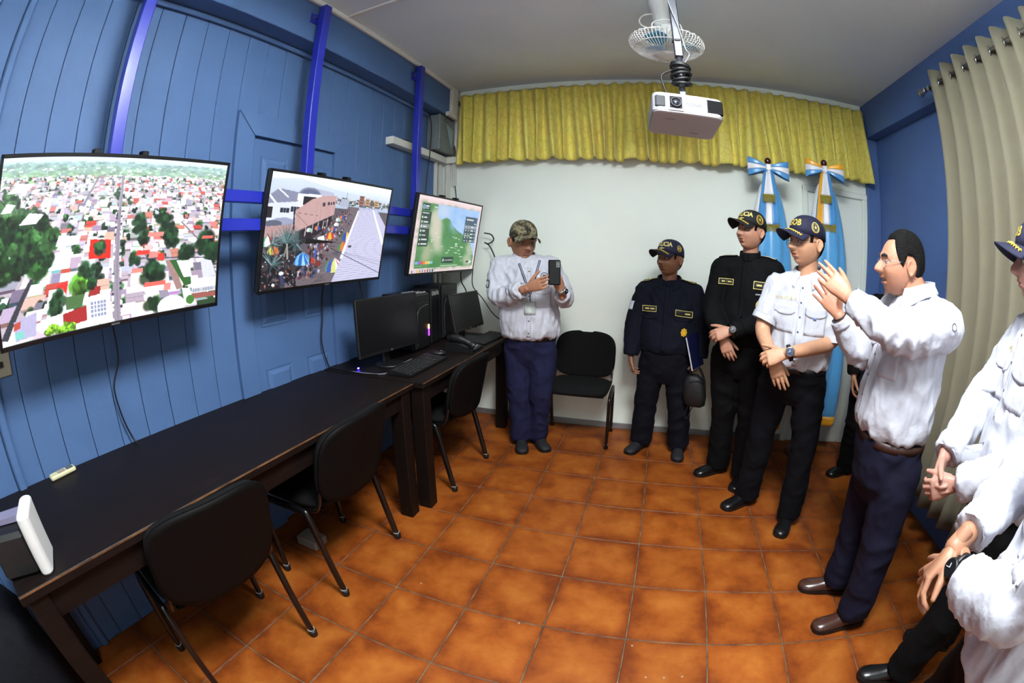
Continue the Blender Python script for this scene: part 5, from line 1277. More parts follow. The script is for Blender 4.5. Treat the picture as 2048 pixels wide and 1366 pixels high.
def watch(par, p, axis, out, r, strap, case, dial, nm='wristwatch', sz=0.019):
    p = V(p); ax = V(axis).normalized(); o = V(out); o = (o-ax*o.dot(ax)).normalized(); b = ax.cross(o)
    w = empty_child(nm, par)
    mb = MB(); rs = []
    for h in (-0.010, -0.009, 0.009, 0.010):
        rr = r*(1.0 if abs(h) < 0.0095 else 0.95); rs.append([p+ax*h+o*(rr*math.cos(t))+b*(rr*1.12*math.sin(t)) for t in [2*math.pi*k/24 for k in range(24)]])
    mb.rings(rs).build('strap', strap, w, smooth=True)
    cp = p+o*(r*0.96)
    MB().lathe(cp, [(sz, 0), (sz*1.05, 0.004), (sz*0.98, 0.009), (sz*0.84, 0.0095)], 20, axis=o).build('watch_case', case, w, smooth=True)
    MB().lathe(cp, [(sz*0.86, 0.006), (sz*0.86, 0.0098), (0.0005, 0.0100)], 20, axis=o).build('dial', dial, w)
    hm = M('watch hands', (220, 224, 230), rough=0.3)
    MB().tube([cp+o*0.011, cp+o*0.011+ax*sz*0.6], 0.0008, 4).tube([cp+o*0.011, cp+o*0.011+b*sz*0.45], 0.0010, 4).build('watch_hands', hm, w)
    return w
def glasses(par, c, fr, s, mat, lens, w_=0.027, h_=0.018):
    g = empty_child('glasses', par); ey = 0.101*s
    for sd in (-1, 1):
        L = [(sd*0.034*s+w_*s*math.copysign(abs(math.cos(t))**0.7, math.cos(t)), h_*s*math.copysign(abs(math.sin(t))**0.7, math.sin(t))-0.004*s) for t in [2*math.pi*k/24 for k in range(25)]]
        rim = MB().tube([fr.w(c, x, ey-0.10*abs(x)*0.45, z) for x, z in L], 0.0011, 5).build('rim', mat, g, smooth=True)
        pts = [V(fr.w(c, x, ey-0.10*abs(x)*0.45, z)) for x, z in L[:-1]]; cc = sum(pts, Vector())/len(pts)
        MB().add([cc]+pts, [(0, i+1, (i+1) % 24+1) for i in range(24)]).build('lens', lens, rim)
        MB().tube([fr.w(c, sd*0.060*s, ey-0.004, 0.004*s), fr.w(c, sd*0.076*s, 0.075*s, 0.008*s), fr.w(c, sd*0.083*s, 0.0, 0.010*s), fr.w(c, sd*0.082*s, -0.025*s, -0.004*s)], 0.0013, 5).build('temple_arm', mat, g, smooth=True)
    MB().tube([fr.w(c, -0.009*s, ey, 0.0), fr.w(c, 0, ey+0.004, 0.003), fr.w(c, 0.009*s, ey, 0.0)], 0.0012, 5).build('bridge', mat, g, smooth=True)
    return g
SK = {}
def skin_mat(name, col):
    return M(name, col, rough=0.48, spec=0.4, var=0.06, vscale=25, sss=0.06, bump=0.04, bscale=120)
# ---- a whole person ------------------------------------------------------------
def person(S):
    """S: dictionary of the pose; all points are world metres"""
    root = empty('person', (S['base'][0], S['base'][1], 0), 0, S['label'], 'person', S.get('group'))
    root.location = (0, 0, 0)
    tf = Fr(S['face']); hf = Fr(S['hface'], S.get('hpitch', 0), S.get('hroll', 0)); hs = S.get('hs', 1.0); hc = V(S['head'])
    sk = skin_mat(S['skin'], S['skincol'])
    opt = dict(skin=S['skin'], lip=S.get('lip', tuple(int(v*0.80) if i else int(v*0.92) for i, v in enumerate(S['skincol']))), lid=tuple(int(v*0.9) for v in S['skincol']), fat=S.get('fat', 0.08), open=S.get('mouth_open', 0.0), gaze=S.get('gaze', 0.0), nose=S.get('nose', 1.0))
    pel, nk = V(S['pelvis']), V(S['neck'])
    J = {k: V(v) for k, v in S['J'].items()}
    def spine(z):
        t = (z-pel.z)/(nk.z-pel.z); return pel.lerp(nk, t)
    # body
    core = MB(); k = 0.86
    rr = [[p for p in oval(spine(z), tf, hw*k, df*k, db*k, 24)] for z, hw, df, db in S['torso']]
    core.rings(rr)
    chain(core, [nk-Vector((0, 0, 0.05)), nk+(hc-nk)*0.35, hc-hf.U*0.06*hs-hf.F*0.012], [0.060*hs*S.get('neckr', 1), 0.055*hs*S.get('neckr', 1), 0.052*hs])
    for a in 'RL':
        ar = S.get('arm', (0.050, 0.042, 0.028))
        chain(core, [J['sh'+a], J['el'+a], J['wr'+a]], ar)
        lr = S.get('leg', (0.082, 0.056, 0.040)); chain(core, [J['hip'+a], J['kn'+a], J['an'+a]], lr)
    body_me = remesh(core, 0.010, 3)
    fine = MB(); build_head(fine, hc, hf, hs, opt)
    hand_mb = MB()
    for h in S.get('hands', []): build_hand(hand_mb, **h)
    bm = bmesh.new(); bm.from_mesh(body_me)
    tmp = bpy.data.meshes.new('h'); tmp.from_pydata(fine.v, [], fine.f); bm.from_mesh(tmp)
    if hand_mb.v:
        hm = remesh(hand_mb, 0.0032, 3); bm.from_mesh(hm)
    bme = bpy.data.meshes.new('body'); bm.to_mesh(bme); bm.free()
    body = finish(bme, 'body', sk, root)
    face_bits(root, hc, hf, hs, opt, S.get('brow', (28, 22, 20)))
    # trousers
    tr = MB()
    zs = S['trouser_top']
    tr.rings([[p for p in oval(spine(z)+tf.F*S.get('hip_fwd', 0.0), tf, hw, df, db, 26)] for z, hw, df, db in S['hips']])
    for a in 'RL':
        lw = S.get('legw', (0.105, 0.085, 0.078, 0.082)); kn = J['kn'+a]; an = J['an'+a]
        top = J['hip'+a]+Vector((0, 0, -0.02)); mid = kn.lerp(an, 0.5)
        low = Vector((an.x, an.y, S.get('cuff_z', 0.055)))
        P = [top, kn, mid, low]
        L = []; r = []
        for i in range(3):
            for q in range(5): L.append(P[i].lerp(P[i+1], q/5)); r.append(lw[i]+(lw[i+1]-lw[i])*q/5)
        L.append(P[-1]); r.append(lw[3]); tr.tube(L, r, 16); tr.ball(top, lw[0], n=14, m=10)
    tm = remesh(tr, 0.010, 4); folds(tm, S.get('tfold', 0.010), (7, 7, 9), S.get('seed', 1)*3.1)
    trousers = finish(tm, 'trousers', S['trouser_mat'], root)
    if S.get('belt'):
        z = S['belt_z']; e = S['belt_r']
        b = MB(); b.rings([[p+Vector((0, 0, S.get('belt_tilt', 0)*((p-spine(z)).dot(tf.F)))) for p in oval(spine(z+dz)+tf.F*S.get('hip_fwd', 0.0), tf, e[0]+q, e[1]+q, e[2]+q, 40)] for dz, q in ((-0.016, 0), (-0.0155, 0.003), (0.0155, 0.003), (0.016, 0))])
        bo = b.build('belt', S['belt'], root, smooth=True)
    # shirt
    cuffs = []
    sh = MB(); sh.rings([[p for p in oval(spine(z)+tf.F*fo, tf, hw, df, db, 30)] for z, hw, df, db, fo in [(q+(0,))[:5] for q in S['shirt']]])
    for a in 'RL':
        sr = S.get('sleeve', (0.075, 0.062, 0.050)); end = S.get('sleeve_end', {}).get(a, 0.97)
        p0, p1, p2 = J['sh'+a], J['el'+a], J['wr'+a]
        if end > 1: pass
        if S.get('short', {}).get(a):
            e = S['short'][a]; q = p0.lerp(p1, e); chain(sh, [p0, p0.lerp(p1, e*0.5), q], [sr[0], (sr[0]+sr[1])/2, sr[1]*1.05], end=False)
        else:
            q = p1.lerp(p2, end); chain(sh, [p0, p1, q], [sr[0], sr[1], sr[2]], end=False); cuffs.append((p1.lerp(p2, end-0.15), p1.lerp(p2, end+0.02), sr[2]))
    # shoulder yoke
    for a in 'RL': chain(sh, [nk+Vector((0, 0, -0.045)), J['sh'+a]+Vector((0, 0, 0.004))], [0.062, S.get('sleeve', (0.075,))[0]*0.97])
    sm = remesh(sh, 0.0085, 4); folds(sm, S.get('fold', 0.010), S.get('fscale', (9, 9, 7)), S.get('seed', 1)*7.7)
    shirt = finish(sm, S.get('shirt_name', 'shirt'), S['shirt_mat'], root)
    for q0, q1, r_ in cuffs:
        dv = (q1-q0); aa, bb_ = frame(dv)
        MB().sheet(lambda u, v: q0+dv*v+(aa*math.cos(2*math.pi*u)+bb_*math.sin(2*math.pi*u))*(r_*(0.98-0.10*v+0.03*math.sin(9*u*6.28)*v)), 28, 4, 0.004).build('cuff', S['shirt_mat'], shirt, smooth=True)
    for a in 'RL':
        if S.get('shoes', True):
            build_shoe(root, J['an'+a], S['toe'][a], S['shoe_mat'], S.get('sole_mat', m_blackp), S.get('shoe_len', 0.27))
    return dict(root=root, body=body, shirt=shirt, trousers=trousers, tf=tf, hf=hf, hc=hc, hs=hs, nk=nk, pel=pel, J=J, opt=opt, spine=spine, bvh=bvh_of(shirt))
# ------------------------------------------------------------------ the people
def rings_for(zw, zn, Wd, D, B, cW):
    h = zn-zw; f = lambda t: zw+h*t
    sh = [(f(0), .84*Wd, .80*D, .84*B), (f(.03), .95*Wd, .94*D, .95*B), (f(.12), Wd, D, B), (f(.30), Wd, .98*D, B), (f(.50), (Wd+cW)/2, .87*D, B), (f(.70), cW, .78*D, .98*B), (f(.85), cW*.82, .62*D, .86*B), (f(.94), .100, .075, .085), (f(.99), .068, .062, .068)]
    to = [(z, a, b, c) for z, a, b, c in sh]
    return sh, to
def hips_for(zt, zc, Wd, D, B):
    return [(zc-0.02, .55*Wd, .6*D, .6*B), (zc+0.06, .92*Wd, .85*D, .98*B), (zc+0.15, Wd, .95*D, B), (zt-0.02, .98*Wd, D, .97*B), (zt+0.03, .95*Wd, .95*D, .93*B)]
m_wshirt = M('white shirt cotton', (188, 190, 200), spec=0.2, rough=0.9, bump=0.7, bscale=17, sheen=0.1)
m_navy = M('navy uniform cloth', (15, 18, 30), rough=0.85, bump=0.2, bscale=18, spec=0.15)
m_blackc = M('black uniform cloth', (8, 9, 11), rough=0.85, bump=0.2, bscale=18, spec=0.15)
m_jean = M('indigo denim', (26, 28, 58), spec=0.2, rough=0.85, var=0.25, vscale=12, bump=0.25, bscale=30)
m_dnavy = M('dark navy trouser wool', (9, 10, 16), rough=0.85, bump=0.15, bscale=20, spec=0.15)
m_navytr = M('navy dress trousers', (14, 14, 34), rough=0.8, bump=0.15, bscale=20, spec=0.2)
m_blackt = M('black trousers', (7, 7, 9), rough=0.85, bump=0.15, bscale=20, spec=0.15)
m_bshoe = M('black shoe leather', (16, 16, 18), rough=0.3, coat=0.2)
m_brshoe = M('brown shoe leather', (66, 40, 32), rough=0.25, coat=0.5)
m_boot = M('dark boot suede', (24, 24, 30), rough=0.7)
m_gold = M('gold embroidery', (206, 176, 72), rough=0.55, bump=0.3, bscale=300)
m_ngold = M('pale gold embroidery', (214, 200, 120), rough=0.6)
m_capnavy = M('navy cap cloth', (20, 22, 50), rough=0.8, bump=0.1, bscale=200)
m_capblack = M('black cap cloth', (16, 16, 20), rough=0.8, bump=0.1, bscale=200)
m_button = M('shirt button', (90, 90, 96), rough=0.35)
m_lens = M('spectacle lens', (235, 240, 245), rough=0.02, alpha=0.12)
m_wire_gl = M('dark spectacle wire', (60, 56, 56), rough=0.3, metal=0.7)
m_grey_gl = M('silver spectacle wire', (150, 150, 156), rough=0.3, metal=0.8)
HAIR = (9, 8, 8)

def shirt_details(p, zs, x0=0.0, pockets=True, mat=None, placket=True, pz=1.20, dx=0.085):
    b, fr = p['bvh'], p['tf']; c = p['spine'](1.1); mat = mat or m_wshirt
    if placket:
        patch_on(b, c, fr, x0-0.014, x0+0.014, zs[0], zs[1], 'button_placket', mat, p['shirt'], 0.001, 0.002, 3, 26)
        n = 6
        for i in range(n):
            q = on_cloth(b, c, fr, x0, zs[0]+0.03+(zs[1]-zs[0]-0.05)*i/(n-1), 0.003)
            MB().lathe(q, [(0.0055, 0), (0.0055, 0.0015), (0.002, 0.002)], 10, axis=fr.F).build('button', m_button, p['shirt'])
    if pockets:
        for sd in (-1, 1):
            x = x0+sd*dx
            patch_on(b, c, fr, x-0.055, x+0.055, pz-0.13, pz, 'pocket', mat, p['shirt'], 0.001, 0.003, 8, 8)
            patch_on(b, c, fr, x-0.058, x+0.058, pz-0.045, pz+0.005, 'pocket_flap', mat, p['shirt'], 0.0045, 0.003, 8, 5, round_=0.018)
def name_tag(p, x, z, w, h, mat_b, mat_e, skew=0.0, bars=2):
    b, fr = p['bvh'], p['tf']; c = p['spine'](1.1)
    t = patch_on(b, c, fr, x-w/2, x+w/2, z-h/2, z+h/2, 'name_tag', mat_b, p['shirt'], 0.004, 0.002, 6, 3, skew=skew)
    for a in ((x-w/2, x+w/2, z-h/2, z-h/2+0.0035), (x-w/2, x+w/2, z+h/2-0.0035, z+h/2), (x-w/2, x-w/2+0.0035, z-h/2, z+h/2), (x+w/2-0.0035, x+w/2, z-h/2, z+h/2)):
        sk = skew*(a[1]-a[0])/w
        o = MB().sheet(lambda u, v: on_cloth(b, c, fr, a[0]+(a[1]-a[0])*u, a[2]+(a[3]-a[2])*v+skew*((a[0]+(a[1]-a[0])*u-x)/w), 0.006), 6, 3, 0.0015).build('tag_border', mat_e, t)
    for i in range(bars):
        xa = x-w*0.36+i*w*0.38
        MB().sheet(lambda u, v: on_cloth(b, c, fr, xa+w*0.30*u, z-h*0.10+h*0.22*v+skew*((xa+w*0.30*u-x)/w), 0.006), 4, 2, 0.001).build('tag_print', mat_e, t)
    return t
def epaulettes(p, mat, edge):
    for a in 'RL':
        s = p['J']['sh'+a]; n = p['nk']; d = (s-n); d.z = 0; d.normalize(); f = p['tf'].F
        def fn(u, v):
            q = s.lerp(n, -0.10+0.62*u)+f*(v-0.5)*0.052; h = p['bvh'].ray_cast(Vector((q.x, q.y, 2.2)), Vector((0, 0, -1)))
            return (h[0] if h[0] else q)+Vector((0, 0, 0.005))
        e = MB().sheet(fn, 8, 5, 0.004).build('epaulette', mat, p['shirt'], smooth=True)
        for k in (0.12, 0.88):
            MB().tube([V(fn(i/8, k))+Vector((0, 0, 0.003)) for i in range(9)], 0.0018, 5).build('epaulette_braid', edge, e, smooth=True)
        for i in range(3):
            q = V(fn(0.2+0.2*i, 0.5))+Vector((0, 0, 0.003)); MB().lathe(q, [(0.007, 0), (0.006, 0.002), (0.001, 0.003)], 5).build('rank_star', edge, e)

# 1 -- man photographing with a phone
sh, to = rings_for(.845, 1.405, .212, .195, .13, .195)
P1 = person(dict(label='man in camouflage cap and white shirt photographing with a phone by the chair', base=(.45, 2.08), face=-72, hface=-54, hpitch=-8, head=(.395, 2.048, 1.512), hs=1.06, fat=.16,
    skin='tan skin', skincol=(158, 112, 86), pelvis=(.455, 2.085, .80), neck=(.405, 2.06, 1.405), shirt=sh, torso=to, seed=1,
    J=dict(shR=(.245, 2.01, 1.325), shL=(.585, 2.095, 1.33), elR=(.245, 1.925, 1.115), elL=(.705, 2.05, 1.115), wrR=(.515, 1.755, 1.210), wrL=(.717, 1.84, 1.185),
           hipR=(.365, 2.07, .77), hipL=(.540, 2.085, .77), knR=(.378, 2.05, .43), knL=(.543, 2.05, .43), anR=(.395, 2.080, .08), anL=(.505, 2.140, .08)),
    hands=[dict(wrist=(.520, 1.752, 1.212), d=(.168, -.030, .060), n=(.10, .95, .15), side='R', per=[(.02, .25, .3), (.06, .28, .3), (.10, .3, .3), (.14, .35, .3)], spread=.04, thumb=(.7, .6, .2), s=.98),
           dict(wrist=(.715, 1.838, 1.190), d=(-.10, -.28, .50), n=(-.75, .55, .25), side='L', per=[(.55, .7, .4), (.6, .7, .4), (.65, .7, .4), (.7, .7, .4)], spread=.04, thumb=(.9, .25, .2), s=.98)],
    trouser_top=.86, hips=hips_for(.86, .64, .185, .15, .13), trouser_mat=m_jean, legw=(.110, .084, .076, .080), shirt_mat=m_wshirt, sleeve=(.078, .066, .054), sleeve_end={'R': .84, 'L': .86}, fold=.017, fscale=(15, 15, 5),
    belt=m_blackp, belt_z=.845, belt_r=(.180, .148, .125), toe={'R': -71, 'L': -52}, shoe_mat=m_boot, leg=(.085, .06, .042)))
m_camo = M('camouflage cloth', (112, 104, 78), rough=0.85)
def camo(m):
    N = m.node_tree.nodes; L = m.node_tree.links; tc = N.new('ShaderNodeTexCoord'); n = N.new('ShaderNodeTexNoise'); n.inputs['Scale'].default_value = 22; n.inputs['Detail'].default_value = 3
    L.new(tc.outputs['Object'], n.inputs['Vector']); r = N.new('ShaderNodeValToRGB'); r.color_ramp.interpolation = 'CONSTANT'; e = r.color_ramp.elements
    e[0].position = 0; e[0].color = lin((52, 48, 36)); e[1].position = 0.43; e[1].color = lin((96, 92, 66)); k = e.new(0.50); k.color = lin((140, 132, 104)); k = e.new(0.58); k.color = lin((74, 70, 50)); k = e.new(0.65); k.color = lin((172, 164, 138))
    L.new(n.outputs['Fac'], r.inputs[0]); L.new(r.outputs[0], N['Principled BSDF'].inputs['Base Color'])
camo(m_camo)
cp1 = build_cap(P1['root'], P1['hc'], P1['hf'], P1['hs'], m_camo, letters=[('M', .045, 0.0, .085)], lmat=m_capblack)
short_hair(P1['root'], P1['hc'], P1['hf'], P1['hs'], P1['opt'], HAIR)
collar(P1['shirt'], P1['nk']+Vector((0, 0, .005)), Fr(-66), .072, m_wshirt, .7)
shirt_details(P1, (.87, 1.33), pz=1.20, dx=.095)
b1 = P1['bvh']; f1 = P1['tf']; c1 = P1['spine'](1.1)
lan = M('navy lanyard', (40, 44, 74), rough=.6); lw = M('white lanyard print', (200, 204, 214), rough=.6)
ly = empty_child('lanyard', P1['root'])
for sd in (-1, 1):
    pts = [on_cloth(b1, c1, f1, sd*.075+(-.008-sd*.075)*t, 1.385-.225*t, .005) for t in [k/10 for k in range(11)]]
    MB().tube(pts, .0075, 6, flat=.35, hint=tuple(f1.F)).build('strap', lan, ly, smooth=True)
    MB().tube([q+f1.F*.0032 for q in pts], .0020, 5).build('strap_stripe', lw, ly, smooth=True)
bd = [on_cloth(b1, c1, f1, -.008, 1.16-.06*t, .010) for t in (0, .5, 1)]
MB().tube(bd, .0025, 5).build('badge_cord', lan, ly)
patch_on(b1, c1, f1, -.045, .03, 1.03, 1.11, 'badge_holder', M('clear badge plastic', (190, 200, 196), rough=.2, alpha=.7), ly, .012, .002)
ring_on(b1, c1, f1, -.105, 1.275, .026, .0022, 'round_crest', M('dark crest print', (50, 52, 60)), P1['shirt'], ell=1.0)
patch_on(b1, c1, f1, -.117, -.093, 1.262, 1.288, 'crest_centre', MATS['dark crest print'], P1['shirt'], .003, .001, 3, 3)
ring_on(b1, P1['J']['elR'].lerp(P1['J']['shR'], .55), Fr(-120), .02, 1.22, .024, .003, 'sleeve_crest', MATS['dark crest print'], P1['shirt'], ell=1.1)
watch(P1['root'], (.716, 1.832, 1.200), (-.1, -.28, .5), (.7, -.6, .2), .036, M('silver watch band', (180, 180, 182), rough=.25, metal=.9), MATS['silver watch band'], m_blackp)
phn = empty('mobile_phone', (.688, 1.752, 1.315), math.radians(18), 'black mobile phone held up by the man in the camouflage cap', 'phone')
PHM = Matrix.Rotation(math.radians(-8), 4, 'X')
MB().box(-.038, .038, -.006, .006, -.078, .078, .008).xf(PHM).build('case', M('black phone case', (10, 10, 11), rough=.6, spec=.2), phn)
MB().box(.010, .032, -.0085, -.005, .030, .068, .004).xf(PHM).build('camera_island', M('grey camera island', (110, 116, 116), rough=.2), phn)
for z in (.040, .058): MB().lathe((.021, -.0085, z), [(.006, 0), (.006, .0015), (.001, .001)], 12, axis=(0, -1, 0)).xf(PHM).build('camera_lens', MATS['lens glass'], phn)
MB().box(-.034, .034, .006, .0068, -.073, .073, .001).xf(PHM).build('screen', M('lit phone screen', (120, 140, 170), emit=.6), phn)

# 2 -- shorter officer in navy uniform
sh, to = rings_for(.775, 1.285, .205, .165, .13, .195)
P2 = person(dict(label='shorter officer in navy police uniform holding a folder and small bag', group='uniformed officers', base=(1.42, 2.2), face=-100, hface=-135, hpitch=4, head=(1.412, 2.185, 1.424), hs=.97, fat=.12,
    skin='brown skin', skincol=(124, 86, 64), pelvis=(1.42, 2.215, .76), neck=(1.41, 2.215, 1.285), shirt=sh, torso=to, seed=2, shirt_name='jacket',
    J=dict(shR=(1.245, 2.225, 1.185), shL=(1.585, 2.195, 1.195), elR=(1.175, 2.225, .97), elL=(1.662, 2.185, .975), wrR=(1.165, 2.19, .745), wrL=(1.662, 2.15, .765),
           hipR=(1.335, 2.225, .72), hipL=(1.51, 2.205, .72), knR=(1.305, 2.24, .43), knL=(1.545, 2.21, .43), anR=(1.298, 2.275, .08), anL=(1.592, 2.238, .08)),
    hands=[dict(wrist=(1.166, 2.188, .742), d=(.10, -.12, -1), n=(.95, -.2, .1), side='R', per=[(.4, .5, .3), (.5, .6, .35), (.55, .6, .4), (.6, .6, .4)], spread=.03, thumb=(.85, .4, .2), s=.97),
           dict(wrist=(1.662, 2.150, .762), d=(-.28, -.22, -1), n=(-.9, .1, .2), side='L', per=[(.9, 1.0, .6), (.95, 1.0, .6), (1., 1., .6), (1., 1., .6)], spread=.02, thumb=(.8, .3, .5), s=.97)],
    trouser_top=.79, hips=hips_for(.79, .58, .185, .145, .13), trouser_mat=M('dark navy cargo trousers', (12, 13, 22), rough=.85, bump=.2, bscale=18, spec=.15), legw=(.108, .088, .084, .082), shirt_mat=m_navy, sleeve=(.078, .068, .058), sleeve_end={'R': 1.0, 'L': 1.0}, fold=.010,
    toe={'R': -119, 'L': -92}, shoe_mat=m_boot, sole_mat=m_blackp))
m_tagk = M('black tag cloth', (20, 20, 18), rough=.7)
build_cap(P2['root'], P2['hc'], P2['hf'], P2['hs'], m_capnavy, letters=[('POLICIA', .043, -.12, .097), ('~o~', .026, -.10, .070)], lmat=m_ngold, leaves=m_gold, emblem=[(-1.55, .018, m_gold)])
short_hair(P2['root'], P2['hc'], P2['hf'], P2['hs'], P2['opt'], HAIR)
collar(P2['shirt'], P2['nk']+Vector((0, 0, .002)), P2['tf'], .076, m_navy, .6, h=.034, drop=.04)
name_tag(P2, .118, 1.085, .105, .040, m_tagk, m_ngold, skew=-.004); name_tag(P2, -.125, 1.068, .115, .042, m_tagk, m_ngold, skew=.012, bars=1)
b2 = P2['bvh']; c2 = P2['spine'](1.1)
MB().sheet(lambda u, v: on_cloth(b2, c2, P2['tf'], -.135+(.020+.002*math.cos(2*math.pi*u*8))*v*math.cos(2*math.pi*u), .945+(.027+.003*math.cos(2*math.pi*u*8))*v*math.sin(2*math.pi*u), .005), 48, 4, .003).build('badge', M('gold badge', (226, 178, 48), rough=.35, metal=.3), P2['shirt'], smooth=True)
epaulettes(P2, m_navy, m_ngold)
patch_on(b2, c2, P2['tf'], -.016, .016, .80, 1.25, 'front_flap', m_navy, P2['shirt'], .002, .003, 3, 22)
for sd in (-1, 1): patch_on(b2, c2, P2['tf'], sd*.12-.055, sd*.12+.055, 1.015, 1.035, 'pocket_flap', m_navy, P2['shirt'], .003, .003, 8, 3, round_=.008)
sp_ = MB().sheet(lambda u, v: (1.178-.03*math.sin(math.pi*u)*0-.018+.0*u, 2.195+.06*(u-.5), 1.075+.07*(v-.5)), 4, 4, .002)
shp = P2['J']['shR']; q = Vector((-1, -.35, .1)).normalized()
patch_on(b2, Vector((1.22, 2.22, 1.1)), Fr(-165), -.035, .035, 1.065, 1.125, 'sleeve_patch', M('white blue sleeve flag', (206, 214, 226), rough=.6), P2['shirt'], .003, .002)
fo = empty('document_folder', (1.60, 2.06, .83), 0, 'blue folder with white sheets held under the shorter officer\'s arm', 'folder'); fo.location = (0, 0, 0)
FM = Matrix.Translation((1.612, 2.070, .825)) @ Matrix.Rotation(math.radians(-16), 4, 'Y') @ Matrix.Rotation(math.radians(48), 4, 'Z')
MB().box(-.065, .065, -.006, -.003, -.115, .115).xf(FM).build('front_cover', M('blue folder card', (13, 15, 48), rough=.5, spec=.2), fo)
MB().box(-.065, .065, .004, .007, -.115, .115).xf(FM).build('back_cover', MATS['blue folder card'], fo)
MB().box(-.070, .060, -.003, .004, -.118, .110).xf(FM).build('paper_sheets', M('white paper sheets', (214, 214, 222), rough=.7), fo)
bg = empty('hand_bag', (1.62, 2.09, .45), 0, 'small black zip bag hanging from the shorter officer\'s hand', 'bag')
rs = []
for z, w_, d_ in ((-.11, .055, .030), (-.095, .078, .040), (-.03, .088, .048), (.04, .082, .045), (.09, .064, .036), (.115, .035, .022)):
    rs.append(oval(Vector((.02+z*-.12, 0, .09+z)), Fr(-105), w_, d_, d_, 22, 2.8))
m_bag = M('black bag nylon', (17, 17, 19), rough=.55, bump=.25, bscale=30)
MB().rings(rs).build('pouch', m_bag, bg, smooth=True)
MB().tube(smooth_path([(-.03, -.045, .16), (.02, -.052, .175), (.07, -.045, .155)], 5), .003, 5).build('zip', M('dark zip', (50, 50, 52), rough=.3, metal=.6), bg, smooth=True)
MB().tube(smooth_path([(-.02, 0, .19), (-.02, -.01, .25), (.0, -.02, .285), (.025, -.01, .27), (.06, 0, .22), (.085, .0, .16), (.095, .0, .10)], 6), .009, 6, flat=.35).build('strap', m_bag, bg, smooth=True)
MB().tube(smooth_path([(-.01, -.01, -.01), (-.02, -.01, -.05), (-.03, -.01, -.085), (-.015, -.01, -.115), (.0, -.01, -.09), (.01, -.01, -.05), (.03, -.005, -.01)], 6), .009, 6, flat=.35).build('strap_tail', m_bag, bg, smooth=True)

# 3 -- taller officer in black uniform
sh, to = rings_for(.935, 1.475, .185, .155, .125, .185)
P3 = person(dict(label='taller officer in black police uniform with hands folded in front', group='uniformed officers', base=(1.9, 1.84), face=-118, hface=-150, hpitch=7, head=(1.902, 1.803, 1.625), hs=.94, fat=.17,
    skin='light tan skin', skincol=(176, 128, 104), pelvis=(1.895, 1.86, .90), neck=(1.905, 1.835, 1.475), shirt=sh, torso=to, seed=3, shirt_name='jacket',
    J=dict(shR=(1.735, 1.885, 1.385), shL=(2.055, 1.795, 1.395), elR=(1.668, 1.865, 1.135), elL=(2.085, 1.745, 1.125), wrR=(1.725, 1.655, 1.000), wrL=(1.765, 1.605, 1.050),
           hipR=(1.805, 1.89, .86), hipL=(1.98, 1.84, .86), knR=(1.84, 1.915, .48), knL=(2.005, 1.815, .48), anR=(1.875, 1.954, .08), anL=(2.038, 1.825, .08)),
    hands=[dict(wrist=(1.760, 1.606, 1.048), d=(-.90, .06, -.30), n=(.15, .85, -.45), side='L', per=[(.5, .6, .4), (.55, .65, .4), (.6, .7, .4), (.65, .7, .4)], spread=.02, thumb=(.75, .55, .1), s=.96),
           dict(wrist=(1.722, 1.652, 1.002), d=(.42, -.14, -.85), n=(.25, .90, .0), side='R', per=[(.25, .3, .2), (.28, .3, .2), (.3, .35, .2), (.35, .4, .2)], spread=.04, thumb=(.8, .4, .3), s=.96)],
    trouser_top=.93, hips=hips_for(.93, .74, .175, .135, .125), trouser_mat=m_blackt, legw=(.108, .088, .080, .084), shirt_mat=m_blackc, sleeve=(.076, .066, .052), sleeve_end={'R': .97, 'L': .98}, fold=.009,
    toe={'R': -151, 'L': -115}, shoe_mat=m_bshoe))
build_cap(P3['root'], P3['hc'], P3['hf'], P3['hs'], m_capblack, letters=[('POLICIA', .043, -.12, .097), ('~o~', .026, -.10, .070)], lmat=m_ngold, leaves=m_gold, emblem=[(-1.50, .026, m_gold)])
short_hair(P3['root'], P3['hc'], P3['hf'], P3['hs'], P3['opt'], HAIR)
def highneck(u, v):
    a = 2*math.pi*u; r = .070-.006*v; return P3['tf'].w(P3['nk'], r*math.sin(a), r*1.05*math.cos(a)+.004, -.03+.065*v-.012*math.cos(a)*v)
MB().sheet(highneck, 36, 5, .005).build('stand_collar', m_blackc, P3['shirt'], smooth=True)
name_tag(P3, .105, 1.318, .095, .036, m_tagk, m_ngold); name_tag(P3, -.125, 1.312, .105, .046, m_tagk, m_ngold, skew=.004)
b3 = P3['bvh']; c3 = P3['spine'](1.2)
patch_on(b3, c3, P3['tf'], -.155, -.085, 1.255, 1.263, 'service_bar', M('silver thread', (150, 150, 156)), P3['shirt'], .004, .001, 6, 2)
bdg = MB().sheet(lambda u, v: on_cloth(b3, c3, P3['tf'], -.118+.026*v*math.cos(2*math.pi*u), 1.195+.034*v*math.sin(2*math.pi*u), .005), 32, 4, .003).build('badge', M('yellow badge cloth', (196, 184, 84), rough=.6), P3['shirt'], smooth=True)
ring_on(b3, c3, P3['tf'], -.118, 1.195, .024, .002, 'badge_ring', m_capblack, bdg, ell=1.3); ring_on(b3, c3, P3['tf'], -.118, 1.195, .015, .0014, 'badge_ring', m_capblack, bdg, ell=1.3)
epaulettes(P3, m_blackc, M('white braid', (206, 196, 176), rough=.5))
patch_on(b3, c3, P3['tf'], -.014, .014, .96, 1.42, 'front_flap', m_blackc, P3['shirt'], .002, .003, 3, 22)
watch(P3['root'], (1.770, 1.603, 1.052), (-.9, .06, -.3), (-.1, -.95, .3), .037, m_blackp, m_blackp, M('dark dial', (24, 24, 28), rough=.2), sz=.022)

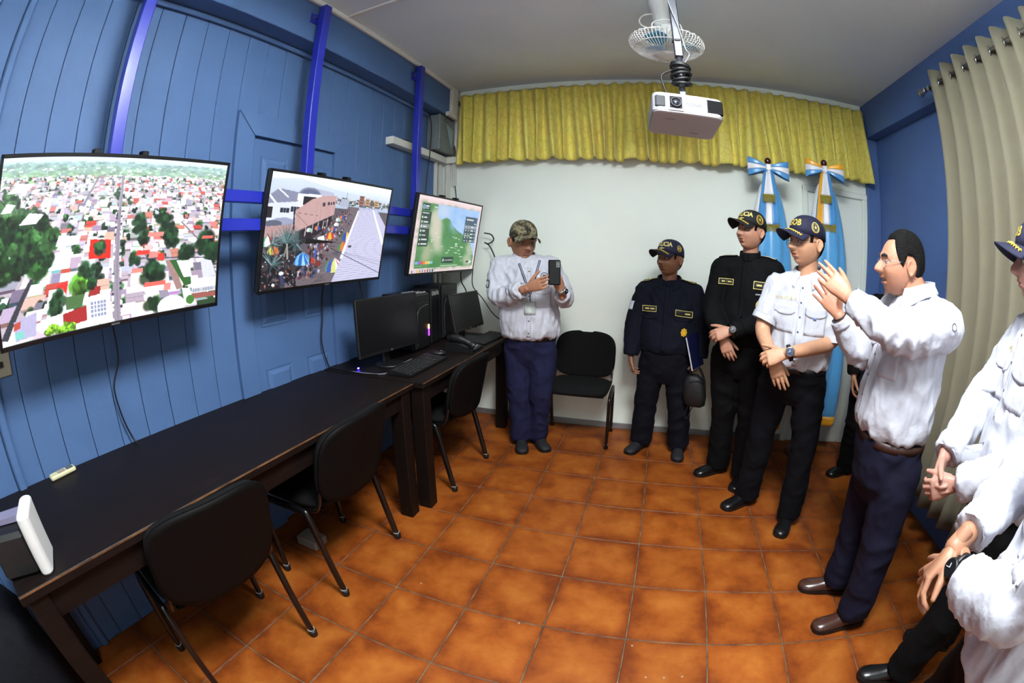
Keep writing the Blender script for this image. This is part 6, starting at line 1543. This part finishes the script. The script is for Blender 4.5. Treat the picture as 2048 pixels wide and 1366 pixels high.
# 4 -- man in navy cap and white shirt
sh, to = rings_for(.925, 1.415, .178, .150, .115, .180)
P4 = person(dict(label='man in navy cap, glasses and white shirt clasping his wrist', base=(2.1, 1.35), face=-122, hface=-160, hpitch=2, head=(2.100, 1.316, 1.562), hs=1.0, fat=.03, nose=1.12,
    skin='fair tan skin', skincol=(190, 142, 112), pelvis=(2.125, 1.37, .90), neck=(2.122, 1.342, 1.415), shirt=sh, torso=to, seed=4,
    J=dict(shR=(1.972, 1.405, 1.325), shL=(2.275, 1.28, 1.335), elR=(1.880, 1.385, 1.105), elL=(2.268, 1.225, 1.085), wrR=(1.915, 1.195, .995), wrL=(1.965, 1.125, 1.038),
           hipR=(2.02, 1.41, .87), hipL=(2.195, 1.34, .87), knR=(2.00, 1.45, .52), knL=(2.235, 1.315, .52), anR=(2.019, 1.534, .08), anL=(2.257, 1.31, .08)),
    hands=[dict(wrist=(1.955, 1.127, 1.034), d=(-.93, .16, -.32), n=(.1, .85, -.5), side='L', per=[(.55, .7, .5), (.6, .75, .5), (.65, .8, .5), (.7, .8, .5)], spread=.02, thumb=(.7, .6, .1)),
           dict(wrist=(1.912, 1.190, .995), d=(.42, -.14, -.88), n=(.3, .9, .0), side='R', per=[(.08, .15, .1), (.10, .18, .1), (.12, .2, .1), (.15, .22, .1)], spread=.05, thumb=(.85, .3, .3))],
    trouser_top=.935, hips=hips_for(.935, .74, .172, .132, .120), trouser_mat=m_dnavy, legw=(.105, .084, .076, .080), shirt_mat=m_wshirt, sleeve=(.074, .066, .055), short={'R': .72, 'L': .92}, arm=(.050, .044, .030), fold=.014, fscale=(15, 15, 5),
    belt=m_blackp, belt_z=.925, belt_r=(.166, .130, .114), toe={'R': -148, 'L': -117}, shoe_mat=m_bshoe))
build_cap(P4['root'], P4['hc'], P4['hf'], P4['hs'], m_capnavy, letters=[('GOB', .044, -.12, .092)], lmat=m_gold, leaves=m_gold, emblem=[(-1.45, .022, m_ngold)])
short_hair(P4['root'], P4['hc'], P4['hf'], P4['hs'], P4['opt'], HAIR)
glasses(P4['root'], P4['hc'], P4['hf'], P4['hs'], m_wire_gl, m_lens)
collar(P4['shirt'], P4['nk']+Vector((0, 0, .004)), Fr(-126), .072, m_wshirt, .8)
shirt_details(P4, (.95, 1.36), pz=1.245, dx=.085)
text_on(P4['bvh'], P4['spine'](1.1), P4['tf'], .085, 1.282, 'MINISTERIO', .022, 'embroidery', M('pale gold thread', (196, 180, 120)), P4['shirt'])
patch_on(P4['bvh'], P4['spine'](1.1), P4['tf'], -.092, -.076, 1.195, 1.207, 'pocket_label', M('blue cloth label', (110, 130, 196)), P4['shirt'], .007, .002, 3, 2)
for a, e in (('R', .72), ('L', .92)):
    q = P4['J']['sh'+a].lerp(P4['J']['el'+a], e); dv = (P4['J']['el'+a]-P4['J']['sh'+a]).normalized()
    MB().tube([q-dv*.012, q+dv*.022], .072, 24, cap=False).build('rolled_cuff', m_wshirt, P4['shirt'], smooth=True)
watch(P4['root'], (1.975, 1.122, 1.041), (-.93, .16, -.32), (-.1, -.9, .35), .036, m_blackp, M('steel watch case', (170, 172, 176), rough=.2, metal=.9), M('blue dial', (28, 38, 66), rough=.2), sz=.023)

# 5 -- dark figure almost hidden behind the speaker
sh, to = rings_for(.88, 1.335, .19, .14, .12, .185)
P5 = person(dict(label='person in black mostly hidden behind the man who is speaking', base=(2.95, 1.78), face=-150, hface=-150, head=(2.99, 1.76, 1.48), hs=.95, skin='tan skin', skincol=(158, 112, 86),
    pelvis=(2.95, 1.79, .86), neck=(2.96, 1.79, 1.335), shirt=sh, torso=to, seed=5, shirt_name='jacket',
    J=dict(shR=(2.81, 1.87, 1.25), shL=(3.10, 1.70, 1.25), elR=(2.76, 1.88, 1.02), elL=(3.13, 1.66, 1.02), wrR=(2.74, 1.80, .80), wrL=(3.10, 1.58, .82),
           hipR=(2.87, 1.84, .80), hipL=(3.03, 1.74, .80), knR=(2.88, 1.87, .45), knL=(3.03, 1.74, .45), anR=(2.96, 1.99, .08), anL=(3.05, 1.76, .08)),
    hands=[dict(wrist=(2.74, 1.80, .80), d=(0, -.1, -1), n=(.8, -.4, 0), side='R', curl=(.4, .5, .3)), dict(wrist=(3.10, 1.58, .82), d=(0, -.1, -1), n=(-.8, .4, 0), side='L', curl=(.4, .5, .3))],
    trouser_top=.88, hips=hips_for(.88, .68, .17, .13, .12), trouser_mat=m_blackt, shirt_mat=m_blackc, toe={'R': -160, 'L': -140}, shoe_mat=m_bshoe))
hair_cover(P5['root'], P5['hc'], P5['hf'], P5['hs'], P5['opt'], HAIR)

# 6 -- the speaker
sh, to = rings_for(.862, 1.405, .190, .190, .135, .195)
P6 = person(dict(label='bare-headed man in glasses and white shirt speaking with both hands raised', base=(2.38, .6), face=172, hface=168, hpitch=2, head=(2.300, .668, 1.492), hs=.98, fat=.10, mouth_open=.006, nose=1.05,
    skin='warm tan skin', skincol=(178, 124, 98), pelvis=(2.345, .60, .80), neck=(2.362, .628, 1.405), shirt=sh, torso=to, seed=6, neckr=1.12,
    J=dict(shR=(2.365, .79, 1.305), shL=(2.392, .435, 1.300), elR=(2.240, .865, 1.085), elL=(2.165, .420, 1.245), wrR=(2.110, .875, 1.255), wrL=(2.020, .605, 1.345),
           hipR=(2.355, .69, .76), hipL=(2.355, .505, .76), knR=(2.375, .71, .44), knL=(2.37, .47, .46), anR=(2.393, .674, .08), anL=(2.402, .428, .08)),
    hands=[dict(wrist=(2.015, .612, 1.350), d=(-.62, .50, .60), n=(.40, .86, -.25), side='L', per=[(.05, .10, .08), (.08, .12, .08), (.25, .2, .1), (.3, .2, .1)], spread=.05, thumb=(.75, .45, .35)),
           dict(wrist=(2.106, .878, 1.262), d=(-.55, .42, .72), n=(-.45, -.85, .10), side='R', per=[(.15, .2, .15), (.12, .2, .15), (.12, .2, .15), (.10, .2, .1)], spread=.20, thumb=(.55, .55, .55))],
    trouser_top=.85, hips=hips_for(.85, .62, .178, .165, .142), trouser_mat=m_navytr, legw=(.110, .090, .082, .086), shirt_mat=m_wshirt, sleeve=(.080, .068, .053), sleeve_end={'R': .95, 'L': .93}, fold=.017, fscale=(15, 15, 5),
    belt=M('brown belt leather', (52, 30, 22), rough=.5), belt_z=.850, belt_r=(.174, .160, .137), toe={'R': 170, 'L': 185}, shoe_mat=m_brshoe, shoe_len=.285))
hair_cover(P6['root'], P6['hc'], P6['hf'], P6['hs'], P6['opt'], HAIR, thick=.010)
glasses(P6['root'], P6['hc'], P6['hf'], P6['hs'], m_grey_gl, m_lens)
collar(P6['shirt'], P6['nk']+Vector((-.004, .004, .004)), Fr(170), .078, m_wshirt, .7, h=.042)
shirt_details(P6, (.89, 1.33), pz=1.22, dx=.09)
watch(P6['root'], (2.030, .597, 1.338), (-.62, .50, .60), (.10, -.35, .95), .039, M('black rubber strap', (24, 26, 26), rough=.6), M('blue watch case', (60, 62, 130), rough=.3), m_blackp, sz=.020)
MB().tube([Vector((2.112, .874, 1.254))+Vector(fq)*.033 for fq in [(math.cos(t)*.8, math.sin(t)*.8, .55*math.cos(t)) for t in [2*math.pi*k/20 for k in range(21)]]], .004, 6).build('bracelet', m_blackp, P6['root'], smooth=True)
ring_on(P6['bvh'], Vector((2.42, .5, 1.3)), Fr(-110), .0, 1.315, .010, .0013, 'sleeve_logo', MATS['dark crest print'], P6['shirt'])

# 7 -- man with navy cap at the right edge
sh, to = rings_for(.80, 1.43, .200, .185, .13, .200)
P7 = person(dict(label='man in navy cap and white shirt at the right edge behind the foremost man', base=(2.66, .1), face=152, hface=140, head=(2.622, .118, 1.560), hs=1.0, fat=.04, nose=1.15,
    skin='ruddy skin', skincol=(178, 132, 116), pelvis=(2.67, .10, .78), neck=(2.672, .088, 1.43), shirt=sh, torso=to, seed=7,
    J=dict(shR=(2.735, .265, 1.325), shL=(2.575, -.065, 1.325), elR=(2.62, .37, 1.07), elL=(2.56, -.08, 1.02), wrR=(2.385, .270, .895), wrL=(2.365, .130, .870),
           hipR=(2.715, .19, .74), hipL=(2.635, .02, .74), knR=(2.80, .19, .42), knL=(2.59, .03, .42), anR=(2.87, .17, .08), anL=(2.56, .045, .08)),
    hands=[dict(wrist=(2.375, .262, .890), d=(-.50, -.55, -.60), n=(.45, -.70, .30), side='R', per=[(.6, .7, .4), (.65, .7, .4), (.7, .7, .4), (.7, .7, .4)], spread=.02, thumb=(.8, .4, .3)),
           dict(wrist=(2.360, .135, .868), d=(-.60, .55, -.45), n=(.35, .75, -.2), side='L', curl=(.6, .7, .4), spread=.02, thumb=(.8, .4, .3))],
    trouser_top=.84, hips=hips_for(.84, .62, .175, .145, .13), trouser_mat=m_blackt, legw=(.115, .095, .088, .090), shirt_mat=m_wshirt, sleeve=(.080, .074, .058), sleeve_end={'R': .93, 'L': .97}, fold=.017, fscale=(15, 15, 5),
    toe={'R': 150, 'L': 165}, shoe_mat=m_bshoe, shoe_len=.285))
build_cap(P7['root'], P7['hc'], P7['hf'], P7['hs'], m_capnavy, letters=[('GOB', .044, 0.0, .092)], lmat=m_gold, leaves=m_gold, emblem=[(-1.45, .022, m_ngold)])
short_hair(P7['root'], P7['hc'], P7['hf'], P7['hs'], P7['opt'], (70, 66, 62))
collar(P7['shirt'], P7['nk']+Vector((0, 0, .0)), Fr(150), .074, m_wshirt, .8)
shirt_details(P7, (.86, 1.36), pz=1.25, dx=.09)
text_on(P7['bvh'], P7['spine'](1.1), P7['tf'], .08, 1.285, 'MINISTERIO', .020, 'embroidery', MATS['pale gold thread'], P7['shirt'])
MB().tube([on_cloth(P7['bvh'], Vector((2.58, .0, 1.0)), Fr(-155), .02*math.cos(t), 1.06+.025*math.sin(t), .003) for t in [1.2+3.6*k/14 for k in range(15)]], .003, 5).build('sleeve_logo', M('blue thread', (96, 130, 196)), P7['shirt'], smooth=True)

# 8 -- foremost man, cut by the right edge
sh, to = rings_for(.74, 1.33, .195, .175, .13, .195)
P8 = person(dict(label='foremost man in white shirt cut off by the right edge, arm with a watch', base=(2.22, -.5), face=152, hface=160, head=(2.22, -.49, 1.47), hs=1.0, skin='tan skin', skincol=(158, 112, 86),
    pelvis=(2.24, -.50, .78), neck=(2.24, -.50, 1.33), shirt=sh, torso=to, seed=8,
    J=dict(shR=(2.29, -.34, 1.235), shL=(2.15, -.665, 1.225), elR=(2.24, -.19, 1.00), elL=(2.015, -.515, .945), wrR=(2.03, -.255, .925), wrL=(2.030, -.285, .895),
           hipR=(2.28, -.42, .74), hipL=(2.20, -.58, .74), knR=(2.26, -.40, .42), knL=(2.18, -.56, .42), anR=(2.28, -.38, .08), anL=(2.20, -.56, .08)),
    hands=[dict(wrist=(2.030, -.280, .893), d=(-.10, .55, -.80), n=(.95, .10, .0), side='L', curl=(.35, .4, .3), spread=.02, thumb=(.8, .4, .3)),
           dict(wrist=(2.035, -.250, .925), d=(-.60, -.10, -.75), n=(.5, -.6, -.3), side='R', curl=(.5, .6, .4), spread=.02, thumb=(.8, .4, .3))],
    trouser_top=.84, hips=hips_for(.84, .62, .175, .145, .13), trouser_mat=m_blackt, legw=(.112, .092, .084, .086), shirt_mat=m_wshirt, sleeve=(.080, .070, .055), sleeve_end={'R': .70, 'L': .74}, fold=.017, fscale=(15, 15, 5),
    toe={'R': 150, 'L': 165}, shoe_mat=m_bshoe))
hair_cover(P8['root'], P8['hc'], P8['hf'], P8['hs'], P8['opt'], HAIR)
watch(P8['root'], (2.028, -.315, .905), (.05, .9, -.3), (-.9, -.1, .35), .036, m_blackp, m_blackp, MATS['dark dial'], sz=.022)
collar(P8['shirt'], P8['nk']+Vector((0, 0, .0)), Fr(155), .074, m_wshirt, .8)
shirt_details(P8, (.80, 1.26), pz=1.15, dx=.09)
# ------------------------------------------------------------------ two flags on stands
m_sky = M('sky blue satin', (84, 160, 214), rough=0.32, sheen=0.3, spec=0.6)
m_satw = M('white satin', (226, 226, 232), rough=0.35, sheen=0.3)
m_saty = M('golden yellow satin', (238, 170, 30), rough=0.35, sheen=0.3)
m_bowb = M('bow blue satin', (78, 146, 206), rough=0.3, sheen=0.3)
m_fringe = M('olive gold fringe', (150, 138, 54), rough=0.7, bump=0.6, bscale=200, bstretch=(6, 6, 0.4))
m_ball = M('dark red varnished wood', (66, 18, 20), rough=0.15, coat=0.8)
m_fpole = M('varnished flag pole', (80, 46, 26), rough=0.3)
def flag(x, y, ztop, yellow, label, ang):
    g = empty('flag_stand', (x, y, 0), ang, label, 'flag', 'flags with bows on stands')
    MB().lathe((0, 0, 0), [(0.13, 0), (0.13, 0.025), (0.11, 0.035), (0.06, 0.05), (0.025, 0.06), (0.02, 0.12)], 24).build('base', m_fpole, g, smooth=True)
    MB().cyl((0, 0, 0.05), (0, 0, ztop), 0.013, 12).build('pole', m_fpole, g, smooth=True)
    MB().ball((0, 0, ztop+0.024), 0.027, 0.027, 0.029, 18, 12).build('finial_ball', m_ball, g, smooth=True)
    # draped flag: blue, white, blue, gathered at the top and falling in folds
    def drape(u, v, k=0.0):
        a = 2*math.pi*u; r = 0.020+0.300*v**0.55*(1-0.45*v)
        w = 1+0.22*math.sin(5*a+1.3+2*v)*v+0.10*math.sin(11*a)*v
        return (r*w*math.cos(a)*1.0+0.015*v, r*w*math.sin(a)*0.62+0.02, ztop-0.10-1.72*v+0.09*math.sin(a-0.6)*v)
    for i, (u0, u1, m) in enumerate(((0.0, 0.30, m_sky), (0.30, 0.62, m_satw), (0.62, 1.0, m_sky))):
        # white shows lower on the camera side, blue above
        MB().sheet(lambda u, v: drape(u0+(u1-u0)*u, v), 22, 30, 0.003).build('flag_cloth', m, g, smooth=True)
    MB().sheet(lambda u, v: tuple(V(drape(0.62+0.38*u, 0.985+0.015*v))+Vector((0, -0.004, -0.05*v))), 26, 3, 0.004).build('flag_fringe', m_saty, g, smooth=True)
    # bow: two loops, knot and two tails in three stripes
    cols = [m_saty if yellow else m_bowb, m_satw, m_bowb]
    for sd in (-1, 1):
        for i, m in enumerate(cols):
            def loop(u, v, sd=sd, i=i):
                a = math.pi*2*u; L = 0.150; wv = (i+v)/3
                wid = 0.035+0.105*math.sin(math.pi*min(1, 0.5*(1-math.cos(a))*1.0))**1.0 if False else 0.030+0.115*(0.5*(1-math.cos(a)))**0.8
                return (sd*(0.012+L*0.5*(1-math.cos(a))*0.98), -0.038-0.030*math.sin(a), ztop-0.035+(0.5-wv)*wid+0.012*sd*0-0.018*(0.5*(1-math.cos(a)))*(1 if sd > 0 else -0.4))
            MB().sheet(loop, 26, 4, 0.0022).build('bow_loop', m, g, smooth=True)
    MB().box(-0.021, 0.021, -0.066, -0.022, ztop-0.060, ztop-0.008, 0.008).build('bow_knot', m_satw, g)
    for i, m in enumerate([cols[0], m_satw, m_bowb]):
        def tail(u, v, i=i):
            w_ = 0.045+0.095*v**0.5; t = (i+u)/3-0.5
            return (t*w_*1.15-0.006*v, -0.060-0.012*math.cos(5*t)-0.010*math.sin(7*v+3*t)*v, ztop-0.055-0.40*v)
        MB().sheet(tail, 6, 20, 0.0022).build('bow_tail', m, g, smooth=True)
    for zz, w_, yy in ((ztop-0.455, 0.160, -0.070), (ztop-0.245, 0.095, -0.085)):
        mb = MB(); n = int(w_/0.0045)
        for k in range(n):
            xx = -w_/2+w_*(k+0.5)/n; mb.tube([(xx-0.006, yy, zz), (xx-0.006+0.0012*math.sin(k*2.1), yy-0.002*math.cos(k), zz-0.050-0.004*math.sin(k*1.7))], [0.0026, 0.0022], 5)
        o = mb.box(-w_/2-0.006, w_/2-0.006, yy-0.004, yy+0.004, zz-0.006, zz+0.006, 0.001).build('fringe', m_fringe, g); o['kind'] = 'stuff'
    mb = MB()
    for i in range(3): MB().sheet(lambda u, v: ((u-0.5)*(0.03+0.05*v)-0.006, -0.078-0.004*math.cos(4*u), ztop-0.075-0.17*v), 6, 8, 0.002).build('inner_tail', m_satw, g, smooth=True) if i == 0 else None
    return g
flag(2.165, 2.32, 2.185, False, 'sky blue and white flag with a blue and white bow on its pole', math.radians(-12))
flag(2.645, 2.32, 2.235, True, 'sky blue and white flag with a yellow, white and blue bow on its pole', math.radians(-16))
# ------------------------------------------------------------------ ceiling lamps (above and behind the camera)
for i, (x, y, w) in enumerate(LAMPS):
    r = empty('ceiling_lamp', (x, y, ZC), 0, ['wide fluorescent panel lamp hung under the ceiling just above the photographer', 'wide fluorescent panel lamp hung under the ceiling behind the photographer'][i], 'lamp', 'hanging panel lamps')
    MB().box(-0.37, 0.37, -0.32, 0.32, -0.125, -0.095, 0.008).build('housing', m_white, r)
    MB().box(-0.35, 0.35, -0.30, 0.30, -0.131, -0.124, 0.002).build('diffuser', M('lamp diffuser', (240, 246, 255), rough=0.5, emit=1.5), r)
    for a in (-0.3, 0.3):
        for b in (-0.25, 0.25): MB().cyl((a, b, -0.10), (a, b, 0), 0.004, 6).build('hanger', m_chrome, r)
    for nm, e, z, rx in (('lamp_down', w, -0.135, 0.0), ('bounce_uplight', w*UPSHARE, -0.090, math.pi)):
        ld = bpy.data.lights.new(nm, 'AREA'); ld.shape = 'RECTANGLE'; ld.size = 0.70; ld.size_y = 0.60
        ld.energy = e; ld.color = (0.95, 0.98, 1.0)
        lo = bpy.data.objects.new(nm, ld); link(lo, r); lo.location = (0, 0, z); lo.rotation_euler = (rx, 0, 0)
